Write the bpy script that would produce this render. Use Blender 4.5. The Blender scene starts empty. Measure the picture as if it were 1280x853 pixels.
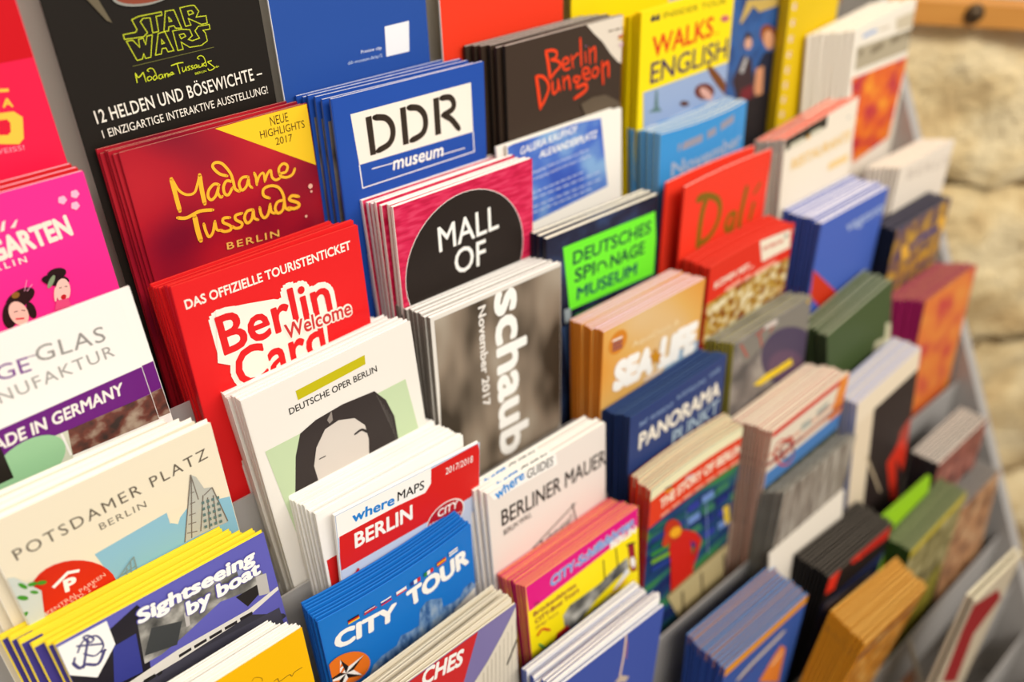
import bpy, bmesh, math, random
from mathutils import Vector, Matrix, noise

C = bpy.context.scene.collection
S = bpy.context.scene
MM = 0.001
LEAN = math.radians(10)          # the leaflets lean back by this much
ORIGIN = Vector((0, 0, 1.42))    # rack frame origin above the floor
U = Vector((1, 0, 0)); V = Vector((0, math.sin(LEAN), math.cos(LEAN))); W_ = Vector((0, -math.cos(LEAN), math.sin(LEAN)))
RACK = Matrix((U, V, W_)).transposed()
def RP(u, v, w):                 # rack millimetres -> world metres
    return ORIGIN + U * (u * MM) + V * (v * MM) + W_ * (w * MM)

# ---------------------------------------------------------------- camera
cam = bpy.data.cameras.new('camera'); cam_o = bpy.data.objects.new('camera', cam); C.objects.link(cam_o)
cam.sensor_width = 36.0; cam.lens = 36.0 * 1096.76 / 1280.0
cam.clip_start = 0.02
view = Vector((0.546898, -0.547155, -0.633659)); up = Vector((0.379743, 0.836665, -0.394699))
to_world = RACK
zc = -(to_world @ view).normalized(); yc = (to_world @ up).normalized(); xc = yc.cross(zc).normalized(); yc = zc.cross(xc)
m = Matrix((xc, yc, zc)).transposed().to_4x4(); m.translation = RP(-11.06, 90.76, 424.98)
cam_o.matrix_world = m
cam.dof.use_dof = True; cam.dof.focus_distance = 0.44; cam.dof.aperture_fstop = 3.1; cam.dof.aperture_blades = 8
S.camera = cam_o

# ---------------------------------------------------------------- light
world = bpy.data.worlds.new('world'); S.world = world; world.use_nodes = True
bg = world.node_tree.nodes['Background']; bg.inputs[0].default_value = (1.0, 0.93, 0.84, 1); bg.inputs[1].default_value = 0.44
def area(name, loc, target, size, power, color=(1, .95, .88)):
    l = bpy.data.lights.new(name, 'AREA'); l.energy = power; l.color = color; l.shape = 'RECTANGLE'; l.size, l.size_y = size
    o = bpy.data.objects.new(name, l); C.objects.link(o); o.location = loc
    o.rotation_euler = (Vector(target) - Vector(loc)).to_track_quat('-Z', 'Y').to_euler(); return o
area('ceiling_light', (0.1, -1.3, 2.9), (0.3, 0, 1.2), (1.6, 0.6), 40)
area('ceiling_light', (1.6, -1.5, 2.9), (0.5, 0, 1.2), (1.6, 0.6), 18)
S.view_settings.view_transform = 'Standard'; S.view_settings.look = 'None'; S.view_settings.exposure = -0.06; S.view_settings.gamma = 1.0
S.view_settings.use_curve_mapping = False

# ---------------------------------------------------------------- materials
def lin(c):
    return tuple(((x / 255) / 12.92 if x / 255 <= .04045 else (((x / 255) + .055) / 1.055) ** 2.4) for x in c) + (1,)
MATS = {}
def new_mat(name):
    m = bpy.data.materials.new(name); m.use_nodes = True; return m, m.node_tree, m.node_tree.nodes['Principled BSDF']
def paper(col, rough=.45, spec=.25):
    if isinstance(col, str): return picture(col)
    key = (tuple(col), rough)
    if key in MATS: return MATS[key]
    m, t, b = new_mat('printed_paper_%d_%d_%d' % tuple(col)); b.inputs['Base Color'].default_value = lin(col)
    b.inputs['Roughness'].default_value = rough; b.inputs['Specular IOR Level'].default_value = spec
    MATS[key] = m; return m
PICS = {  # colours, scale, stretch, detail
 'pic_madame': (((120, 12, 40), (176, 22, 40), (196, 34, 44)), 14, (1, 1, 1), 1),
 'pic_jewel': (((58, 46, 42), (110, 60, 50), (170, 150, 130)), 90, (1, 1, 1), 4),
 'pic_bridge': (((60, 60, 58), (120, 118, 112), (200, 196, 186)), 60, (1, 1, 1), 4),
 'pic_blue': (((62, 92, 175), (84, 120, 196), (130, 160, 214)), 45, (1, 1, 1), 2),
 'pic_galeria': (((52, 84, 178), (74, 112, 196), (130, 170, 214)), 32, (1, 1, 1), 2),
 'pic_reichstag': (((58, 98, 150), (112, 148, 190), (160, 180, 200)), 170, (1.6, .6, 1), 5),
 'pic_schaub': (((62, 52, 40), (142, 126, 108), (176, 164, 146)), 16, (1.6, .7, 1), 2),
 'pic_dark': (((18, 20, 40), (34, 38, 62), (50, 70, 110)), 30, (1, 1, 1), 3),
 'pic_sea': (((226, 142, 30), (226, 176, 96), (226, 200, 160)), 9, (1, 1, 1), 1),
 'pic_food': (((120, 40, 24), (190, 150, 50), (235, 225, 190)), 130, (1, 1, 1), 2),
 'pic_story': (((26, 40, 92), (30, 70, 110), (60, 130, 70)), 40, (.4, 2, 1), 2),
 'pic_grey': (((84, 80, 78), (124, 116, 110), (156, 148, 138)), 40, (1, 1, 1), 4),
 'pic_stripe': (((110, 98, 88), (150, 140, 128), (176, 168, 156)), 90, (2.4, .3, 1), 2),
 'pic_flower': (((186, 36, 60), (226, 96, 30), (238, 150, 40)), 45, (1, 1, 1), 3),
 'pic_gold': (((60, 52, 96), (140, 100, 60), (196, 150, 50)), 70, (1, 1, 1), 3),
 'pic_leaf': (((196, 60, 60), (222, 120, 50), (226, 140, 60)), 30, (1, 1, 1), 3),
 'pic_rose': (((60, 40, 38), (150, 84, 72), (176, 120, 104)), 60, (1, 1, 1), 4),
 'pic_sand': (((120, 84, 60), (180, 130, 90), (196, 160, 120)), 50, (1, 1, 1), 3),
 'pic_olive': (((90, 84, 40), (150, 140, 90), (190, 180, 130)), 60, (1, 1, 1), 3),
 'pic_forest': (((30, 48, 26), (50, 84, 36), (90, 130, 50)), 60, (1, 1, 1), 3),
 'pic_orange': (((150, 90, 20), (206, 130, 24), (220, 170, 90)), 60, (1, 1, 1), 3),
 'pic_brick': (((196, 22, 66), (214, 34, 80), (224, 60, 98)), 260, (.35, 1.6, 1), 1),
 'pic_harry': (((36, 66, 120), (50, 96, 160), (60, 80, 120)), 30, (1, 1, 1), 3),
}
def picture(name):
    if name in MATS: return MATS[name]
    cols, sc, st, det = PICS[name]
    m, t, b = new_mat('printed_' + name[4:] + '_picture'); N = t.nodes; Lk = t.links
    tc = N.new('ShaderNodeTexCoord'); mp = N.new('ShaderNodeMapping'); mp.inputs['Scale'].default_value = st
    nz = N.new('ShaderNodeTexNoise'); nz.inputs['Scale'].default_value = sc; nz.inputs['Detail'].default_value = det
    rp = N.new('ShaderNodeValToRGB'); e = rp.color_ramp.elements
    e[0].position = .36; e[0].color = lin(cols[0]); e[1].position = .66; e[1].color = lin(cols[2]); k = e.new(.5); k.color = lin(cols[1])
    Lk.new(tc.outputs['Object'], mp.inputs['Vector']); Lk.new(mp.outputs[0], nz.inputs['Vector']); Lk.new(nz.outputs['Fac'], rp.inputs['Fac']); Lk.new(rp.outputs[0], b.inputs['Base Color'])
    b.inputs['Roughness'].default_value = .4; b.inputs['Specular IOR Level'].default_value = .35
    MATS[name] = m; return m
def metal(name, col, rough):
    m, t, b = new_mat(name); N = t.nodes; Lk = t.links
    b.inputs['Base Color'].default_value = lin(col); b.inputs['Roughness'].default_value = rough; b.inputs['Metallic'].default_value = .25
    nz = N.new('ShaderNodeTexNoise'); nz.inputs['Scale'].default_value = 900; bp = N.new('ShaderNodeBump'); bp.inputs['Strength'].default_value = .06; bp.inputs['Distance'].default_value = .0006
    Lk.new(nz.outputs['Fac'], bp.inputs['Height']); Lk.new(bp.outputs[0], b.inputs['Normal']); return m
M_RACK = metal('grey_powder_coated_steel', (178, 174, 170), .5)
M_BACK = metal('pale_grey_back_panel', (214, 206, 192), .6)

# ---------------------------------------------------------------- helpers
def link(name, me, mats, parent=None, kind=None):
    for k in mats: me.materials.append(k)
    o = bpy.data.objects.new(name, me); C.objects.link(o)
    if parent: o.parent = parent
    if kind: o['kind'] = kind
    return o
def tag(o, label, cat, group=None):
    o['label'] = label; o['category'] = cat
    if group: o['group'] = group
    return o
def mesh_from(name, verts, faces, mi=None):
    me = bpy.data.meshes.new(name); me.from_pydata(verts, [], faces)
    if mi: me.polygons.foreach_set('material_index', mi)
    me.update(); return me
def slab(verts, faces, prof, a, b, f):      # extrude a closed 2D outline between a and b; f maps (p, q, t) to a point
    n = len(prof); i0 = len(verts)
    for t in (a, b):
        for p in prof: verts.append(f(p[0], p[1], t))
    faces.append([i0 + i for i in range(n)]); faces.append([i0 + n + i for i in reversed(range(n))])
    for i in range(n): j = (i + 1) % n; faces.append([i0 + j, i0 + i, i0 + n + i, i0 + n + j])
def fix_normals(me):
    b = bmesh.new(); b.from_mesh(me); bmesh.ops.recalc_face_normals(b, faces=b.faces); b.to_mesh(me); b.free()

# ---------------------------------------------------------------- flat print
class Art:
    """2D print in millimetres, origin top left, y down; collected per part and colour."""
    def __init__(s): s.parts = {}; s.z = 0
    def add(s, kind, col, verts, faces, inc=1):
        s.z += inc
        s.parts.setdefault(kind, []).append((col, verts, faces, s.z))
_tc = {}
def text_mesh(body, bold, shear, sp):
    key = (body, bold, shear, sp)
    if key in _tc: return _tc[key]
    def mk(off, txt):
        cu = bpy.data.curves.new('t', 'FONT'); cu.body = txt; cu.size = 1; cu.offset = off; cu.shear = shear; cu.space_character = sp; cu.resolution_u = 3
        o = bpy.data.objects.new('t', cu); C.objects.link(o); dg = bpy.context.evaluated_depsgraph_get(); dg.update(); me = o.evaluated_get(dg).to_mesh()
        vs = [(v.co.x, v.co.y) for v in me.vertices]; fs = [list(p.vertices) for p in me.polygons]
        o.evaluated_get(dg).to_mesh_clear(); bpy.data.objects.remove(o); bpy.data.curves.remove(cu); return vs, fs
    v0, _ = mk(0, body); vs, fs = mk(bold, body) if bold else (v0, _)
    x0 = min(p[0] for p in v0); x1 = max(p[0] for p in v0)
    _tc[key] = (vs, fs, x0, x1); return _tc[key]
CAP = None
def put_text(art, kind, col, body, A, B, h, bold, shear, sp):
    global CAP
    if CAP is None:
        v = text_mesh('H', 0, 0, 1)[0]; CAP = max(p[1] for p in v)
    vs, fs, x0, x1 = text_mesh(body, 0, shear, sp)
    dx, dy = B[0] - A[0], B[1] - A[1]; Ln = math.hypot(dx, dy); ex, ey = dx / Ln, dy / Ln; nx, ny = ey, -ex
    c = min(bold, .04); sx = Ln / (x1 - x0 + 2 * c); sy = h / (CAP + 2 * c)
    shifts = [(0, 0)]          # weight: the glyph outlines printed again, shifted around a small circle
    if bold:
        rings = [bold] if bold < .07 else [bold * .5, bold]
        for r in rings:
            n = 8 if r < .06 else 14
            shifts += [(r * math.cos(2 * math.pi * (q + .5) / n), r * math.sin(2 * math.pi * (q + .5) / n)) for q in range(n)]
    for sxx, syy in reversed(shifts):
        V_ = [(A[0] + ex * (x - x0 + c + sxx) * sx + nx * (y + c + syy) * sy, A[1] + ey * (x - x0 + c + sxx) * sx + ny * (y + c + syy) * sy) for x, y in vs]
        art.add(kind, col, V_, fs, .25)
    art.z += 1
def smooth_pts(p, n=5):
    if len(p) < 3: return p
    q = [p[0]] + list(p) + [p[-1]]; out = []
    for i in range(1, len(q) - 2):
        a, b, c, d = q[i - 1], q[i], q[i + 1], q[i + 2]
        for k in range(n):
            t = k / n
            out.append(tuple(.5 * (2 * b[j] + (c[j] - a[j]) * t + (2 * a[j] - 5 * b[j] + 4 * c[j] - d[j]) * t * t + (3 * b[j] - a[j] - 3 * c[j] + d[j]) * t ** 3) for j in (0, 1)))
    out.append(tuple(p[-1])); return out
def put_stroke(art, kind, col, pts, w, sm):
    p = smooth_pts(pts) if sm else [tuple(a) for a in pts]
    vs = []; fs = []; n = len(p)
    for i in range(n):
        a = p[max(i - 1, 0)]; b = p[min(i + 1, n - 1)]
        if sm == 0 and 0 < i < n - 1 or (sm == 0 and p[0] == p[-1] and n > 2):
            a = p[i - 1] if i > 0 else p[-2]; b = p[i + 1] if i < n - 1 else p[1]; c = p[i]
            d1 = Vector((c[0] - a[0], c[1] - a[1])).normalized(); d2 = Vector((b[0] - c[0], b[1] - c[1])).normalized()
            d = (d1 + d2); d = d.normalized() if d.length > 1e-6 else d1; k = 1 / max(.45, d.dot(d1))
        else:
            d = Vector((b[0] - a[0], b[1] - a[1])); d = d.normalized() if d.length > 1e-9 else Vector((1, 0)); k = 1
        if sm and (i == 0 or i == n - 1): k = .75
        nx, ny = -d.y * w / 2 * k, d.x * w / 2 * k
        vs += [(p[i][0] + nx, p[i][1] + ny), (p[i][0] - nx, p[i][1] - ny)]
        if i: fs.append([2 * i - 2, 2 * i - 1, 2 * i + 1, 2 * i])
    if sm and w > 1.2:      # round the two ends
        for q in (p[0], p[-1]):
            i0 = len(vs); vs += [(q[0] + w * .4 * math.cos(a * .785), q[1] + w * .4 * math.sin(a * .785)) for a in range(8)]; fs.append(list(range(i0, i0 + 8)))
    art.add(kind, col, vs, fs)
def build_art(items, shared):
    art = Art()
    for it in items:
        t = it[0]
        if t == 'T':
            if shared: art.z += 1; continue
            _, kind, col, body, A, B, h, bold, shear, sp = it; put_text(art, kind, col, body, A, B, h, bold, shear, sp)
        elif t == 'S':
            if shared: art.z += 1; continue
            _, kind, col, pts, w, sm = it; put_stroke(art, kind, col, pts, w, sm)
        elif t == 'P':
            _, kind, col, pts, sh = it
            if shared != bool(sh): art.z += 1; continue
            art.add(kind, col, pts, [list(range(len(pts)))])
        elif t == 'C':
            _, kind, col, c, r, sh = it
            if shared != bool(sh): art.z += 1; continue
            n = 48 if r > 5 else 12
            art.add(kind, col, [(c[0] + r * math.cos(i * 2 * math.pi / n), c[1] + r * math.sin(i * 2 * math.pi / n)) for i in range(n)], [list(range(n))])
    return art
PARTNAME = {'lettering': 'lettering', 'picture': 'picture_print', 'label_panel': 'colour_panel'}
def art_objects(art, Wd, H, bend, parent):
    made = []
    for kind, layers in art.parts.items():
        bmT = bmesh.new(); mats = []
        for col, vs, fs, z in layers:
            mt = paper(col)
            if mt not in mats: mats.append(mt)
            mi = mats.index(mt)
            b = bmesh.new(); bv = [b.verts.new((x, H - y, 0)) for x, y in vs]
            for f in fs:
                try: b.faces.new([bv[i] for i in f])
                except ValueError: pass
            bmesh.ops.triangulate(b, faces=[f for f in b.faces if len(f.verts) > 4])
            cuts = [((.3, 0, 0), (-1, 0, 0), 1), ((Wd - .3, 0, 0), (1, 0, 0), 1), ((0, H - .3, 0), (0, 1, 0), 1), ((0, .3, 0), (0, -1, 0), 1)]
            xs = [v.co.x for v in b.verts]
            if bend.active and xs:
                k = math.ceil(min(xs) / bend.step)
                while k * bend.step < max(xs):
                    if 0 < k * bend.step < Wd: cuts.append(((k * bend.step, 0, 0), (1, 0, 0), 0))
                    k += 1
                if max(v.co.y for v in b.verts) - min(v.co.y for v in b.verts) > 12:
                    for yy in bend.ys(H): cuts.append(((0, yy, 0), (0, 1, 0), 0))
            for co, no, cl in cuts:
                g = b.verts[:] + b.edges[:] + b.faces[:]
                if g: bmesh.ops.bisect_plane(b, geom=g, plane_co=co, plane_no=no, clear_outer=bool(cl), dist=1e-5)
            i0 = {}
            for v in b.verts:
                x, y = v.co.x, v.co.y
                i0[v] = bmT.verts.new(((x - Wd / 2) * MM, y * MM, (bend(x / Wd, y / H) + .06 + .022 * z) * MM))
            for f in b.faces:
                if f.calc_area() < 1e-6: continue
                f2 = bmT.faces.new([i0[v] for v in f.verts]); f2.material_index = mi
                f2.normal_update()
                if f2.normal.z < 0: f2.normal_flip()
            b.free()
        if len(bmT.faces):
            me = bpy.data.meshes.new(PARTNAME[kind]); bmT.to_mesh(me); me.update(); made.append(link(PARTNAME[kind], me, mats, parent))
        bmT.free()
    return made
class Bend:
    def __init__(s, bow=0, skew=0, wave=0, seed=0): s.bow, s.skew, s.wave = bow, skew, wave; s.active = bool(bow or skew or wave); s.step = 12.5; s.ph = seed
    def ys(s, H): return [H * k / 6 for k in range(1, 6)]
    def __call__(s, x, y):       # x, y in 0..1; millimetres out of the sheet
        f = y ** 1.6
        # piecewise linear over the same grid as the sheets
        def g(x): return s.bow * (4 * x * (1 - x)) + s.skew * x * x + s.wave * math.sin(2 * math.pi * x + s.ph)
        k = min(int(x * 8), 7) if x > 0 else 0; a, b = k / 8, (k + 1) / 8; t = (x - a) * 8
        j = min(int(y * 6), 5) if y > 0 else 0; c, d = j / 6, (j + 1) / 6; r = (y - c) * 6
        fy = c ** 1.6 * (1 - r) + d ** 1.6 * r
        return (g(a) * (1 - t) + g(b) * t) * fy
def sheet(verts, faces, mi, m, x0, x1, y0, y1, z0f, z1f, bend, Wd, H, nx=8, ny=6):
    """a bent sheet between two depths (functions of y fraction)"""
    i0 = len(verts)
    for side in (0, 1):
        for j in range(ny + 1):
            for i in range(nx + 1):
                fx = i / nx; fy = j / ny; x = x0 + (x1 - x0) * fx; y = y0 + (y1 - y0) * fy
                z = bend(fx, fy) + (z0f(fy) if side == 0 else z1f(fy))
                verts.append(((x - Wd / 2) * MM, y * MM, z * MM))
    n = (nx + 1) * (ny + 1)
    def q(s, i, j): return i0 + s * n + j * (nx + 1) + i
    for j in range(ny):
        for i in range(nx):
            faces.append([q(0, i, j), q(0, i + 1, j), q(0, i + 1, j + 1), q(0, i, j + 1)]); mi.append(m)
            faces.append([q(1, i, j), q(1, i, j + 1), q(1, i + 1, j + 1), q(1, i + 1, j)]); mi.append(m)
    for i in range(nx):
        faces.append([q(0, i, 0), q(1, i, 0), q(1, i + 1, 0), q(0, i + 1, 0)]); mi.append(m)
        faces.append([q(0, i, ny), q(0, i + 1, ny), q(1, i + 1, ny), q(1, i, ny)]); mi.append(m)
    for j in range(ny):
        faces.append([q(0, 0, j), q(0, 0, j + 1), q(1, 0, j + 1), q(1, 0, j)]); mi.append(m)
        faces.append([q(0, nx, j), q(1, nx, j), q(1, nx, j + 1), q(0, nx, j + 1)]); mi.append(m)

FRONT = {'madame': {'u': 108.15, 'v': -53.679, 'w': 13.123, 'W': 99.287, 'roll': -0.0, 'c': 1, 'k': 1}, 'welcome': {'u': 101.831, 'v': -105.277, 'w': 55.693, 'W': 101.201, 'roll': -0.025, 'c': 1, 'k': 2}, 'oper': {'u': 110.456, 'v': -159.131, 'w': 85.211, 'W': 99.831, 'roll': 0.022, 'c': 1, 'k': 3}, 'maps': {'u': 130.925, 'v': -223.273, 'w': 119.784, 'W': 95.16, 'roll': -0.065, 'c': 1, 'k': 4}, 'citytour': {'u': 104.392, 'v': -269.004, 'w': 134.455, 'W': 100.096, 'roll': 0.006, 'c': 1, 'k': 5}, 'sight': {'u': -1.091, 'v': -220.107, 'w': 107.233, 'W': 99.163, 'roll': -0.009, 'c': 0, 'k': 4}, 'ddr': {'u': 212.792, 'v': -49.319, 'w': 29.321, 'W': 102.27, 'roll': -0.014, 'c': 2, 'k': 1}, 'mall': {'u': 221.861, 'v': -101.682, 'w': 62.612, 'W': 99.74, 'roll': -0.006, 'c': 2, 'k': 2}, 'schaub': {'u': 221.62, 'v': -159.188, 'w': 87.806, 'W': 99.442, 'roll': -0.024, 'c': 2, 'k': 3}, 'mauer': {'u': 221.399, 'v': -259.445, 'w': 129.945, 'W': 98.975, 'roll': -0.015, 'c': 2, 'k': 5}, 'schiff': {'u': 221.673, 'v': -312.273, 'w': 160.772, 'W': 98.985, 'roll': -0.003, 'c': 2, 'k': 6}, 'dungeon': {'u': 328.98, 'v': -44.297, 'w': 32.97, 'W': 100.749, 'roll': 0.006, 'c': 3, 'k': 1}, 'galeria': {'u': 322.673, 'v': -101.164, 'w': 39.078, 'W': 102.254, 'roll': -0.007, 'c': 3, 'k': 2}, 'spion': {'u': 319.426, 'v': -149.494, 'w': 77.155, 'W': 104.39, 'roll': -0.024, 'c': 3, 'k': 3}, 'sealife': {'u': 329.601, 'v': -202.503, 'w': 117.327, 'W': 100.477, 'roll': -0.007, 'c': 3, 'k': 4}, 'panorama': {'u': 330.918, 'v': -256.362, 'w': 141.595, 'W': 99.59, 'roll': 0.022, 'c': 3, 'k': 5}, 'story': {'u': 329.396, 'v': -303.149, 'w': 163.49, 'W': 99.844, 'roll': -0.013, 'c': 3, 'k': 6}, 'walks': {'u': 441.728, 'v': -43.831, 'w': 38.196, 'W': 99.327, 'roll': 0.021, 'c': 4, 'k': 1}, 'november': {'u': 442.876, 'v': -119.892, 'w': 59.791, 'W': 97.431, 'roll': 0.009, 'c': 4, 'k': 2}, 'dali': {'u': 438.846, 'v': -149.002, 'w': 86.93, 'W': 100.778, 'roll': -0.0, 'c': 4, 'k': 3}, 'komm': {'u': 438.286, 'v': -199.753, 'w': 114.862, 'W': 101.209, 'roll': 0.001, 'c': 4, 'k': 4}, 'greypurp': {'u': 442.289, 'v': -252.922, 'w': 138.697, 'W': 98.45, 'roll': -0.001, 'c': 4, 'k': 5}, 'bikes': {'u': 440.231, 'v': -306.093, 'w': 180.791, 'W': 100.301, 'roll': 0.033, 'c': 4, 'k': 6}, 'gstripe': {'u': 442.199, 'v': -354.746, 'w': 196.793, 'W': 98.831, 'roll': -0.005, 'c': 4, 'k': 7}, 'garten': {'u': -10.0, 'v': -55.0, 'w': 20.0, 'W': 99.0, 'roll': 0.0, 'k': 1, 'c': 0}, 'glas': {'u': -20.0, 'v': -101.0, 'w': 54.0, 'W': 99.0, 'roll': 0.02, 'k': 2, 'c': 0}, 'pots': {'u': -6.0, 'v': -163.0, 'w': 85.0, 'W': 100.0, 'roll': 0.0, 'k': 3, 'c': 0}, 'yellow': {'u': -6.0, 'v': -256.0, 'w': 142.0, 'W': 99.0, 'roll': 0.0, 'k': 5, 'c': 0}, 'ches': {'u': 107.0, 'v': -306.0, 'w': 170.0, 'W': 99.0, 'roll': 0.0, 'k': 6, 'c': 0}, 'blue27': {'u': 206.0, 'v': -356.0, 'w': 200.0, 'W': 100.0, 'roll': -0.06, 'k': 7, 'c': 0}, 'resta': {'u': 554.0, 'v': -146.0, 'w': 88.0, 'W': 100.0, 'roll': 0.1, 'k': 3, 'c': 0}, 'vag': {'u': 565.0, 'v': -206.0, 'w': 123.0, 'W': 100.0, 'roll': 0.0, 'k': 4, 'c': 0}, 'whitebook': {'u': 684.0, 'v': -96.0, 'w': 58.0, 'W': 99.0, 'roll': 0.1, 'k': 2, 'c': 0}, 'berlinbox': {'u': 695.0, 'v': -201.0, 'w': 116.0, 'W': 98.0, 'roll': 0.0, 'k': 4, 'c': 0}, 'gold': {'u': 668.0, 'v': -243.0, 'w': 137.0, 'W': 97.0, 'roll': 0.0, 'k': 5, 'c': 0}, 'magenta': {'u': 691.0, 'v': -309.0, 'w': 166.0, 'W': 99.0, 'roll': 0.0, 'k': 6, 'c': 0}, 'green': {'u': 551.0, 'v': -288.0, 'w': 152.0, 'W': 99.0, 'roll': 0.12, 'k': 6, 'c': 0}, 'operab': {'u': 546.0, 'v': -332.0, 'w': 190.0, 'W': 99.0, 'roll': 0.08, 'k': 7, 'c': 0}, 'bwstack': {'u': 660.0, 'v': -440.0, 'w': 226.0, 'W': 98.0, 'roll': 0.0, 'k': 8, 'c': 0}, 'grey2': {'u': 671.0, 'v': -498.0, 'w': 248.0, 'W': 99.0, 'roll': 0.0, 'k': 9, 'c': 0}, 'greenst': {'u': 571.0, 'v': -465.0, 'w': 252.0, 'W': 99.0, 'roll': 0.05, 'k': 9, 'c': 0}, 'blackred': {'u': 466.0, 'v': -432.0, 'w': 234.0, 'W': 102.0, 'roll': -0.1, 'k': 8, 'c': 0}, 'blueor': {'u': 338.0, 'v': -425.0, 'w': 232.0, 'W': 102.0, 'roll': -0.05, 'k': 8, 'c': 0}, 'orangest': {'u': 448.0, 'v': -452.0, 'w': 278.0, 'W': 112.0, 'roll': -0.22, 'k': 9, 'c': 0}, 'redbook': {'u': 556.0, 'v': -462.0, 'w': 312.0, 'W': 104.0, 'roll': -0.2, 'k': 11, 'c': 0}, 'starwars': {'u': 98.0, 'v': 60.0, 'w': 0.0, 'W': 99.0, 'roll': 0.0, 'k': 1, 'c': 0}, 'blueposter': {'u': 201.0, 'v': 60.0, 'w': 2.0, 'W': 96.0, 'roll': 0.0, 'k': 1, 'c': 0}, 'orangeposter': {'u': 304.0, 'v': 60.0, 'w': 6.0, 'W': 98.0, 'roll': 0.0, 'k': 1, 'c': 0}, 'aba': {'u': -11.0, 'v': 60.0, 'w': 2.0, 'W': 99.0, 'roll': 0.0, 'k': 1, 'c': 0}, 'yelposter': {'u': 410.0, 'v': 60.0, 'w': 6.0, 'W': 98.0, 'roll': 0.0, 'k': 1, 'c': 0}, 'harry': {'u': 542.0, 'v': -40.0, 'w': 22.0, 'W': 99.0, 'roll': 0.0, 'k': 1, 'c': 0}}

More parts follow.
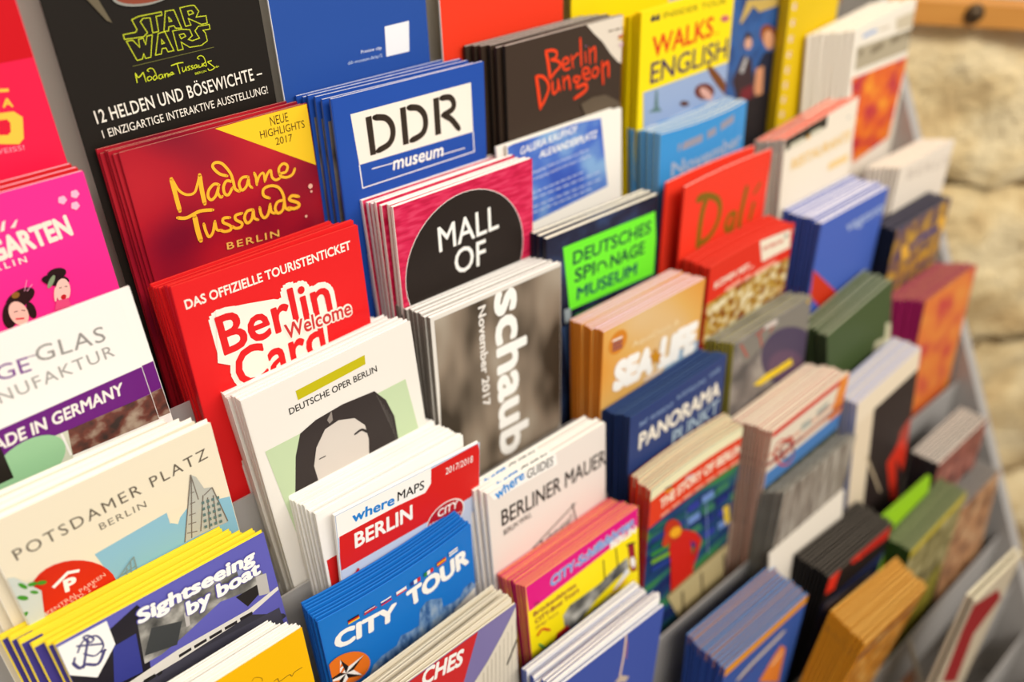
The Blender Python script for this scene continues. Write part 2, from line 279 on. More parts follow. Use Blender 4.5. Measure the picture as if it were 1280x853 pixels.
ART = {
 'starwars': [
  ('S', 'lettering', (215, 225, 50), [(29.97, 66.48), (30.03, 68.53), (38.79, 68.98), (41.01, 67.62), (39.0, 62.3), (40.54, 61.12), (43.86, 61.4), (43.4, 68.06), (46.25, 67.98), (46.69, 61.3), (49.54, 61.2), (49.59, 59.75), (38.7, 59.94), (35.43, 60.81), (35.86, 62.62), (36.66, 65.37), (35.78, 66.38), (29.97, 66.48)], 0.34, 0),
  ('S', 'lettering', (215, 225, 50), [(51.48, 59.78), (48.68, 68.42), (50.88, 68.52), (51.43, 66.84), (53.91, 66.68), (54.55, 67.99), (57.35, 68.49), (55.59, 59.87), (51.48, 59.78)], 0.35, 0),
  ('S', 'lettering', (215, 225, 50), [(52.37, 62.56), (52.18, 64.6), (53.48, 64.53), (52.37, 62.56)], 0.35, 0),
  ('S', 'lettering', (215, 225, 50), [(58.57, 59.49), (59.44, 67.96), (62.1, 67.83), (61.52, 64.73), (67.26, 68.44), (70.3, 68.36), (70.39, 65.04), (67.43, 64.84), (65.45, 64.8), (67.34, 62.42), (65.72, 59.48), (63.49, 59.23), (58.57, 59.49)], 0.35, 0),
  ('S', 'lettering', (215, 225, 50), [(61.96, 61.53), (62.18, 63.35), (64.59, 62.86), (63.92, 61.55), (61.96, 61.53)], 0.35, 0),
  ('S', 'lettering', (215, 225, 50), [(30.55, 69.5), (33.16, 78.61), (35.68, 78.52), (36.87, 76.35), (37.24, 78.53), (39.79, 78.44), (42.88, 68.85), (40.35, 68.97), (38.8, 72.54), (38.35, 69.49), (36.14, 69.67), (35.84, 73.16), (33.43, 69.45), (30.55, 69.5)], 0.35, 0),
  ('S', 'lettering', (215, 225, 50), [(45.73, 68.78), (42.12, 77.99), (45.0, 77.96), (45.89, 75.7), (47.79, 75.77), (48.28, 77.69), (51.21, 77.65), (48.98, 68.48), (45.73, 68.78)], 0.35, 0),
  ('S', 'lettering', (215, 225, 50), [(46.6, 71.62), (46.27, 73.66), (47.59, 73.49), (46.6, 71.62)], 0.36, 0),
  ('S', 'lettering', (215, 225, 50), [(52.73, 68.86), (53.08, 78.01), (55.73, 77.92), (55.56, 74.52), (59.1, 77.64), (65.07, 77.86), (68.47, 76.33), (68.32, 72.6), (67.3, 71.19), (70.99, 71.24), (71.01, 69.1), (65.46, 69.03), (63.38, 70.78), (64.86, 74.42), (61.07, 74.94), (59.31, 74.0), (61.63, 72.6), (60.98, 69.74), (57.25, 68.89), (52.73, 68.86)], 0.35, 0),
  ('S', 'lettering', (215, 225, 50), [(55.4, 71.15), (55.92, 73.06), (58.39, 72.31), (57.73, 70.97), (55.4, 71.15)], 0.36, 0),
  ('S', 'lettering', (120, 120, 60), [(30.42, 80.76), (71.09, 79.83)], 0.24, 0),
  ('S', 'lettering', (215, 225, 50), [(30.83, 83.88), (30.57, 88.42)], 0.54, 1),
  ('S', 'lettering', (215, 225, 50), [(30.93, 84.21), (31.78, 86.22), (34.47, 84.34)], 0.48, 1),
  ('S', 'lettering', (215, 225, 50), [(34.47, 84.34), (34.71, 89.01)], 0.54, 1),
  ('S', 'lettering', (215, 225, 50), [(37.32, 86.79), (35.84, 87.09), (35.88, 88.65), (37.62, 88.1), (37.62, 86.86)], 0.37, 1),
  ('S', 'lettering', (215, 225, 50), [(39.89, 86.73), (38.37, 87.64), (38.8, 88.97), (40.2, 88.03)], 0.36, 1),
  ('S', 'lettering', (215, 225, 50), [(37.24, 84.62), (36.49, 83.85), (37.92, 83.23), (39.58, 84.19), (40.35, 88.69)], 0.36, 1),
  ('S', 'lettering', (215, 225, 50), [(42.71, 87.02), (41.34, 87.34), (41.27, 88.89), (42.65, 88.56), (42.9, 87.06), (43.19, 88.99)], 0.37, 1),
  ('S', 'lettering', (215, 225, 50), [(44.01, 86.98), (44.0, 88.85), (44.56, 87.41), (45.56, 87.31), (45.5, 88.86), (46.18, 87.44), (46.5, 88.76)], 0.37, 1),
  ('S', 'lettering', (215, 225, 50), [(46.96, 88.23), (48.24, 87.57), (47.44, 87.08), (46.96, 88.23), (48.79, 87.99)], 0.37, 1),
  ('S', 'lettering', (215, 225, 50), [(47.99, 84.09), (51.71, 83.61), (54.3, 83.82)], 0.49, 1),
  ('S', 'lettering', (215, 225, 50), [(51.13, 83.8), (51.49, 88.57)], 0.55, 1),
  ('S', 'lettering', (215, 225, 50), [(53.16, 85.78), (53.16, 87.98), (54.45, 87.3), (55.0, 85.85), (54.94, 88.04)], 0.37, 1),
  ('S', 'lettering', (215, 225, 50), [(57.11, 85.97), (55.82, 86.33), (56.88, 87.5), (55.65, 87.87)], 0.37, 1),
  ('S', 'lettering', (215, 225, 50), [(58.59, 85.96), (57.55, 86.37), (58.46, 87.38), (57.35, 87.78)], 0.37, 1),
  ('S', 'lettering', (215, 225, 50), [(60.46, 86.03), (59.16, 86.39), (59.26, 87.68), (60.38, 86.96), (60.46, 86.03), (60.84, 87.88)], 0.37, 1),
  ('S', 'lettering', (215, 225, 50), [(61.43, 86.23), (61.57, 87.65), (62.91, 87.16), (63.32, 85.98), (63.45, 87.78)], 0.37, 1),
  ('S', 'lettering', (215, 225, 50), [(62.32, 83.88), (61.49, 83.09), (63.02, 82.33), (64.79, 83.44), (65.19, 87.63), (63.7, 86.69), (65.15, 85.72)], 0.37, 1),
  ('S', 'lettering', (215, 225, 50), [(68.37, 85.74), (66.27, 85.95), (67.63, 87.5), (68.93, 89.37), (66.34, 90.11), (65.57, 88.99)], 0.44, 1),
  ('T', 'lettering', (215, 225, 50), 'BERLIN', (58.71, 90.61), (64.56, 90.38), 1.0, 0, 0, 1.0),
  ('T', 'lettering', (215, 225, 50), '*', (69.06, 90.36), (71.53, 90.23), 1.55, 0, 0, 1.0),
  ('T', 'lettering', (244, 236, 222), '12 HELDEN UND BÖSEWICHTE –', (7.88, 102.51), (93.39, 99.58), 6.11, 0.01, 0, 1.05),
  ('T', 'lettering', (244, 236, 222), '1 EINZIGARTIGE INTERAKTIVE AUSSTELLUNG!', (8.82, 109.58), (94.75, 107.71), 3.81, 0, 0, 1.0),
  ('P', 'picture', (150, 148, 140), [(58.9, 50.08), (58.44, 51.31), (57.26, 52.48), (55.4, 53.54), (52.97, 54.44), (50.09, 55.12), (46.9, 55.56), (43.56, 55.74), (40.24, 55.64), (37.1, 55.27), (34.31, 54.65), (32.0, 53.81), (30.28, 52.79), (29.25, 51.64), (28.96, 50.42), (29.42, 49.19), (30.6, 48.02), (32.46, 46.96), (34.89, 46.06), (37.77, 45.38), (40.96, 44.94), (44.3, 44.76), (47.62, 44.86), (50.76, 45.23), (53.55, 45.85), (55.86, 46.69), (57.58, 47.71), (58.61, 48.86)], 0),
  ('P', 'picture', (140, 70, 50), [(57.74, 50.4), (57.32, 51.4), (56.23, 52.35), (54.52, 53.19), (52.28, 53.88), (49.62, 54.39), (46.68, 54.69), (43.6, 54.77), (40.54, 54.62), (37.64, 54.26), (35.06, 53.69), (32.93, 52.95), (31.34, 52.08), (30.39, 51.11), (30.12, 50.1), (30.54, 49.1), (31.63, 48.15), (33.34, 47.31), (35.58, 46.62), (38.24, 46.11), (41.18, 45.81), (44.26, 45.73), (47.32, 45.88), (50.22, 46.24), (52.8, 46.81), (54.93, 47.55), (56.52, 48.42), (57.47, 49.39)], 0),
  ('P', 'picture', (105, 95, 75), [(14.9, 43.49), (21.35, 44.45), (26.28, 60.45), (24.13, 59.1)], 0),
 ],
 'blueposter': [
  ('P', 'label_panel', (238, 238, 240), [(66.73, 87.38), (83.34, 87.15), (81.83, 103.79), (65.9, 103.66)], 0),
  ('T', 'lettering', (235, 240, 250), 'Preview clip', (49.72, 98.73), (63.14, 98.9), 1.71, 0, 0, 1.0),
  ('T', 'lettering', (200, 215, 240), 'ddr-museum.de/qr/2', (40.63, 102.99), (63.21, 103.13), 1.71, 0, 0, 1.0),
 ],
 'aba': [
  ('P', 'picture', (205, 10, 25), [(0, -2), (99, -2), (99, 68), (0, 68)], 1),
  ('S', 'lettering', (250, 200, 70), [(78.55, 78.22), (85.22, 79.24)], 1.31, 0),
  ('T', 'lettering', (250, 200, 70), 'A', (80.75, 85.81), (84.91, 86.5), 3.81, 0.03, 0, 1.0),
  ('P', 'picture', (250, 200, 70), [(73.8, 87.27), (84.33, 88.34), (87.04, 91.5), (84.67, 100.56), (82.18, 102.47), (69.89, 99.18)], 0),
  ('P', 'picture', (225, 25, 55), [(72.91, 89.99), (80.74, 90.95), (81.57, 92.65), (80.64, 96.45), (79.08, 97.56), (71.11, 95.49)], 0),
  ('T', 'lettering', (240, 150, 170), 'WEISS!', (70.45, 104.42), (83.61, 105.45), 2.16, 0, 0, 1.0),
 ],
 'garten': [
  ('T', 'lettering', (232, 234, 215), 'GARTEN', (52.33, 29.23), (86.96, 27.28), 10.1, 0.05, 0, 1.0),
  ('T', 'lettering', (235, 235, 220), 'BERLIN', (44.2, 33.03), (64.98, 33.17), 2.99, 0.02, 0, 1.5),
  ('C', 'picture', (250, 190, 215), (87.72, 10.42), 1.0, 0),
  ('C', 'picture', (250, 190, 215), (86.89, 11.1), 1.0, 0),
  ('C', 'picture', (250, 190, 215), (86.07, 10.48), 1.0, 0),
  ('C', 'picture', (250, 190, 215), (86.39, 9.41), 1.0, 0),
  ('C', 'picture', (250, 190, 215), (87.41, 9.37), 1.0, 0),
  ('C', 'picture', (250, 190, 215), (93.48, 9.3), 1.0, 0),
  ('C', 'picture', (250, 190, 215), (92.65, 9.99), 1.0, 0),
  ('C', 'picture', (250, 190, 215), (91.81, 9.37), 1.0, 0),
  ('C', 'picture', (250, 190, 215), (92.13, 8.29), 1.0, 0),
  ('C', 'picture', (250, 190, 215), (93.16, 8.25), 1.0, 0),
  ('C', 'picture', (250, 190, 215), (92.1, 14.52), 1.0, 0),
  ('C', 'picture', (250, 190, 215), (91.27, 15.21), 1.0, 0),
  ('C', 'picture', (250, 190, 215), (90.43, 14.57), 1.0, 0),
  ('C', 'picture', (250, 190, 215), (90.75, 13.49), 1.0, 0),
  ('C', 'picture', (250, 190, 215), (91.78, 13.45), 1.0, 0),
  ('P', 'picture', (240, 235, 220), [(59.01, 16.21), (60.9, 12.32), (62.39, 11.7), (60.68, 16.03)], 0),
  ('P', 'picture', (240, 225, 215), [(63.18, 15.74), (66.21, 12.97), (67.09, 12.88), (65.01, 16.14)], 0),
  ('P', 'picture', (38, 24, 22), [(63.31, 48.04), (63.53, 47.1), (63.42, 46.22), (62.99, 45.46), (62.26, 44.84), (61.27, 44.4), (60.07, 44.16), (58.71, 44.13), (57.27, 44.32), (55.81, 44.71), (54.42, 45.29), (53.16, 46.02), (52.09, 46.87), (51.26, 47.8), (50.73, 48.76), (50.51, 49.7), (50.62, 50.58), (51.05, 51.34), (51.78, 51.96), (52.77, 52.4), (53.97, 52.64), (55.33, 52.67), (56.77, 52.48), (58.23, 52.09), (59.62, 51.51), (60.88, 50.78), (61.95, 49.93), (62.78, 49.0)], 0),
  ('P', 'picture', (38, 24, 22), [(47.29, 55.59), (47.6, 54.17), (48.05, 52.77), (48.64, 51.46), (49.34, 50.3), (50.1, 49.35), (50.88, 48.66), (51.66, 48.27), (52.39, 48.19), (53.03, 48.42), (53.55, 48.97), (53.93, 49.79), (54.14, 50.84), (54.19, 52.09), (54.05, 53.45), (53.74, 54.87), (53.29, 56.27), (52.7, 57.58), (52.0, 58.74), (51.24, 59.69), (50.46, 60.38), (49.68, 60.77), (48.95, 60.85), (48.31, 60.62), (47.79, 60.07), (47.41, 59.25), (47.2, 58.2), (47.15, 56.95)], 0),
  ('P', 'picture', (38, 24, 22), [(59.6, 60.03), (59.2, 59.94), (58.83, 59.65), (58.48, 59.16), (58.19, 58.49), (57.97, 57.69), (57.83, 56.79), (57.77, 55.84), (57.8, 54.88), (57.92, 53.97), (58.12, 53.14), (58.39, 52.45), (58.72, 51.92), (59.09, 51.58), (59.48, 51.45), (59.88, 51.54), (60.25, 51.83), (60.6, 52.32), (60.89, 52.99), (61.11, 53.79), (61.25, 54.69), (61.31, 55.64), (61.28, 56.6), (61.16, 57.51), (60.96, 58.34), (60.69, 59.03), (60.36, 59.56), (59.99, 59.9)], 0),
  ('P', 'picture', (238, 200, 180), [(57.56, 58.3), (57.85, 57.04), (57.96, 55.68), (57.87, 54.29), (57.61, 52.95), (57.17, 51.73), (56.59, 50.67), (55.88, 49.84), (55.09, 49.28), (54.26, 49.01), (53.42, 49.05), (52.62, 49.4), (51.9, 50.04), (51.3, 50.93), (50.84, 52.04), (50.55, 53.3), (50.44, 54.66), (50.53, 56.05), (50.79, 57.39), (51.23, 58.61), (51.81, 59.67), (52.52, 60.5), (53.31, 61.06), (54.14, 61.33), (54.98, 61.29), (55.78, 60.94), (56.5, 60.3), (57.1, 59.41)], 0),
  ('S', 'picture', (50, 30, 30), [(52.59, 53.82), (54.13, 53.88)], 0.54, 1),
  ('S', 'picture', (50, 30, 30), [(55.7, 54.12), (57.05, 54.86)], 0.55, 1),
  ('S', 'picture', (215, 60, 70), [(52.17, 57.27), (55.62, 58.32)], 1.09, 1),
  ('P', 'picture', (140, 100, 40), [(57.3, 46.44), (57.36, 46.11), (57.34, 45.78), (57.23, 45.48), (57.05, 45.21), (56.8, 44.99), (56.49, 44.83), (56.14, 44.74), (55.77, 44.72), (55.39, 44.78), (55.03, 44.91), (54.7, 45.1), (54.42, 45.35), (54.2, 45.64), (54.06, 45.96), (54.0, 46.29), (54.02, 46.62), (54.13, 46.92), (54.31, 47.19), (54.56, 47.41), (54.87, 47.57), (55.22, 47.66), (55.59, 47.68), (55.97, 47.62), (56.33, 47.49), (56.66, 47.3), (56.94, 47.05), (57.16, 46.76)], 0),
  ('S', 'picture', (250, 180, 210), [(59.57, 45.71), (62.08, 40.95)], 0.31, 1),
  ('S', 'picture', (250, 180, 210), [(60.48, 46.07), (63.64, 43.62)], 0.31, 1),
  ('P', 'picture', (35, 25, 22), [(78.68, 43.07), (78.72, 42.47), (78.56, 41.87), (78.19, 41.3), (77.64, 40.79), (76.94, 40.37), (76.13, 40.05), (75.23, 39.86), (74.3, 39.8), (73.39, 39.87), (72.53, 40.08), (71.78, 40.41), (71.17, 40.84), (70.73, 41.36), (70.48, 41.93), (70.44, 42.53), (70.6, 43.13), (70.97, 43.7), (71.52, 44.21), (72.22, 44.63), (73.03, 44.95), (73.93, 45.14), (74.86, 45.2), (75.77, 45.13), (76.63, 44.92), (77.38, 44.59), (77.99, 44.16), (78.43, 43.64)], 0),
  ('P', 'picture', (30, 22, 22), [(78.68, 47.43), (78.58, 46.74), (78.21, 45.98), (77.59, 45.19), (76.75, 44.4), (75.74, 43.66), (74.6, 43.0), (73.39, 42.46), (72.18, 42.06), (71.01, 41.82), (69.97, 41.76), (69.08, 41.88), (68.4, 42.16), (67.97, 42.61), (67.8, 43.19), (67.9, 43.88), (68.27, 44.64), (68.89, 45.43), (69.73, 46.22), (70.74, 46.96), (71.88, 47.62), (73.09, 48.16), (74.3, 48.56), (75.47, 48.8), (76.51, 48.86), (77.4, 48.74), (78.08, 48.46), (78.51, 48.01)], 0),
  ('P', 'picture', (130, 160, 120), [(72.8, 45.14), (72.38, 45.74), (71.91, 46.32), (71.4, 46.85), (70.89, 47.31), (70.41, 47.68), (69.96, 47.93), (69.59, 48.05), (69.3, 48.04), (69.11, 47.9), (69.04, 47.63), (69.07, 47.24), (69.22, 46.77), (69.47, 46.23), (69.82, 45.64), (70.24, 45.04), (70.71, 44.46), (71.22, 43.93), (71.73, 43.47), (72.21, 43.1), (72.66, 42.85), (73.03, 42.73), (73.32, 42.74), (73.51, 42.88), (73.58, 43.15), (73.55, 43.54), (73.4, 44.01), (73.15, 44.55)], 0),
  ('P', 'picture', (240, 205, 188), [(77.91, 51.78), (78.11, 50.47), (78.13, 49.21), (77.99, 48.06), (77.69, 47.07), (77.25, 46.3), (76.68, 45.79), (76.01, 45.55), (75.28, 45.61), (74.53, 45.95), (73.79, 46.57), (73.1, 47.43), (72.49, 48.49), (72.0, 49.69), (71.65, 50.98), (71.45, 52.29), (71.43, 53.55), (71.57, 54.7), (71.87, 55.69), (72.31, 56.46), (72.88, 56.97), (73.55, 57.21), (74.28, 57.15), (75.03, 56.81), (75.77, 56.19), (76.46, 55.33), (77.07, 54.27), (77.56, 53.07)], 0),
  ('P', 'picture', (240, 205, 188), [(71.85, 52.33), (71.61, 53.08), (71.34, 53.78), (71.07, 54.4), (70.81, 54.9), (70.57, 55.26), (70.36, 55.45), (70.19, 55.48), (70.07, 55.34), (70.01, 55.03), (70.01, 54.57), (70.07, 53.99), (70.19, 53.32), (70.36, 52.58), (70.57, 51.81), (70.81, 51.06), (71.08, 50.36), (71.35, 49.74), (71.61, 49.24), (71.85, 48.88), (72.06, 48.69), (72.23, 48.66), (72.35, 48.8), (72.41, 49.11), (72.41, 49.57), (72.35, 50.15), (72.23, 50.82), (72.06, 51.56)], 0),
  ('P', 'picture', (225, 80, 130), [(70.62, 55.23), (75.89, 55.68), (75.73, 59.93), (68.6, 59.55)], 0),
  ('P', 'picture', (190, 30, 40), [(75.28, 54.57), (75.3, 54.3), (75.25, 54.04), (75.15, 53.81), (74.99, 53.61), (74.78, 53.45), (74.54, 53.35), (74.28, 53.31), (74.01, 53.33), (73.73, 53.4), (73.48, 53.53), (73.25, 53.71), (73.07, 53.94), (72.94, 54.18), (72.86, 54.45), (72.84, 54.72), (72.89, 54.98), (72.99, 55.21), (73.15, 55.41), (73.36, 55.57), (73.6, 55.67), (73.86, 55.71), (74.13, 55.69), (74.41, 55.62), (74.66, 55.49), (74.89, 55.31), (75.07, 55.08), (75.2, 54.84)], 0),
  ('S', 'picture', (50, 30, 30), [(73.58, 49.64), (74.59, 49.61)], 0.47, 1),
  ('S', 'picture', (50, 30, 30), [(75.98, 49.75), (77.06, 50.0)], 0.47, 1),
 ],
 'glas': [
  ('T', 'lettering', (120, 60, 140), 'GE', (42.65, 20.05), (56.0, 21.03), 7.15, 0, 0, 1.0),
  ('S', 'lettering', (150, 130, 150), [(56.67, 14.28), (59.79, 14.65)], 0.53, 0),
  ('T', 'lettering', (150, 145, 140), 'GLAS', (59.25, 18.52), (88.16, 20.89), 7.56, 0, 0, 1.1),
  ('T', 'lettering', (165, 160, 155), 'NUFAKTUR', (40.1, 30.29), (89.63, 29.75), 5.92, 0, 0, 1.15),
  ('P', 'picture', (105, 28, 120), [(16.03, 42.47), (105.02, 40.6), (105.69, 56.5), (10.39, 57.94)], 1),
  ('T', 'lettering', (240, 232, 225), 'MADE IN GERMANY', (25.45, 52.06), (88.56, 50.7), 6.51, 0.03, 0.2, 1.0),
  ('P', 'picture', 'pic_jewel', [(59.8, 56.42), (104.73, 56.67), (109.48, 72.45), (55.49, 70.01)], 0),
  ('P', 'picture', (205, 205, 185), [(13.14, 55.21), (59.8, 56.42), (56.97, 75.08), (7.76, 70.04)], 0),
  ('P', 'picture', (150, 195, 150), [(56.45, 63.79), (55.57, 66.54), (53.93, 69.2), (51.61, 71.63), (48.72, 73.71), (45.42, 75.34), (41.86, 76.42), (38.22, 76.92), (34.69, 76.8), (31.45, 76.07), (28.65, 74.77), (26.43, 72.96), (24.92, 70.73), (24.18, 68.2), (24.25, 65.49), (25.13, 62.74), (26.77, 60.08), (29.09, 57.65), (31.98, 55.57), (35.28, 53.94), (38.84, 52.86), (42.48, 52.36), (46.01, 52.48), (49.25, 53.21), (52.05, 54.51), (54.27, 56.32), (55.78, 58.55), (56.52, 61.08)], 0),
  ('P', 'picture', (35, 28, 25), [(15.4, 48.98), (33.13, 49.7), (32.57, 67.76), (12.92, 68.2)], 0),
  ('S', 'picture', (235, 230, 225), [(56.9, 56.71), (57.14, 69.65)], 1.05, 0),
 ],
 'pots': [
  ('T', 'lettering', (95, 85, 72), 'POTSDAMER PLATZ', (6.41, 23.71), (94.69, 18.41), 6.08, 0, 0, 1.25),
  ('T', 'lettering', (120, 112, 98), 'BERLIN', (40.53, 29.2), (61.88, 28.75), 3.75, 0, 0, 1.2),
  ('P', 'picture', (140, 190, 212), [(34.57, 40.28), (69.24, 37.52), (69.1, 44.8), (77.74, 39.49), (100.75, 47.0), (101.5, 84.86), (67.68, 71.51), (30.04, 78.74), (37.81, 58.32)], 0),
  ('P', 'picture', (238, 226, 200), [(69.24, 37.52), (82.75, 37.62), (74.39, 43.92), (72.48, 47.11), (69.26, 44.16)], 0),
  ('P', 'label_panel', (214, 42, 20), [(38.43, 56.06), (37.2, 51.75), (35.22, 47.55), (32.57, 43.67), (29.4, 40.31), (25.86, 37.63), (22.13, 35.77), (18.39, 34.83), (14.84, 34.84), (11.65, 35.82), (8.98, 37.7), (6.96, 40.4), (5.7, 43.78), (5.27, 47.67), (5.67, 51.88), (6.9, 56.19), (8.88, 60.39), (11.53, 64.27), (14.7, 67.63), (18.24, 70.31), (21.97, 72.17), (25.71, 73.11), (29.26, 73.1), (32.45, 72.12), (35.12, 70.24), (37.14, 67.54), (38.4, 64.16), (38.83, 60.27)], 0),
  ('T', 'lettering', (250, 247, 240), 'P', (17.94, 52.68), (23.22, 53.39), 7.31, 0.05, 0, 1.0),
  ('S', 'lettering', (250, 247, 240), [(14.4, 46.5), (21.9, 42.63), (26.47, 44.63)], 1.62, 0),
  ('T', 'lettering', (245, 200, 180), 'ZENTRAL PARKEN', (7.71, 59.92), (35.63, 54.83), 2.19, 0, 0, 1.0),
  ('T', 'lettering', (245, 200, 180), 'JE STD. 2 €', (14.9, 61.27), (30.73, 58.19), 2.1, 0, 0, 1.0),
  ('P', 'picture', (188, 188, 178), [(72.89, 59.59), (84.54, 22.88), (86.72, 25.64), (88.76, 34.14), (92.47, 35.75), (95.23, 61.09), (82.2, 59.93)], 0),
  ('S', 'picture', (120, 110, 100), [(72.89, 59.59), (84.54, 22.88)], 0.54, 0),
  ('S', 'picture', (120, 110, 100), [(84.54, 22.88), (84.75, 38.91)], 0.51, 0),
  ('S', 'picture', (120, 110, 100), [(76.9, 50.13), (80.71, 51.21)], 0.54, 0),
  ('S', 'picture', (120, 110, 100), [(75.15, 55.02), (79.97, 56.83)], 0.54, 0),
  ('S', 'picture', (120, 110, 100), [(78.43, 45.15), (81.73, 45.86)], 0.53, 0),
  ('S', 'picture', (120, 110, 100), [(80.36, 39.0), (83.05, 39.28)], 0.52, 0),
  ('S', 'picture', (120, 110, 100), [(82.17, 32.86), (84.0, 33.3)], 0.52, 0),
  ('S', 'picture', (120, 110, 100), [(84.54, 24.3), (76.51, 59.05)], 0.51, 0),
  ('S', 'picture', (120, 110, 100), [(87.37, 37.65), (81.49, 57.88)], 0.53, 0),
  ('S', 'picture', (120, 110, 100), [(87.87, 37.97), (92.47, 35.75)], 0.53, 0),
  ('S', 'picture', (120, 110, 100), [(92.47, 35.75), (95.38, 60.4)], 0.53, 0),
  ('S', 'picture', (120, 110, 100), [(89.1, 40.24), (85.9, 59.38)], 0.53, 0),
  ('S', 'picture', (120, 110, 100), [(91.96, 40.6), (89.64, 58.84)], 0.53, 0),
  ('P', 'picture', (95, 120, 120), [(85.66, 40.98), (87.0, 41.26), (86.84, 42.94), (85.5, 42.67)], 0),
  ('P', 'picture', (95, 120, 120), [(88.13, 41.4), (89.48, 41.68), (89.33, 43.37), (87.98, 43.09)], 0),
  ('P', 'picture', (95, 120, 120), [(90.62, 41.82), (91.98, 42.1), (91.83, 43.8), (90.47, 43.52)], 0),
  ('P', 'picture', (95, 120, 120), [(93.13, 42.25), (94.5, 42.53), (94.35, 44.23), (92.99, 43.95)], 0),
  ('P', 'picture', (95, 120, 120), [(85.18, 44.55), (86.52, 44.83), (86.36, 46.53), (85.02, 46.24)], 0),
  ('P', 'picture', (95, 120, 120), [(87.66, 44.98), (89.01, 45.26), (88.86, 46.97), (87.51, 46.68)], 0),
  ('P', 'picture', (95, 120, 120), [(90.16, 45.41), (91.52, 45.7), (91.37, 47.42), (90.01, 47.12)], 0),
  ('P', 'picture', (95, 120, 120), [(92.68, 45.85), (94.05, 46.14), (93.9, 47.86), (92.53, 47.57)], 0),
  ('P', 'picture', (95, 120, 120), [(84.7, 48.14), (86.04, 48.43), (85.88, 50.14), (84.54, 49.85)], 0),
  ('P', 'picture', (95, 120, 120), [(87.19, 48.59), (88.54, 48.88), (88.39, 50.6), (87.03, 50.3)], 0),
  ('P', 'picture', (95, 120, 120), [(89.69, 49.04), (91.06, 49.33), (90.91, 51.06), (89.54, 50.76)], 0),
  ('P', 'picture', (95, 120, 120), [(92.22, 49.49), (93.59, 49.79), (93.45, 51.52), (92.07, 51.22)], 0),
  ('P', 'picture', (95, 120, 120), [(84.21, 51.76), (85.56, 52.06), (85.4, 53.79), (84.05, 53.48)], 0),
  ('P', 'picture', (95, 120, 120), [(86.71, 52.22), (88.07, 52.52), (87.91, 54.26), (86.55, 53.95)], 0),
  ('P', 'picture', (95, 120, 120), [(89.22, 52.69), (90.59, 52.99), (90.44, 54.73), (89.07, 54.43)], 0),
  ('P', 'picture', (95, 120, 120), [(91.76, 53.16), (93.14, 53.46), (92.99, 55.21), (91.61, 54.9)], 0),
  ('P', 'picture', (95, 120, 120), [(83.72, 55.41), (85.07, 55.72), (84.91, 57.46), (83.56, 57.15)], 0),
  ('P', 'picture', (95, 120, 120), [(86.23, 55.89), (87.59, 56.2), (87.43, 57.95), (86.07, 57.63)], 0),
  ('P', 'picture', (95, 120, 120), [(88.75, 56.37), (90.12, 56.68), (89.97, 58.44), (88.59, 58.12)], 0),
  ('P', 'picture', (95, 120, 120), [(91.29, 56.85), (92.67, 57.17), (92.53, 58.93), (91.14, 58.61)], 0),
  ('S', 'picture', (130, 150, 155), [(39.56, 59.66), (49.2, 51.69)], 0.53, 0),
  ('S', 'picture', (130, 150, 155), [(49.2, 51.69), (48.53, 60.33)], 0.52, 0),
  ('S', 'picture', (130, 150, 155), [(42.02, 58.47), (48.76, 57.43)], 0.53, 0),
  ('S', 'picture', (130, 150, 155), [(44.82, 56.01), (43.62, 60.46)], 0.52, 0),
  ('S', 'picture', (130, 150, 155), [(47.18, 53.22), (45.93, 59.9)], 0.52, 0),
  ('P', 'picture', (208, 214, 205), [(-16.64, 20.64), (2.97, 30.25), (9.84, 44.1), (5.53, 64.52), (-3.6, 62.87), (-28.65, 55.91)], 0),
  ('P', 'picture', (70, 150, 40), [(5.51, 39.2), (5.33, 39.3), (5.1, 39.28), (4.83, 39.13), (4.54, 38.87), (4.24, 38.5), (3.94, 38.05), (3.66, 37.54), (3.41, 36.99), (3.21, 36.44), (3.07, 35.9), (2.99, 35.41), (2.98, 34.99), (3.03, 34.66), (3.15, 34.44), (3.33, 34.34), (3.56, 34.36), (3.83, 34.51), (4.12, 34.77), (4.42, 35.14), (4.72, 35.59), (5.0, 36.1), (5.25, 36.65), (5.45, 37.2), (5.59, 37.74), (5.67, 38.23), (5.68, 38.65), (5.63, 38.98)], 0),
  ('P', 'picture', (70, 150, 40), [(9.61, 38.86), (9.54, 39.11), (9.38, 39.32), (9.15, 39.47), (8.85, 39.57), (8.49, 39.61), (8.1, 39.58), (7.7, 39.48), (7.3, 39.33), (6.93, 39.12), (6.6, 38.87), (6.33, 38.6), (6.14, 38.31), (6.03, 38.02), (6.01, 37.74), (6.08, 37.49), (6.24, 37.28), (6.47, 37.13), (6.77, 37.03), (7.13, 36.99), (7.52, 37.02), (7.92, 37.12), (8.32, 37.27), (8.69, 37.48), (9.02, 37.73), (9.29, 38.0), (9.48, 38.29), (9.59, 38.58)], 0),
  ('P', 'picture', (70, 150, 40), [(13.08, 40.83), (12.99, 41.07), (12.82, 41.25), (12.57, 41.37), (12.26, 41.43), (11.89, 41.41), (11.5, 41.32), (11.09, 41.17), (10.69, 40.96), (10.32, 40.7), (10.0, 40.41), (9.74, 40.09), (9.56, 39.77), (9.47, 39.47), (9.46, 39.19), (9.55, 38.95), (9.72, 38.77), (9.97, 38.65), (10.28, 38.59), (10.65, 38.61), (11.04, 38.7), (11.45, 38.85), (11.85, 39.06), (12.22, 39.32), (12.54, 39.61), (12.8, 39.93), (12.98, 40.25), (13.07, 40.55)], 0),
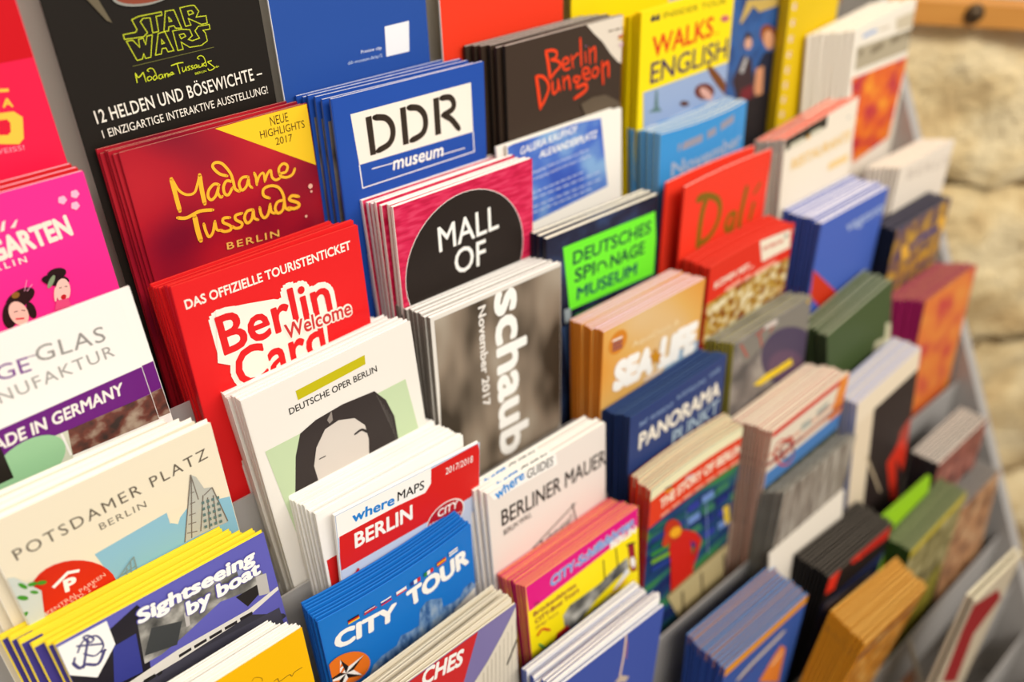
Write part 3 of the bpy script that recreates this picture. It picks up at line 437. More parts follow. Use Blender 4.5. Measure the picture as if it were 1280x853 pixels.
  ('P', 'picture', (70, 150, 40), [(4.24, 44.62), (4.09, 44.84), (3.86, 44.95), (3.56, 44.96), (3.2, 44.87), (2.8, 44.67), (2.38, 44.38), (1.97, 44.02), (1.58, 43.6), (1.23, 43.14), (0.94, 42.66), (0.73, 42.2), (0.6, 41.76), (0.56, 41.38), (0.62, 41.08), (0.77, 40.86), (1.0, 40.75), (1.3, 40.74), (1.66, 40.83), (2.06, 41.03), (2.48, 41.32), (2.89, 41.68), (3.28, 42.1), (3.63, 42.56), (3.92, 43.04), (4.13, 43.5), (4.26, 43.94), (4.3, 44.32)], 0),
  ('P', 'picture', (70, 150, 40), [(8.52, 44.23), (8.41, 44.39), (8.24, 44.47), (8.01, 44.48), (7.75, 44.41), (7.45, 44.26), (7.14, 44.05), (6.83, 43.78), (6.54, 43.47), (6.28, 43.13), (6.06, 42.78), (5.9, 42.43), (5.81, 42.11), (5.78, 41.83), (5.82, 41.61), (5.93, 41.45), (6.1, 41.37), (6.33, 41.36), (6.59, 41.43), (6.89, 41.58), (7.2, 41.79), (7.51, 42.06), (7.8, 42.37), (8.06, 42.71), (8.28, 43.06), (8.44, 43.41), (8.53, 43.73), (8.56, 44.01)], 0),
  ('P', 'picture', (70, 150, 40), [(1.88, 51.38), (1.89, 51.64), (1.83, 51.92), (1.69, 52.2), (1.48, 52.48), (1.22, 52.74), (0.91, 52.96), (0.57, 53.14), (0.22, 53.26), (-0.12, 53.33), (-0.44, 53.33), (-0.72, 53.27), (-0.95, 53.14), (-1.11, 52.96), (-1.2, 52.74), (-1.21, 52.48), (-1.15, 52.2), (-1.01, 51.92), (-0.8, 51.64), (-0.54, 51.38), (-0.23, 51.16), (0.11, 50.98), (0.46, 50.86), (0.8, 50.79), (1.12, 50.79), (1.4, 50.85), (1.63, 50.98), (1.79, 51.16)], 0),
  ('P', 'picture', (70, 150, 40), [(-2.57, 55.54), (-2.68, 55.64), (-2.82, 55.66), (-3.0, 55.61), (-3.21, 55.49), (-3.43, 55.3), (-3.65, 55.05), (-3.87, 54.76), (-4.07, 54.44), (-4.24, 54.1), (-4.37, 53.77), (-4.46, 53.46), (-4.5, 53.18), (-4.49, 52.95), (-4.43, 52.78), (-4.32, 52.68), (-4.18, 52.66), (-4.0, 52.71), (-3.79, 52.83), (-3.57, 53.02), (-3.35, 53.27), (-3.13, 53.56), (-2.93, 53.88), (-2.76, 54.22), (-2.63, 54.55), (-2.54, 54.86), (-2.5, 55.14), (-2.51, 55.37)], 0),
  ('P', 'picture', (70, 150, 40), [(-0.79, 58.16), (-0.89, 58.23), (-1.02, 58.23), (-1.18, 58.16), (-1.36, 58.03), (-1.54, 57.83), (-1.73, 57.58), (-1.91, 57.29), (-2.07, 56.98), (-2.2, 56.66), (-2.31, 56.34), (-2.37, 56.05), (-2.39, 55.8), (-2.37, 55.6), (-2.31, 55.46), (-2.21, 55.39), (-2.08, 55.39), (-1.92, 55.46), (-1.74, 55.59), (-1.56, 55.79), (-1.37, 56.04), (-1.19, 56.33), (-1.03, 56.64), (-0.9, 56.96), (-0.79, 57.28), (-0.73, 57.57), (-0.71, 57.82), (-0.73, 58.02)], 0),
  ('P', 'picture', (70, 150, 40), [(-1.36, 35.3), (-1.49, 35.45), (-1.67, 35.51), (-1.91, 35.49), (-2.18, 35.38), (-2.48, 35.18), (-2.79, 34.92), (-3.09, 34.6), (-3.37, 34.24), (-3.62, 33.85), (-3.82, 33.46), (-3.96, 33.08), (-4.03, 32.74), (-4.04, 32.45), (-3.98, 32.22), (-3.85, 32.07), (-3.67, 32.01), (-3.43, 32.03), (-3.16, 32.14), (-2.86, 32.34), (-2.55, 32.6), (-2.25, 32.92), (-1.97, 33.28), (-1.72, 33.67), (-1.52, 34.06), (-1.38, 34.44), (-1.31, 34.78), (-1.3, 35.07)], 0),
  ('P', 'picture', (70, 150, 40), [(-3.71, 42.53), (-3.75, 42.77), (-3.86, 43.0), (-4.05, 43.2), (-4.3, 43.37), (-4.6, 43.49), (-4.94, 43.56), (-5.3, 43.58), (-5.66, 43.54), (-6.0, 43.45), (-6.31, 43.32), (-6.57, 43.14), (-6.76, 42.93), (-6.89, 42.69), (-6.93, 42.45), (-6.89, 42.21), (-6.78, 41.98), (-6.59, 41.78), (-6.34, 41.61), (-6.04, 41.49), (-5.7, 41.42), (-5.34, 41.4), (-4.98, 41.44), (-4.64, 41.53), (-4.33, 41.66), (-4.07, 41.84), (-3.88, 42.05), (-3.75, 42.29)], 0),
  ('P', 'picture', (70, 150, 40), [(-7.05, 51.82), (-7.17, 51.91), (-7.33, 51.91), (-7.53, 51.83), (-7.74, 51.66), (-7.96, 51.42), (-8.19, 51.12), (-8.4, 50.77), (-8.59, 50.39), (-8.75, 50.0), (-8.86, 49.62), (-8.93, 49.27), (-8.96, 48.96), (-8.93, 48.71), (-8.85, 48.54), (-8.73, 48.45), (-8.57, 48.45), (-8.37, 48.53), (-8.16, 48.7), (-7.94, 48.94), (-7.71, 49.24), (-7.5, 49.59), (-7.31, 49.97), (-7.15, 50.36), (-7.04, 50.74), (-6.97, 51.09), (-6.94, 51.4), (-6.97, 51.65)], 0),
  ('P', 'picture', (70, 150, 40), [(-10.52, 62.08), (-10.66, 62.13), (-10.84, 62.08), (-11.03, 61.92), (-11.24, 61.67), (-11.45, 61.33), (-11.65, 60.92), (-11.83, 60.47), (-11.98, 59.99), (-12.1, 59.52), (-12.18, 59.06), (-12.21, 58.66), (-12.19, 58.32), (-12.13, 58.06), (-12.02, 57.9), (-11.88, 57.85), (-11.7, 57.9), (-11.51, 58.06), (-11.3, 58.31), (-11.09, 58.65), (-10.89, 59.06), (-10.71, 59.51), (-10.56, 59.99), (-10.44, 60.46), (-10.36, 60.92), (-10.33, 61.32), (-10.35, 61.66), (-10.41, 61.92)], 0),
  ('P', 'picture', (70, 150, 40), [(-8.67, 62.49), (-8.68, 62.66), (-8.75, 62.83), (-8.87, 62.99), (-9.03, 63.13), (-9.23, 63.24), (-9.45, 63.32), (-9.69, 63.36), (-9.93, 63.37), (-10.16, 63.33), (-10.38, 63.26), (-10.56, 63.16), (-10.7, 63.03), (-10.79, 62.88), (-10.83, 62.71), (-10.82, 62.54), (-10.75, 62.37), (-10.63, 62.21), (-10.47, 62.07), (-10.27, 61.96), (-10.05, 61.88), (-9.81, 61.84), (-9.57, 61.83), (-9.34, 61.87), (-9.12, 61.94), (-8.94, 62.04), (-8.8, 62.17), (-8.71, 62.32)], 0),
  ('P', 'picture', (70, 150, 40), [(-6.45, 60.63), (-6.53, 60.72), (-6.64, 60.76), (-6.78, 60.74), (-6.94, 60.66), (-7.12, 60.54), (-7.3, 60.37), (-7.48, 60.16), (-7.64, 59.93), (-7.79, 59.68), (-7.9, 59.43), (-7.98, 59.19), (-8.03, 58.97), (-8.03, 58.79), (-7.99, 58.65), (-7.91, 58.56), (-7.8, 58.52), (-7.66, 58.54), (-7.5, 58.62), (-7.32, 58.74), (-7.14, 58.91), (-6.96, 59.12), (-6.8, 59.35), (-6.65, 59.6), (-6.54, 59.85), (-6.46, 60.09), (-6.41, 60.31), (-6.41, 60.49)], 0),
  ('P', 'picture', (70, 150, 40), [(-0.5, 29.86), (-0.63, 29.87), (-0.78, 29.79), (-0.94, 29.62), (-1.1, 29.37), (-1.25, 29.05), (-1.38, 28.68), (-1.5, 28.27), (-1.59, 27.85), (-1.65, 27.44), (-1.67, 27.05), (-1.66, 26.71), (-1.61, 26.44), (-1.53, 26.25), (-1.42, 26.14), (-1.29, 26.13), (-1.14, 26.21), (-0.98, 26.38), (-0.82, 26.63), (-0.67, 26.95), (-0.54, 27.32), (-0.42, 27.73), (-0.33, 28.15), (-0.27, 28.56), (-0.25, 28.95), (-0.26, 29.29), (-0.31, 29.56), (-0.39, 29.75)], 0),
  ('S', 'picture', (120, 150, 90), [(-8.26, 53.05), (-5.47, 54.14), (-1.24, 52.01)], 0.42, 1),
  ('S', 'picture', (120, 150, 90), [(-9.75, 62.6), (-5.98, 60.72)], 0.42, 1),
 ],
 'sight': [
  ('P', 'picture', (70, 60, 140), [(0, 1.5), (9, 1.5), (9, 120), (0, 120)], 1),
  ('P', 'picture', (98, 96, 180), [(0, 0), (99, 0), (99, 211), (0, 211)], 0),
  ('P', 'picture', (34, 30, 38), [(-7.52, 17.43), (35.25, 1.82), (36.78, 6.25), (29.04, 51.89), (5.72, 50.8)], 0),
  ('P', 'picture', (55, 60, 140), [(19.99, 17.05), (30.56, 16.8), (27.39, 39.95), (14.37, 38.22)], 0),
  ('P', 'picture', 'pic_bridge', [(32.67, 11.99), (50.79, 12.18), (68.76, 12.89), (86.52, 14.14), (93.34, 21.85), (92.66, 31.0), (69.91, 25.89), (47.58, 33.88), (37.53, 36.37), (29.29, 36.06)], 0),
  ('P', 'picture', (60, 62, 62), [(30.43, 31.53), (37.32, 18.47), (50.8, 24.2), (45.17, 36.0)], 0),
  ('P', 'picture', (40, 36, 34), [(77.49, 28.38), (88.95, 28.19), (90.56, 33.6), (81.76, 38.02)], 0),
  ('P', 'picture', (190, 185, 178), [(89.43, 23.05), (94.97, 24.42), (94.07, 37.72), (88.58, 35.59)], 0),
  ('P', 'picture', (140, 145, 190), [(91.85, 8.02), (81.57, 8.54), (81.55, 18.52), (89.89, 20.66)], 0),
  ('P', 'picture', (190, 185, 180), [(52.65, 20.3), (54.92, 20.78), (53.48, 29.13), (51.6, 28.95)], 0),
  ('P', 'picture', (60, 58, 66), [(18.74, 41.88), (44.07, 40.67), (66.35, 42.57), (80.77, 42.93), (97.99, 55.3), (99.72, 58.18), (35.44, 64.84)], 0),
  ('P', 'picture', (70, 68, 80), [(-3.76, 41.46), (42.96, 45.38), (96.75, 49.89), (96.88, 74.08), (21.62, 81.84)], 0),
  ('P', 'picture', (232, 226, 214), [(15.28, 41.46), (44.49, 38.91), (81.39, 39.86), (98.69, 36.28), (98.83, 38.52), (81.69, 43.67), (43.9, 45.49), (17.85, 45.3)], 0),
  ('P', 'picture', (45, 40, 40), [(44.19, 42.19), (50.53, 42.01), (50.31, 43.81), (44.05, 44.05)], 0),
  ('P', 'picture', (45, 40, 40), [(51.97, 42.11), (58.41, 42.05), (58.2, 43.87), (51.84, 43.99)], 0),
  ('P', 'picture', (45, 40, 40), [(59.91, 42.03), (66.45, 42.09), (66.26, 43.93), (59.79, 43.93)], 0),
  ('P', 'picture', (45, 40, 40), [(68.01, 41.95), (74.66, 42.13), (74.48, 43.99), (67.91, 43.87)], 0),
  ('P', 'picture', (45, 40, 40), [(76.27, 41.87), (83.04, 42.17), (82.88, 44.05), (76.19, 43.81)], 0),
  ('P', 'picture', (40, 38, 36), [(26.23, 44.55), (31.77, 44.63), (31.72, 46.73), (26.08, 46.98)], 0),
  ('P', 'picture', (40, 38, 36), [(32.54, 45.32), (34.95, 45.07), (34.78, 46.92), (32.55, 47.19)], 0),
  ('T', 'lettering', (88, 80, 165), 'Sightseeing', (32.84, 12.38), (92.03, 13.46), 8.1, 0.085, 0.12, 1.0),
  ('T', 'lettering', (88, 80, 165), 'by boat', (53.78, 22.83), (92.76, 22.1), 8.37, 0.085, 0.12, 1.0),
  ('T', 'lettering', (250, 247, 240), 'Sightseeing', (32.84, 12.38), (92.03, 13.46), 8.1, 0.045, 0.12, 1.0),
  ('T', 'lettering', (250, 247, 240), 'by boat', (53.78, 22.83), (92.76, 22.1), 8.37, 0.045, 0.12, 1.0),
  ('P', 'label_panel', (250, 247, 240), [(-0.51, 0.67), (21.47, 0.92), (21.17, 15.51), (9.56, 27.69), (-0.71, 17.23)], 0),
  ('S', 'lettering', (75, 70, 120), [(11.85, 5.59), (6.25, 18.26)], 1.51, 1),
  ('S', 'lettering', (75, 70, 120), [(3.22, 12.91), (4.78, 17.59), (7.36, 17.27), (11.9, 20.66), (16.34, 15.29)], 1.52, 1),
  ('S', 'lettering', (75, 70, 120), [(7.33, 5.56), (16.51, 11.51)], 1.28, 1),
  ('S', 'lettering', (75, 70, 120), [(10.61, 2.63), (12.56, 3.01), (14.15, 6.27), (12.23, 7.2), (10.61, 2.63)], 0.96, 1),
  ('S', 'lettering', (75, 70, 120), [(6.32, 9.17), (10.04, 4.69), (15.59, 5.58), (16.57, 12.87), (12.05, 15.49), (8.3, 10.9)], 0.86, 1),
  ('S', 'lettering', (75, 70, 120), [(3.26, 13.61), (4.6, 10.9)], 1.3, 1),
  ('S', 'lettering', (75, 70, 120), [(16.68, 15.59), (14.67, 15.16)], 1.33, 1),
 ],
 'yellow': [
  ('S', 'lettering', (190, 140, 10), [(69.39, 14.23), (71.14, 12.99), (74.05, 16.01), (74.03, 18.63)], 0.5, 1),
  ('S', 'lettering', (150, 110, 20), [(79.23, 23.55), (81.35, 23.33), (81.87, 26.06), (87.19, 25.84), (88.39, 28.01), (90.28, 26.47), (94.55, 26.67)], 0.51, 1),
 ],
 'madame': [
  ('P', 'picture', (250, 205, 40), [(47.46, 0.62), (99.08, -0.43), (100.19, 35.0)], 0),
  ('T', 'lettering', (70, 45, 15), 'NEUE', (76.93, 6.71), (87.26, 6.67), 4.67, 0, 0, 1.0),
  ('T', 'lettering', (70, 45, 15), 'HIGHLIGHTS', (70.14, 11.77), (95.91, 12.25), 3.98, 0, 0, 1.0),
  ('T', 'lettering', (70, 45, 15), '2017', (77.88, 17.22), (87.67, 17.49), 3.82, 0, 0, 1.0),
  ('S', 'lettering', (248, 188, 50), [(20.47, 18.91), (20.53, 25.45), (20.66, 36.01)], 2.22, 1),
  ('S', 'lettering', (248, 188, 50), [(20.93, 19.73), (22.57, 25.38), (25.82, 28.82), (29.9, 29.04), (32.6, 24.95), (34.56, 21.01)], 1.31, 1),
  ('S', 'lettering', (248, 188, 50), [(34.56, 21.01), (33.94, 28.16), (33.81, 36.31)], 2.27, 1),
  ('S', 'lettering', (248, 188, 50), [(43.33, 28.89), (40.73, 27.75), (37.4, 29.93), (36.3, 33.15), (37.58, 35.35), (40.45, 33.73), (42.81, 29.59)], 1.51, 1),
  ('S', 'lettering', (248, 188, 50), [(42.81, 29.59), (41.76, 32.7), (42.58, 35.47), (43.74, 35.12)], 1.37, 1),
  ('S', 'lettering', (248, 188, 50), [(50.34, 29.21), (47.48, 28.0), (45.26, 30.54), (45.06, 34.08), (46.95, 35.39), (49.82, 32.29)], 1.52, 1),
  ('S', 'lettering', (248, 188, 50), [(48.38, 25.56), (44.58, 23.25), (42.0, 19.01), (43.48, 17.14), (47.05, 18.57), (50.13, 24.16), (50.89, 29.02), (51.05, 33.39), (53.18, 35.5)], 1.5, 1),
  ('S', 'lettering', (248, 188, 50), [(59.33, 29.22), (56.08, 28.76), (53.7, 31.3), (54.37, 35.13), (57.22, 33.96), (59.3, 30.08)], 1.52, 1),
  ('S', 'lettering', (248, 188, 50), [(59.3, 30.08), (59.01, 33.63), (60.25, 35.61)], 1.4, 1),
  ('S', 'lettering', (248, 188, 50), [(62.92, 28.1), (63.4, 31.29), (63.05, 34.85)], 1.53, 1),
  ('S', 'lettering', (248, 188, 50), [(63.19, 34.16), (65.46, 30.44), (67.89, 29.7), (67.78, 34.06)], 1.26, 1),
  ('S', 'lettering', (248, 188, 50), [(67.71, 34.41), (69.99, 30.68), (72.14, 29.48), (72.19, 33.16), (74.09, 35.35), (76.91, 34.93)], 1.42, 1),
  ('S', 'lettering', (248, 188, 50), [(76.57, 32.6), (80.48, 32.63), (82.04, 29.76), (79.81, 27.87), (76.88, 29.75), (77.11, 33.87), (80.3, 35.71), (83.98, 35.14), (86.07, 32.39)], 1.5, 1),
  ('S', 'lettering', (248, 188, 50), [(18.58, 38.89), (23.05, 40.37), (30.32, 39.15), (37.1, 40.63)], 1.77, 1),
  ('S', 'lettering', (248, 188, 50), [(27.12, 40.85), (26.96, 48.98), (27.28, 54.67)], 2.63, 1),
  ('S', 'lettering', (248, 188, 50), [(30.8, 46.24), (30.93, 50.34), (31.88, 54.03), (34.45, 52.3), (36.79, 46.77)], 1.54, 1),
  ('S', 'lettering', (248, 188, 50), [(36.71, 47.11), (36.79, 51.61), (39.09, 52.77)], 1.41, 1),
  ('S', 'lettering', (248, 188, 50), [(45.04, 47.51), (41.67, 46.76), (40.91, 48.89), (44.1, 51.84), (43.98, 54.07), (40.65, 54.06), (38.46, 52.33)], 1.56, 1),
  ('S', 'lettering', (248, 188, 50), [(51.94, 47.31), (48.19, 47.35), (47.9, 49.73), (50.68, 52.55), (49.67, 54.49), (46.92, 54.31), (45.06, 52.54)], 1.57, 1),
  ('S', 'lettering', (248, 188, 50), [(58.24, 47.25), (54.84, 47.13), (52.69, 50.19), (53.52, 53.5), (56.46, 52.2), (58.34, 47.51)], 1.6, 1),
  ('S', 'lettering', (248, 188, 50), [(58.34, 47.51), (58.04, 51.96), (59.98, 53.75)], 1.45, 1),
  ('S', 'lettering', (248, 188, 50), [(62.08, 47.21), (62.08, 51.01), (63.47, 53.76), (66.1, 52.32), (68.26, 47.3)], 1.6, 1),
  ('S', 'lettering', (248, 188, 50), [(68.19, 47.65), (68.16, 51.84), (70.24, 53.29)], 1.46, 1),
  ('S', 'lettering', (248, 188, 50), [(76.11, 47.5), (72.54, 47.51), (70.51, 50.69), (71.73, 53.78), (74.7, 52.82), (76.43, 48.75)], 1.62, 1),
  ('S', 'lettering', (248, 188, 50), [(68.52, 43.97), (65.53, 41.54), (66.23, 38.03), (70.57, 37.49), (74.79, 39.89), (76.58, 44.98), (76.49, 51.85), (78.87, 54.17)], 1.59, 1),
  ('S', 'lettering', (248, 188, 50), [(85.37, 48.33), (81.46, 46.65), (79.69, 48.4), (84.21, 51.6), (84.39, 53.76), (81.3, 54.17), (78.35, 52.6)], 1.79, 1),
  ('T', 'lettering', (240, 190, 90), 'BERLIN', (39.74, 64.28), (70.02, 66.93), 3.9, 0.01, 0, 1.25),
  ('C', 'picture', (245, 190, 165), (93.23, 44.58), 1.4, 0),
  ('C', 'picture', (245, 190, 165), (93.28, 47.68), 0.7, 0),
  ('C', 'picture', (245, 190, 165), (87.68, 60.75), 0.8, 0),
  ('C', 'picture', (245, 190, 165), (100.23, 41.44), 0.8, 0),
 ],
 'welcome': [
  ('T', 'lettering', (244, 236, 222), 'DAS OFFIZIELLE TOURISTENTICKET', (4.17, 13.28), (95.44, 11.99), 5.05, 0.025, 0, 1.0),
  ('T', 'lettering', (244, 236, 222), 'Berlin', (16.43, 43.74), (79.26, 42.05), 21.82, 0.145, 0, 1.0),
  ('T', 'lettering', (244, 236, 222), 'Card', (20.29, 66.08), (71.8, 65.58), 22.69, 0.145, 0, 1.0),
  ('P', 'picture', (244, 236, 222), [(17.54, 18.35), (34.02, 20.95), (47.57, 23.55), (77.1, 37.52), (74.64, 48.61), (73.52, 63.41), (21.44, 66.62), (20.97, 51.6), (12.55, 46.03)], 0),
  ('P', 'picture', (222, 30, 34), [(74.07, 49.32), (86.02, 47.98), (101.36, 49.72), (102.14, 69.66), (73.01, 67.08)], 0),
  ('T', 'lettering', (222, 30, 34), 'Berlin', (16.43, 43.74), (79.26, 42.05), 21.82, 0.02, 0, 1.0),
  ('T', 'lettering', (222, 30, 34), 'Card', (20.29, 66.08), (71.8, 65.58), 22.69, 0.02, 0, 1.0),
  ('T', 'lettering', (244, 236, 222), 'Welcome', (49.91, 48.17), (89.78, 48.53), 8.79, 0.12, 0, 1.0),
  ('T', 'lettering', (200, 50, 50), 'Welcome', (49.91, 48.17), (89.78, 48.53), 8.79, 0.02, 0, 1.0),
 ],
 'oper': [
  ('P', 'label_panel', (196, 184, 20), [(27.65, 8.45), (69.16, 7.11), (68.69, 12.66), (27.77, 14.2)], 0),
  ('T', 'lettering', (60, 55, 50), 'DEUTSCHE OPER BERLIN', (21.76, 20.21), (74.8, 20.36), 3.93, 0.015, 0, 1.0),
  ('P', 'picture', (196, 214, 172), [(4.53, 33.54), (91.12, 33.68), (95.79, 85.99), (98.33, 151.19), (12.71, 142.79)], 0),
  ('P', 'picture', (56, 48, 46), [(9.13, 87.49), (19.13, 45.56), (24.49, 33.59), (34.44, 30.38), (51.09, 29.26), (70.78, 31.2), (76.8, 40.34), (80.21, 53.35), (80.2, 69.77), (77.63, 99.28), (58.08, 122.45)], 0),
  ('P', 'picture', (214, 204, 194), [(27.62, 57.14), (31.27, 46.81), (38.3, 38.66), (46.83, 37.48), (56.1, 41.23), (61.35, 48.94), (61.95, 58.91), (59.04, 76.97), (47.79, 90.17), (34.04, 84.37), (28.11, 70.39)], 0),
  ('P', 'picture', (150, 140, 132), [(41.43, 36.66), (40.57, 33.89), (44.06, 29.84), (43.68, 35.67)], 0),
  ('S', 'picture', (50, 44, 42), [(54.4, 51.23), (58.86, 50.67), (61.98, 54.09)], 1.46, 1),
  ('S', 'picture', (60, 54, 52), [(31.15, 54.58), (35.28, 54.76)], 0.87, 1),
  ('S', 'picture', (95, 88, 84), [(71.74, 34.48), (75.27, 50.55)], 0.43, 1),
  ('S', 'picture', (95, 88, 84), [(73.21, 38.37), (76.13, 55.06)], 0.44, 1),
  ('S', 'picture', (95, 88, 84), [(74.7, 42.31), (76.99, 59.62)], 0.44, 1),
  ('S', 'picture', (95, 88, 84), [(76.21, 46.3), (77.87, 64.24)], 0.45, 1),
  ('S', 'picture', (95, 88, 84), [(77.74, 50.35), (78.75, 68.91)], 0.45, 1),
 ],
 'maps': [
  ('P', 'picture', (246, 242, 236), [(-4.58, -10.59), (60.9, -11.19), (60.49, 2.68), (61.71, 11.48), (56.05, 16.01), (37.01, 14.82), (1.56, 15.06), (-0.81, 15.45)], 0),
  ('P', 'label_panel', (214, 32, 28), [(1, 33), (9, 33), (9, 62), (1, 62)], 1),
  ('P', 'picture', (196, 206, 226), [(0, 0), (96, 0), (96, 100), (0, 100)], 0),
  ('P', 'picture', (250, 247, 240), [(-4.58, -10.59), (60.9, -11.19), (60.49, 2.68), (61.71, 11.48), (56.05, 16.01), (37.01, 14.82), (1.56, 15.06), (-0.81, 15.45)], 0),
  ('P', 'label_panel', (214, 32, 28), [(1.15, 14.81), (37.03, 14.46), (56.06, 15.63), (60.12, 11.25), (60.53, 1.46), (93.65, 0.09), (101.34, 32.82), (87.73, 36.88), (-0.29, 38.23)], 0),
  ('T', 'lettering', (35, 130, 210), 'where', (9.27, 10.25), (35.63, 12.41), 6.93, 0.03, 0, 1.0),
  ('T', 'lettering', (35, 30, 28), 'MAPS', (37.66, 11.43), (55.32, 12.43), 6.11, 0.01, 0, 1.0),
  ('T', 'lettering', (250, 247, 240), 'BERLIN', (9.47, 28.07), (46.79, 29.16), 10.45, 0.03, 0, 1.0),
  ('T', 'lettering', (250, 247, 240), '2017/2018', (70.2, 10.3), (89.74, 11.13), 4.56, 0, 0, 1.0),
  ('P', 'label_panel', (250, 247, 240), [(82.65, 37.14), (81.4, 34.84), (79.55, 32.88), (77.2, 31.33), (74.46, 30.29), (71.47, 29.8), (68.38, 29.89), (65.34, 30.56), (62.51, 31.77), (60.03, 33.46), (58.02, 35.54), (56.59, 37.91), (55.8, 40.46), (55.7, 43.05), (56.29, 45.56), (57.54, 47.86), (59.39, 49.82), (61.74, 51.37), (64.48, 52.41), (67.47, 52.9), (70.56, 52.81), (73.6, 52.14), (76.43, 50.93), (78.91, 49.24), (80.92, 47.16), (82.35, 44.79), (83.14, 42.24), (83.24, 39.65)], 0),
  ('P', 'label_panel', (180, 22, 32), [(81.98, 37.44), (80.8, 35.28), (79.05, 33.43), (76.83, 31.98), (74.23, 30.99), (71.39, 30.53), (68.46, 30.6), (65.58, 31.22), (62.89, 32.34), (60.54, 33.92), (58.63, 35.87), (57.26, 38.09), (56.51, 40.48), (56.41, 42.91), (56.96, 45.26), (58.14, 47.42), (59.89, 49.27), (62.11, 50.72), (64.71, 51.71), (67.55, 52.17), (70.48, 52.1), (73.36, 51.48), (76.05, 50.36), (78.4, 48.78), (80.31, 46.83), (81.68, 44.61), (82.43, 42.22), (82.53, 39.79)], 0),
  ('T', 'lettering', (250, 247, 240), 'CITY', (63.89, 38.23), (78.93, 38.69), 5.54, 0.02, 0.1, 1.0),
  ('T', 'lettering', (250, 247, 240), '& PUBLIC TRANSPORT', (57.74, 40.51), (80.6, 44.14), 1.36, 0, 0, 1.0),
  ('T', 'lettering', (250, 247, 240), 'MAP', (60.93, 48.52), (74.97, 49.36), 5.95, 0.03, 0, 1.0),
  ('T', 'lettering', (90, 95, 110), 'ATTRACTIONS', (13.27, 47.15), (36.54, 46.36), 2.64, 0, 0, 1.0),
  ('T', 'lettering', (110, 115, 130), 'DINING', (12.85, 52.76), (25.22, 52.31), 2.6, 0, 0, 1.0),
  ('P', 'picture', (195, 30, 40), [(10.85, 46.09), (10.73, 45.68), (10.52, 45.29), (10.22, 44.92), (9.85, 44.59), (9.43, 44.32), (8.99, 44.13), (8.53, 44.03), (8.09, 44.01), (7.69, 44.09), (7.34, 44.25), (7.08, 44.49), (6.89, 44.8), (6.81, 45.16), (6.83, 45.55), (6.95, 45.96), (7.16, 46.35), (7.46, 46.72), (7.83, 47.05), (8.25, 47.32), (8.69, 47.51), (9.15, 47.61), (9.59, 47.63), (9.99, 47.55), (10.34, 47.39), (10.6, 47.15), (10.79, 46.84), (10.87, 46.48)], 0),
  ('P', 'picture', (195, 30, 40), [(10.85, 46.09), (10.83, 44.44), (10.68, 43.17), (10.42, 42.35), (10.05, 42.03), (9.6, 42.21), (9.08, 42.89), (8.53, 44.03), (7.97, 45.58), (7.42, 47.46), (6.92, 49.57), (6.5, 51.81), (6.16, 54.07), (5.94, 56.23), (5.83, 58.19), (5.85, 59.84), (6.0, 61.11), (6.26, 61.93), (6.63, 62.25), (7.08, 62.07), (7.6, 61.39), (8.15, 60.25), (8.71, 58.7), (9.26, 56.82), (9.76, 54.71), (10.18, 52.47), (10.52, 50.21), (10.74, 48.05)], 0),
 ],
 'citytour': [
  ('P', 'picture', 'pic_reichstag', [(18.65, 67.81), (25.24, 56.21), (30.74, 53.35), (41.01, 52.94), (44.47, 47.28), (50.51, 49.05), (56.83, 49.25), (58.86, 37.22), (63.42, 34.18), (66.85, 35.28), (74.29, 40.42), (74.7, 48.52), (82.21, 51.16), (88.29, 50.81), (90.88, 46.77), (97.1, 45.57), (101.29, 52.35), (100.71, 98.09), (24.47, 99.77)], 0),
  ('P', 'picture', (232, 228, 215), [(102.12, 51.6), (100.77, 62.64), (54.4, 64.82), (48.65, 65.08), (78.47, 59.58)], 0),
  ('T', 'lettering', (110, 110, 100), 'SUMMER 2017', (83.07, 62.52), (100.0, 59.87), 1.91, 0, 0, 1.0),
  ('P', 'picture', (70, 95, 135), [(48.48, 60.46), (49.75, 60.51), (49.68, 66.01), (48.28, 65.83)], 0),
  ('P', 'picture', (70, 95, 135), [(50.87, 60.62), (52.14, 60.68), (52.09, 66.19), (50.68, 66.0)], 0),
  ('P', 'picture', (70, 95, 135), [(53.27, 60.78), (54.55, 60.84), (54.52, 66.37), (53.1, 66.18)], 0),
  ('P', 'picture', (70, 95, 135), [(55.69, 60.94), (56.98, 61.0), (56.96, 66.55), (55.53, 66.36)], 0),
  ('P', 'picture', (70, 95, 135), [(58.12, 61.11), (59.42, 61.17), (59.41, 66.73), (57.97, 66.54)], 0),
  ('T', 'lettering', (250, 247, 240), 'CITY', (5.41, 26.57), (43.1, 30.85), 12.34, 0.055, 0, 1.0),
  ('T', 'lettering', (250, 247, 240), 'TOUR', (51.42, 29.42), (96.36, 28.28), 13.47, 0.055, 0, 1.0),
  ('P', 'label_panel', (30, 25, 25), [(15.11, 9.84), (21.71, 9.84), (21.71, 10.91), (15.11, 10.91)], 0),
  ('P', 'label_panel', (210, 30, 30), [(15.11, 10.91), (21.71, 10.91), (21.71, 11.97), (15.11, 11.97)], 0),
  ('P', 'label_panel', (245, 200, 20), [(15.11, 11.97), (21.71, 11.97), (21.71, 13.04), (15.11, 13.04)], 0),
  ('P', 'label_panel', (50, 60, 140), [(24.87, 10.02), (31.47, 10.02), (31.47, 10.66), (24.87, 10.66)], 0),
  ('P', 'label_panel', (225, 225, 230), [(24.87, 10.66), (31.47, 10.66), (31.47, 11.3), (24.87, 11.3)], 0),
  ('P', 'label_panel', (200, 40, 60), [(24.87, 11.3), (31.47, 11.3), (31.47, 11.94), (24.87, 11.94)], 0),
  ('P', 'label_panel', (225, 225, 230), [(24.87, 11.94), (31.47, 11.94), (31.47, 12.58), (24.87, 12.58)], 0),
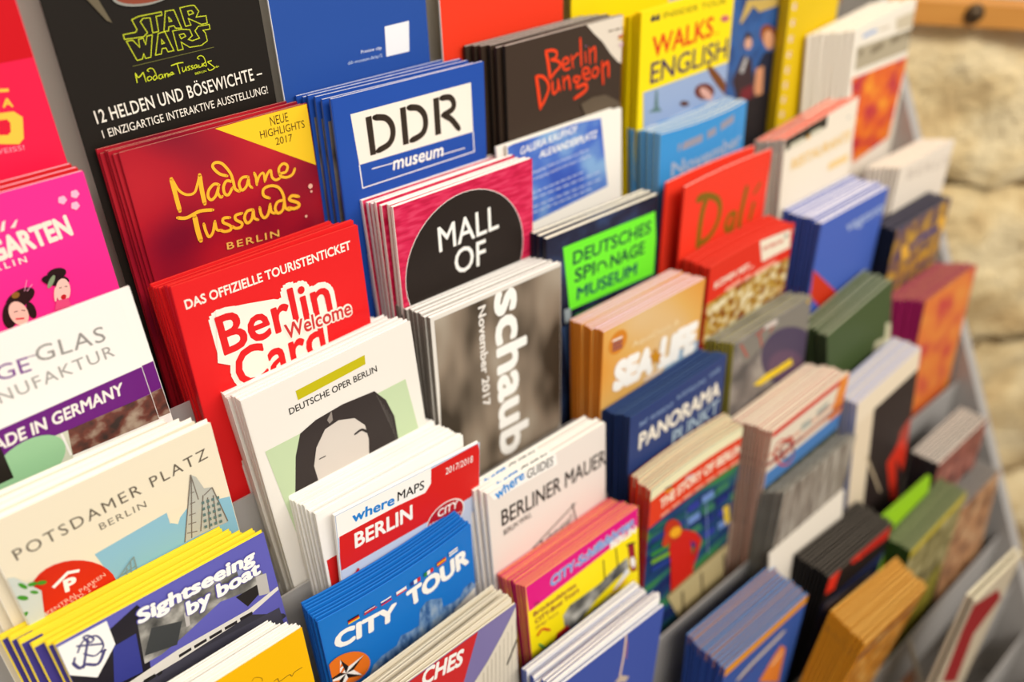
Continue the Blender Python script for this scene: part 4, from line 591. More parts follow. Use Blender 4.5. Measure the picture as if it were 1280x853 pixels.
  ('P', 'label_panel', (50, 60, 140), [(24.87, 12.58), (31.47, 12.58), (31.47, 13.22), (24.87, 13.22)], 0),
  ('P', 'label_panel', (240, 240, 240), [(34.94, 10.59), (41.54, 10.59), (41.54, 11.66), (34.94, 11.66)], 0),
  ('P', 'label_panel', (50, 60, 150), [(34.94, 11.66), (41.54, 11.66), (41.54, 12.72), (34.94, 12.72)], 0),
  ('P', 'label_panel', (200, 40, 50), [(34.94, 12.72), (41.54, 12.72), (41.54, 13.79), (34.94, 13.79)], 0),
  ('P', 'label_panel', (240, 240, 240), [(44.81, 10.49), (51.41, 10.49), (51.41, 11.56), (44.81, 11.56)], 0),
  ('P', 'label_panel', (240, 240, 240), [(44.81, 11.56), (51.41, 11.56), (51.41, 12.62), (44.81, 12.62)], 0),
  ('P', 'label_panel', (205, 40, 50), [(44.81, 12.62), (51.41, 12.62), (51.41, 13.69), (44.81, 13.69)], 0),
  ('P', 'label_panel', (40, 60, 140), [(54.23, 10.35), (56.43, 10.35), (56.43, 13.55), (54.23, 13.55)], 0),
  ('P', 'label_panel', (240, 240, 240), [(56.43, 10.35), (58.63, 10.35), (58.63, 13.55), (56.43, 13.55)], 0),
  ('P', 'label_panel', (205, 40, 50), [(58.63, 10.35), (60.83, 10.35), (60.83, 13.55), (58.63, 13.55)], 0),
  ('P', 'label_panel', (40, 130, 70), [(63.44, 10.21), (65.64, 10.21), (65.64, 13.41), (63.44, 13.41)], 0),
  ('P', 'label_panel', (240, 240, 240), [(65.64, 10.21), (67.84, 10.21), (67.84, 13.41), (65.64, 13.41)], 0),
  ('P', 'label_panel', (205, 40, 50), [(67.84, 10.21), (70.04, 10.21), (70.04, 13.41), (67.84, 13.41)], 0),
  ('P', 'label_panel', (200, 40, 30), [(72.77, 9.22), (79.37, 9.22), (79.37, 10.29), (72.77, 10.29)], 0),
  ('P', 'label_panel', (245, 190, 20), [(72.77, 10.29), (79.37, 10.29), (79.37, 11.35), (72.77, 11.35)], 0),
  ('P', 'label_panel', (200, 40, 30), [(72.77, 11.35), (79.37, 11.35), (79.37, 12.42), (72.77, 12.42)], 0),
  ('P', 'label_panel', (240, 240, 240), [(81.71, 8.12), (88.31, 8.12), (88.31, 9.19), (81.71, 9.19)], 0),
  ('P', 'label_panel', (150, 160, 190), [(81.71, 9.19), (88.31, 9.19), (88.31, 10.25), (81.71, 10.25)], 0),
  ('P', 'label_panel', (240, 240, 240), [(81.71, 10.25), (88.31, 10.25), (88.31, 11.32), (81.71, 11.32)], 0),
  ('S', 'label_panel', (210, 40, 50), [(24.22, 11.85), (32.23, 11.77)], 0.72, 0),
  ('P', 'label_panel', (232, 118, 30), [(23.08, 48.99), (22.66, 45.98), (21.61, 42.92), (20.01, 39.96), (17.92, 37.26), (15.44, 34.95), (12.72, 33.14), (9.87, 31.92), (7.05, 31.36), (4.39, 31.48), (2.03, 32.29), (0.09, 33.73), (-1.34, 35.73), (-2.19, 38.2), (-2.4, 41.01), (-1.98, 44.02), (-0.93, 47.08), (0.67, 50.04), (2.76, 52.74), (5.24, 55.05), (7.96, 56.86), (10.81, 58.08), (13.63, 58.64), (16.29, 58.52), (18.65, 57.71), (20.59, 56.27), (22.02, 54.27), (22.87, 51.8)], 0),
  ('P', 'picture', (250, 247, 240), [(8.31, 47.39), (5.17, 44.02), (6.73, 34.49)], 0),
  ('P', 'picture', (35, 28, 25), [(8.31, 47.39), (6.73, 34.49), (10.54, 43.37)], 0),
  ('P', 'picture', (250, 247, 240), [(8.31, 47.39), (10.54, 43.37), (20.09, 41.9)], 0),
  ('P', 'picture', (35, 28, 25), [(8.31, 47.39), (20.09, 41.9), (12.83, 48.27)], 0),
  ('P', 'picture', (250, 247, 240), [(8.31, 47.39), (12.83, 48.27), (17.18, 56.9)], 0),
  ('P', 'picture', (35, 28, 25), [(8.31, 47.39), (17.18, 56.9), (8.87, 51.96)], 0),
  ('P', 'picture', (250, 247, 240), [(8.31, 47.39), (8.87, 51.96), (2.01, 58.76)], 0),
  ('P', 'picture', (35, 28, 25), [(8.31, 47.39), (2.01, 58.76), (4.14, 49.34)], 0),
  ('P', 'picture', (250, 247, 240), [(8.31, 47.39), (4.14, 49.33), (-4.45, 44.91)], 0),
  ('P', 'picture', (35, 28, 25), [(8.31, 47.39), (-4.45, 44.91), (5.17, 44.03)], 0),
 ],
 'ches': [
  ('P', 'label_panel', (205, 45, 45), [(72.62, -3.71), (57.85, 35.35), (-2.19, 15.9), (-3.4, -18.48)], 0),
  ('T', 'lettering', (250, 247, 240), 'CHES', (30.87, 11.26), (58.4, 17.76), 12.76, 0.04, 0, 1.0),
  ('P', 'picture', (226, 216, 196), [(100.18, 0.18), (103.15, 79.09), (65.58, 70.93), (51.67, 52.54), (64.03, 41.65), (76.42, 30.73), (88.1, 17.15), (95.3, 7.67)], 0),
  ('S', 'picture', (170, 160, 140), [(98.61, 12.35), (96.58, 79.49)], 0.38, 0),
  ('S', 'picture', (170, 160, 140), [(95.38, 15.51), (93.35, 76.35)], 0.38, 0),
  ('S', 'picture', (170, 160, 140), [(92.16, 18.67), (90.16, 73.25)], 0.38, 0),
  ('S', 'picture', (170, 160, 140), [(88.94, 21.82), (87.0, 70.19)], 0.38, 0),
  ('S', 'picture', (170, 160, 140), [(85.72, 24.98), (83.89, 67.18)], 0.39, 0),
  ('S', 'picture', (170, 160, 140), [(82.49, 28.14), (80.82, 64.2)], 0.39, 0),
  ('S', 'picture', (170, 160, 140), [(79.27, 31.29), (77.79, 61.25)], 0.39, 0),
  ('S', 'picture', (170, 160, 140), [(76.05, 34.45), (74.79, 58.34)], 0.39, 0),
  ('S', 'picture', (170, 160, 140), [(72.83, 37.61), (71.83, 55.47)], 0.39, 0),
  ('S', 'picture', (50, 45, 40), [(98.94, 30.51), (90.42, 46.6)], 1.39, 0),
 ],
 'ddr': [
  ('P', 'picture', 'pic_grey', [(1.5, 12), (40, 10), (40, 90), (1.5, 90)], 1),
  ('P', 'picture', (34, 78, 168), [(0, 0), (103, 0), (103, 211), (0, 211)], 0),
  ('P', 'label_panel', (244, 236, 222), [(10.26, 10.18), (92.16, 10.15), (92.38, 39.51), (12.21, 38.7)], 0),
  ('S', 'lettering', (250, 247, 240), [(12.21, 38.7), (12.67, 52.32), (92.64, 51.88), (92.38, 39.51)], 0.63, 0),
  ('P', 'lettering', (52, 42, 32), [(19.1, 13.91), (22.99, 13.83), (23.62, 35.54), (19.78, 35.44)], 0),
  ('P', 'lettering', (52, 42, 32), [(41.57, 13.84), (45.51, 13.84), (45.75, 35.1), (41.72, 35.0)], 0),
  ('P', 'lettering', (52, 42, 32), [(64.49, 13.58), (68.48, 13.55), (68.67, 34.95), (64.41, 34.98)], 0),
  ('S', 'lettering', (52, 42, 32), [(24.7, 15.21), (31.67, 17.08), (35.32, 21.83), (35.45, 27.6), (32.26, 31.95), (24.85, 33.93)], 3.53, 1),
  ('S', 'lettering', (52, 42, 32), [(47.39, 14.89), (53.71, 16.56), (57.68, 21.3), (57.91, 27.85), (54.69, 32.06), (47.45, 33.69)], 3.61, 1),
  ('S', 'lettering', (52, 42, 32), [(70.01, 14.52), (76.11, 15.33), (78.83, 18.91), (77.6, 22.57), (70.57, 24.52)], 3.43, 1),
  ('S', 'lettering', (52, 42, 32), [(71.38, 24.71), (76.56, 28.29), (81.82, 35.18)], 3.5, 1),
  ('S', 'lettering', (250, 247, 240), [(19.76, 42.97), (37.15, 43.45)], 0.51, 0),
  ('S', 'lettering', (250, 247, 240), [(66.42, 47.41), (85.53, 47.79)], 0.54, 0),
  ('T', 'lettering', (250, 247, 240), 'museum', (33.31, 47.61), (69.34, 48.46), 7.99, 0.02, 0.15, 1.0),
 ],
 'mall': [
  ('C', 'label_panel', (250, 247, 240), (47.18, 49.92), 44.4, 1),
  ('C', 'label_panel', (40, 32, 28), (47.18, 49.92), 44.05, 1),
  ('T', 'lettering', (250, 247, 240), 'MALL', (27.52, 36.53), (72.34, 36.09), 15.53, 0.01, 0, 1.0),
  ('T', 'lettering', (250, 247, 240), 'OF', (37.62, 54.87), (61.22, 55.54), 16.05, 0.01, 0, 1.0),
 ],
 'schaub': [
  ('P', 'picture', 'pic_schaub', [(2.46, 2.49), (99.68, 2.57), (100.2, 117.94), (91.11, 138.44), (-1.35, 131.09), (2.35, 47.04)], 0),
  ('T', 'lettering', (250, 247, 240), 'schaub', (45.48, 2.09), (45.38, 122.41), 24.93, 0.035, 0, 1.0),
  ('T', 'lettering', (236, 230, 222), 'November 2017', (33.26, 5.97), (33.29, 75.89), 5.77, 0.03, 0, 1.0),
 ],
 'mauer': [
  ('P', 'picture', (250, 247, 240), [(0.86, 0.59), (54.5, -1.54), (55.66, 9.52), (4.42, 7.18)], 0),
  ('T', 'lettering', (40, 140, 215), 'where', (6.11, 8.6), (28.8, 4.8), 8.08, 0.03, 0, 1.0),
  ('T', 'lettering', (60, 50, 45), 'GUIDES', (30.43, 6.67), (52.17, 7.85), 6.65, 0.01, 0, 1.0),
  ('T', 'lettering', (50, 42, 38), 'BERLINER MAUER', (8.64, 30.18), (98.87, 33.05), 12.19, 0.012, 0, 1.0),
  ('T', 'lettering', (80, 70, 65), 'BERLIN WALL', (9.69, 37.98), (32.49, 37.01), 4.37, 0, 0, 1.0),
  ('S', 'lettering', (75, 68, 64), [(31.79, 63.19), (70.7, 49.24)], 0.99, 0),
  ('S', 'lettering', (75, 68, 64), [(67.58, 48.25), (71.81, 70.04)], 1.0, 0),
  ('S', 'lettering', (75, 68, 64), [(34.32, 66.94), (71.7, 66.91)], 1.01, 0),
  ('T', 'lettering', (110, 105, 100), 'Achtung!', (37.86, 68.4), (67.38, 62.45), 6.88, 0, 0, 1.0),
  ('T', 'lettering', (140, 135, 130), 'verlassen', (45.69, 76.3), (68.94, 72.86), 3.97, 0, 0, 1.0),
 ],
 'schiff': [
  ('P', 'label_panel', (222, 22, 125), [(0.03, 0.3), (98.45, -2.4), (100.09, 17.44), (0.98, 21.26)], 1),
  ('P', 'picture', 'pic_bridge', [(29.14, 62.29), (28.04, 45.28), (34.48, 40.62), (61.29, 41.91), (77.02, 37.94), (88.18, 37.24), (89.93, 47.5), (71.62, 49.83), (57.81, 53.21), (32.96, 65.53)], 0),
  ('P', 'picture', (225, 225, 228), [(42.55, 65.34), (72.06, 58.29), (87.74, 45.88), (90.23, 51.77), (78.12, 56.85), (48.54, 70.32)], 0),
  ('P', 'picture', (100, 160, 220), [(53.19, 61.73), (57.03, 58.68), (56.65, 64.54), (53.37, 67.03)], 0),
  ('P', 'picture', (185, 30, 35), [(17.97, 65.01), (21.65, 55.95), (30.94, 55.67), (35.83, 65.89), (21.68, 68.24)], 0),
  ('S', 'picture', (60, 55, 30), [(65.36, 23.54), (66.22, 41.71)], 0.99, 0),
  ('S', 'picture', (60, 55, 30), [(77.26, 21.61), (78.71, 39.19)], 1.0, 0),
  ('P', 'picture', (150, 30, 40), [(88.47, 26.68), (94.82, 29.23), (97.22, 54.93), (91.34, 52.6)], 0),
  ('P', 'picture', (250, 247, 240), [(95.52, 46.58), (95.38, 45.36), (95.13, 44.13), (94.79, 42.93), (94.38, 41.84), (93.91, 40.9), (93.41, 40.17), (92.91, 39.67), (92.43, 39.44), (91.99, 39.49), (91.61, 39.81), (91.32, 40.38), (91.13, 41.19), (91.05, 42.19), (91.08, 43.32), (91.22, 44.54), (91.47, 45.77), (91.81, 46.97), (92.22, 48.06), (92.69, 49.0), (93.19, 49.73), (93.69, 50.23), (94.17, 50.46), (94.61, 50.41), (94.99, 50.09), (95.28, 49.52), (95.47, 48.71), (95.55, 47.71)], 0),
  ('S', 'picture', (40, 35, 30), [(87.4, 25.92), (95.84, 28.97)], 1.64, 0),
  ('T', 'lettering', (250, 247, 240), 'CITY-Schiffsfahrten', (19.42, 14.43), (94.63, 13.34), 8.22, 0.055, 0.1, 1.0),
  ('T', 'lettering', (95, 150, 215), 'CITY-Schiffsfahrten', (19.42, 14.43), (94.63, 13.34), 8.22, 0.03, 0.1, 1.0),
  ('T', 'lettering', (250, 247, 240), 'BERLIN', (71.58, 18.88), (95.78, 20.23), 6.07, 0.05, 0, 1.0),
  ('T', 'lettering', (140, 45, 60), 'Brückenfahrten', (3.97, 27.48), (40.02, 28.48), 3.78, 0.01, 0, 1.0),
  ('T', 'lettering', (140, 45, 60), 'CITY-Boat Tours', (4.74, 34.24), (42.4, 34.18), 4.03, 0.01, 0, 1.0),
  ('T', 'lettering', (140, 60, 60), '(Bridge Tours)', (4.68, 38.65), (23.42, 39.53), 2.33, 0, 0, 1.0),
  ('S', 'lettering', (205, 40, 40), [(5.48, 44.61), (9.93, 42.47), (15.81, 48.01)], 1.56, 1),
  ('S', 'lettering', (60, 150, 80), [(6.26, 52.82), (11.58, 60.47), (16.14, 58.94)], 1.59, 1),
  ('S', 'lettering', (140, 45, 60), [(4.99, 17.01), (9.27, 18.94), (5.13, 18.99)], 0.55, 1),
  ('S', 'lettering', (220, 120, 60), [(71.0, 57.47), (86.34, 55.98)], 1.06, 0),
  ('S', 'lettering', (220, 120, 60), [(74.36, 63.18), (95.25, 62.73)], 1.08, 0),
 ],
 'blue27': [
  ('S', 'picture', (226, 196, 176), [(63.38, -2.8), (63.53, 17.97), (62.46, 32.92), (60.8, 51.91)], 1.89, 1),
  ('S', 'picture', (205, 110, 100), [(65.42, 6.9), (66.28, 24.09)], 0.86, 1),
  ('P', 'picture', (200, 180, 160), [(57.32, 39.32), (63.01, 37.4), (72.16, 46.02), (68.44, 48.68)], 0),
 ],
 'dungeon': [
  ('P', 'picture', (226, 214, 196), [(61.23, -4.68), (66.27, -0.42), (74.04, 6.98), (82.0, 13.44), (89.39, 22.02), (96.92, 29.01), (107.36, 34.91), (111.4, 25.87), (106.06, 0.95)], 0),
  ('S', 'lettering', (236, 66, 26), [(32.09, 9.28), (33.98, 16.99), (35.5, 26.49)], 2.46, 1),
  ('S', 'lettering', (236, 66, 26), [(31.7, 9.2), (37.99, 9.9), (41.17, 11.95), (40.36, 14.91), (36.77, 15.3)], 1.9, 1),
  ('S', 'lettering', (236, 66, 26), [(36.37, 15.22), (42.77, 17.69), (43.98, 20.82), (39.54, 23.62), (36.3, 26.38)], 1.93, 1),
  ('S', 'lettering', (236, 66, 26), [(46.42, 20.76), (51.33, 19.77), (50.07, 16.91), (46.98, 17.42), (46.02, 20.67), (48.48, 23.98), (52.6, 23.82)], 1.62, 1),
  ('S', 'lettering', (236, 66, 26), [(53.76, 16.23), (55.51, 24.15)], 1.62, 1),
  ('S', 'lettering', (236, 66, 26), [(55.03, 19.09), (58.31, 16.58), (60.4, 16.71)], 1.51, 1),
  ('S', 'lettering', (236, 66, 26), [(61.47, 7.45), (62.81, 24.53)], 2.17, 1),
  ('S', 'lettering', (236, 66, 26), [(66.02, 16.69), (67.03, 23.47)], 1.64, 1),
  ('S', 'lettering', (236, 66, 26), [(69.61, 14.97), (70.74, 24.84)], 1.64, 1),
  ('S', 'lettering', (236, 66, 26), [(70.53, 17.61), (74.74, 15.53), (75.5, 25.24)], 1.65, 1),
  ('S', 'lettering', (236, 66, 26), [(23.69, 22.73), (25.1, 31.1), (26.89, 43.29)], 2.51, 1),
  ('S', 'lettering', (236, 66, 26), [(23.3, 22.65), (28.77, 23.85), (33.08, 28.27), (33.84, 33.12), (30.16, 39.33), (26.9, 42.7)], 2.04, 1),
  ('S', 'lettering', (236, 66, 26), [(37.1, 28.59), (37.87, 36.41), (41.95, 34.39), (41.96, 28.51)], 1.76, 1),
  ('S', 'lettering', (236, 66, 26), [(41.96, 28.51), (44.01, 36.05)], 1.64, 1),
  ('S', 'lettering', (236, 66, 26), [(46.45, 28.22), (47.31, 35.92)], 1.76, 1),
  ('S', 'lettering', (236, 66, 26), [(47.29, 30.87), (50.99, 28.75), (52.74, 37.17)], 1.78, 1),
  ('S', 'lettering', (236, 66, 26), [(60.65, 30.88), (56.43, 30.24), (56.21, 32.87), (59.6, 33.63), (61.93, 31.16)], 1.55, 1),
  ('S', 'lettering', (236, 66, 26), [(61.93, 31.16), (58.61, 35.21), (58.65, 37.93)], 1.68, 1),
  ('S', 'lettering', (236, 66, 26), [(58.65, 37.62), (66.33, 36.95), (66.86, 41.03), (56.62, 44.13)], 2.32, 1),
  ('S', 'lettering', (236, 66, 26), [(64.04, 30.43), (69.6, 30.14), (67.79, 26.77), (63.98, 27.44), (64.49, 31.72), (67.56, 34.32), (70.99, 33.76)], 1.62, 1),
  ('S', 'lettering', (236, 66, 26), [(72.61, 29.9), (76.03, 28.23), (78.31, 31.13), (75.8, 34.33), (72.43, 32.57), (72.61, 29.9)], 1.64, 1),
  ('S', 'lettering', (236, 66, 26), [(81.45, 26.07), (83.09, 40.43)], 2.32, 1),
  ('S', 'lettering', (236, 66, 26), [(81.94, 29.49), (86.98, 27.41), (88.13, 37.05)], 2.07, 1),
  ('C', 'picture', (180, 120, 160), (66.35, 12.82), 0.5, 0),
  ('S', 'lettering', (120, 105, 90), [(86.97, 7.68), (90.91, 7.83)], 0.82, 0),
  ('S', 'lettering', (120, 105, 90), [(92.67, 7.87), (97.55, 7.89)], 0.83, 0),
  ('S', 'lettering', (120, 105, 90), [(99.16, 8.01), (101.12, 7.97)], 0.84, 0),
  ('S', 'lettering', (190, 80, 30), [(96.49, 13.0), (101.87, 13.01)], 1.44, 0),
  ('S', 'lettering', (235, 190, 60), [(96.85, 14.55), (102.25, 14.69)], 0.96, 0),
  ('S', 'lettering', (215, 180, 195), [(97.43, 18.53), (102.19, 18.27)], 2.07, 0),
  ('P', 'picture', (96, 82, 66), [(62.28, 49.04), (72.69, 47.01), (85.19, 48.07), (104.2, 59.17), (95.23, 66.53), (67.75, 59.6)], 0),
 ],
 'galeria': [
  ('P', 'label_panel', 'pic_galeria', [(7.3, -0.1), (60.37, -1.97), (61.06, 0.4), (82.33, 2.4), (88.18, 51.08), (16.55, 55.52), (-21.97, 53.9), (-19.51, 3.7)], 0),
  ('T', 'lettering', (250, 247, 240), 'GALERIA KAUFHOF', (10.43, 8.59), (60.62, 6.05), 4.78, 0.01, 0.25, 1.0),
  ('T', 'lettering', (250, 247, 240), 'ALEXANDERPLATZ', (25.65, 14.71), (78.7, 14.22), 4.62, 0.02, 0.25, 1.0),
  ('T', 'lettering', (215, 222, 240), 'Shopping Welt im Herzen von Berlin.', (18.11, 23.27), (70.49, 21.3), 2.03, 0, 0, 1.0),
  ('T', 'lettering', (215, 222, 240), 'A shopping world in the heart of Berlin.', (17.48, 27.58), (72.19, 25.75), 1.9, 0, 0, 1.0),
  ('S', 'lettering', (190, 202, 228), [(17.38, 35.73), (21.36, 35.61)], 0.82, 0),
  ('S', 'lettering', (190, 202, 228), [(22.49, 35.58), (26.52, 35.46)], 0.83, 0),
  ('S', 'lettering', (190, 202, 228), [(27.66, 35.43), (31.72, 35.31)], 0.83, 0),
  ('S', 'lettering', (190, 202, 228), [(32.87, 35.28), (36.97, 35.16)], 0.84, 0),
  ('S', 'lettering', (190, 202, 228), [(38.13, 35.13), (42.28, 35.01)], 0.84, 0),
  ('S', 'lettering', (190, 202, 228), [(43.45, 34.97), (47.63, 34.85)], 0.85, 0),
  ('S', 'lettering', (190, 202, 228), [(48.82, 34.82), (53.05, 34.69)], 0.85, 0),
  ('S', 'lettering', (190, 202, 228), [(54.24, 34.66), (58.51, 34.54)], 0.85, 0),
  ('S', 'lettering', (190, 202, 228), [(59.72, 34.5), (64.03, 34.38)], 0.86, 0),
  ('S', 'lettering', (190, 202, 228), [(17.34, 39.39), (22.6, 39.31)], 0.83, 0),
  ('S', 'lettering', (190, 202, 228), [(24.1, 39.29), (29.44, 39.21)], 0.84, 0),
  ('S', 'lettering', (190, 202, 228), [(30.95, 39.19), (36.36, 39.11)], 0.84, 0),
  ('S', 'lettering', (190, 202, 228), [(37.89, 39.09), (43.37, 39.01)], 0.85, 0),
  ('S', 'lettering', (190, 202, 228), [(44.93, 38.99), (50.48, 38.91)], 0.85, 0),
  ('S', 'lettering', (190, 202, 228), [(52.06, 38.88), (57.68, 38.8)], 0.86, 0),
  ('S', 'lettering', (190, 202, 228), [(59.28, 38.78), (64.99, 38.7)], 0.86, 0),
  ('S', 'lettering', (190, 202, 228), [(66.61, 38.67), (72.39, 38.59)], 0.87, 0),
  ('S', 'lettering', (190, 202, 228), [(74.03, 38.57), (79.89, 38.48)], 0.87, 0),
  ('S', 'lettering', (190, 202, 228), [(17.27, 44.93), (22.57, 44.82)], 0.84, 0),
  ('S', 'lettering', (190, 202, 228), [(24.07, 44.79), (29.43, 44.69)], 0.85, 0),
  ('S', 'lettering', (190, 202, 228), [(30.96, 44.66), (36.39, 44.55)], 0.85, 0),
  ('S', 'lettering', (190, 202, 228), [(37.93, 44.52), (43.44, 44.41)], 0.85, 0),
  ('S', 'lettering', (190, 202, 228), [(45.0, 44.38), (50.59, 44.27)], 0.86, 0),
  ('S', 'lettering', (190, 202, 228), [(52.17, 44.24), (57.82, 44.12)], 0.86, 0),
  ('S', 'lettering', (190, 202, 228), [(59.43, 44.09), (65.16, 43.98)], 0.87, 0),
  ('S', 'lettering', (190, 202, 228), [(66.79, 43.95), (72.6, 43.83)], 0.88, 0),
  ('S', 'lettering', (190, 202, 228), [(74.25, 43.8), (80.14, 43.68)], 0.88, 0),
  ('S', 'lettering', (190, 202, 228), [(17.22, 48.65), (21.77, 48.58)], 0.85, 0),
  ('S', 'lettering', (190, 202, 228), [(23.06, 48.56), (27.65, 48.5)], 0.85, 0),
  ('S', 'lettering', (190, 202, 228), [(28.96, 48.48), (33.6, 48.41)], 0.85, 0),
  ('S', 'lettering', (190, 202, 228), [(34.92, 48.39), (39.62, 48.32)], 0.86, 0),
  ('S', 'lettering', (190, 202, 228), [(40.95, 48.3), (45.71, 48.23)], 0.86, 0),
  ('S', 'lettering', (190, 202, 228), [(47.05, 48.2), (51.86, 48.13)], 0.87, 0),
  ('S', 'lettering', (190, 202, 228), [(53.23, 48.11), (58.09, 48.04)], 0.87, 0),
  ('S', 'lettering', (190, 202, 228), [(59.47, 48.02), (64.39, 47.94)], 0.88, 0),
  ('S', 'lettering', (190, 202, 228), [(65.78, 47.92), (70.76, 47.85)], 0.89, 0),
  ('T', 'lettering', (130, 120, 100), 'kaufhof.de', (64.05, -1.53), (81.78, -0.87), 1.66, 0, 0.2, 1.0),
 ],
 'spion': [
  ('P', 'picture', (80, 110, 165), [(27.27, 67.65), (110.23, 72.08), (105.78, 35.98), (113.55, 33.88), (120.79, 63.64), (129.51, 115.49), (24.23, 134.12), (13.32, 67.77)], 0),
  ('P', 'label_panel', (112, 238, 48), [(13.88, 10.06), (101.24, 11.79), (107.79, 60.24), (20.55, 57.5)], 0),
  ('T', 'lettering', (18, 62, 58), 'DEUTSCHES', (22.69, 25.49), (98.02, 26.63), 9.37, 0.02, 0, 1.0),
  ('T', 'lettering', (18, 62, 58), 'SPI', (24.34, 38.8), (43.08, 39.26), 9.77, 0.02, 0, 1.0),
  ('T', 'lettering', (18, 62, 58), 'NAGE', (57.98, 39.73), (92.36, 40.17), 9.41, 0.02, 0, 1.0),
  ('S', 'lettering', (18, 62, 58), [(45.98, 37.73), (46.38, 32.88), (51.66, 32.72), (54.94, 38.1)], 1.49, 1),
  ('T', 'lettering', (18, 72, 86), 'MUSEUM', (26.59, 52.24), (85.23, 53.99), 9.26, 0.02, 0, 1.0),
  ('T', 'lettering', (60, 160, 90), 'GERMAN SPY MUSEUM', (24.61, 64.84), (50.57, 65.76), 2.89, 0.02, 0, 1.0),
  ('P', 'picture', (150, 160, 165), [(14.96, 54.74), (20.89, 55.36), (21.85, 65.81), (16.0, 65.41)], 0),
  ('S', 'picture', (130, 150, 200), [(113.7, 35.09), (115.88, 39.28)], 1.22, 0),
  ('S', 'picture', (130, 150, 200), [(114.34, 39.95), (116.53, 44.19)], 1.23, 0),
  ('S', 'picture', (130, 150, 200), [(114.98, 44.85), (117.19, 49.14)], 1.25, 0),
  ('S', 'picture', (130, 150, 200), [(115.63, 49.8), (117.85, 54.14)], 1.26, 0),
 ],
 'sealife': [
  ('P', 'picture', (150, 180, 205), [(77.63, 48.7), (104.09, 50.16), (108.09, 67.49), (59.7, 60.15)], 0),
  ('C', 'picture', (222, 165, 80), (13.48, 13.47), 9.34, 0),
  ('C', 'picture', (214, 132, 40), (13.48, 13.47), 8.46, 0),
  ('S', 'label_panel', (245, 235, 225), [(8.27, 10.3), (17.52, 11.01)], 1.39, 0),
  ('S', 'label_panel', (110, 50, 90), [(8.42, 12.73), (17.7, 13.48)], 1.4, 0),
  ('S', 'label_panel', (110, 50, 90), [(8.57, 15.18), (17.88, 15.95)], 1.41, 0),
  ('S', 'label_panel', (110, 50, 90), [(8.73, 17.64), (18.06, 18.44)], 1.41, 0),
  ('T', 'lettering', (240, 214, 165), 'AquaDom &', (27.23, 23.97), (75.61, 26.02), 4.5, 0.02, 0, 1.0),
  ('T', 'lettering', (250, 247, 240), 'SEA', (11.22, 50.85), (49.6, 53.78), 21.41, 0.085, 0, 1.0),
  ('T', 'lettering', (250, 247, 240), 'LiFE', (56.65, 53.97), (94.87, 56.55), 23.45, 0.085, 0, 1.0),
  ('P', 'picture', (205, 140, 30), [(45.32, 38.49), (49.93, 38.8), (51.75, 34.19), (55.28, 41.26), (59.68, 42.91), (56.93, 45.71), (58.21, 50.96), (53.0, 46.1), (48.24, 47.19), (49.7, 43.26)], 0),
  ('S', 'lettering', (225, 210, 200), [(41.79, 56.74), (59.37, 57.15)], 1.78, 0),
 ],
 'panorama': [
  ('T', 'lettering', (150, 175, 210), '360° AUSSICHT', (8.69, 12.94), (43.06, 14.27), 3.6, 0.01, 0, 1.0),
  ('T', 'lettering', (150, 175, 210), 'AUSSTELLUNG', (46.04, 11.34), (76.85, 12.0), 3.47, 0.01, 0, 1.0),
  ('T', 'lettering', (150, 175, 210), 'CAFÉ', (80.91, 10.84), (92.76, 11.18), 3.68, 0.01, 0, 1.0),
  ('T', 'lettering', (240, 232, 215), 'PANORAMA', (8.97, 32.73), (95.58, 33.9), 14.16, 0.035, 0, 1.0),
  ('T', 'lettering', (165, 185, 200), 'PUNKT', (44.61, 51.08), (96.37, 50.17), 13.52, 0.02, 0, 1.0),
  ('P', 'picture', (190, 140, 105), [(0.51, 49.29), (18.83, 52.89), (18.62, 67.26), (11.86, 90.54), (2.2, 83.79)], 0),
  ('P', 'picture', (70, 140, 190), [(54.91, 56.72), (72.16, 54.54), (77.09, 53.27), (89.87, 52.31), (106.53, 57.6), (108.34, 69.35), (58.25, 65.06)], 0),
 ],
 'story': [
  ('P', 'picture', (238, 230, 188), [(-1, -1), (101, -1), (101, 9.5), (-1, 9.5)], 1),
  ('P', 'label_panel', (224, 62, 28), [(-1, 9.5), (101, 9.5), (101, 34), (-1, 34)], 1),
  ('T', 'lettering', (248, 232, 205), 'THE STORY OF BERLIN', (11.99, 24.48), (100.53, 24.39), 9.05, 0.04, 0, 1.0),
  ('S', 'lettering', (240, 190, 160), [(13.77, 31.46), (23.18, 31.52)], 1.7, 0),
  ('S', 'lettering', (240, 190, 160), [(25.74, 31.43), (35.35, 31.49)], 1.72, 0),
  ('S', 'lettering', (240, 190, 160), [(37.97, 31.4), (47.81, 31.46)], 1.75, 0),
  ('S', 'lettering', (240, 190, 160), [(50.49, 31.37), (60.55, 31.43)], 1.76, 0),
  ('S', 'lettering', (240, 190, 160), [(63.29, 31.34), (73.59, 31.4)], 1.79, 0),
  ('S', 'lettering', (240, 190, 160), [(76.4, 31.31), (86.94, 31.37)], 1.82, 0),
  ('S', 'lettering', (240, 190, 160), [(89.81, 31.28), (100.61, 31.34)], 1.84, 0),
  ('S', 'label_panel', (50, 35, 30), [(16.03, 8.56), (23.99, 10.46)], 1.27, 0),
  ('S', 'label_panel', (215, 50, 30), [(16.21, 9.99), (24.18, 11.91)], 1.27, 0),
  ('S', 'label_panel', (240, 190, 40), [(16.38, 11.43), (24.37, 13.36)], 1.27, 0),
  ('S', 'label_panel', (215, 190, 190), [(38.62, 13.48), (46.94, 15.1)], 2.25, 0),
  ('P', 'picture', (30, 80, 90), [(2.93, 37.77), (43.21, 44.96), (43.78, 48.92), (3.36, 41.91)], 0),
  ('P', 'picture', (40, 60, 130), [(3.68, 44.94), (44.36, 52.91), (44.95, 56.93), (4.13, 49.14)], 0),
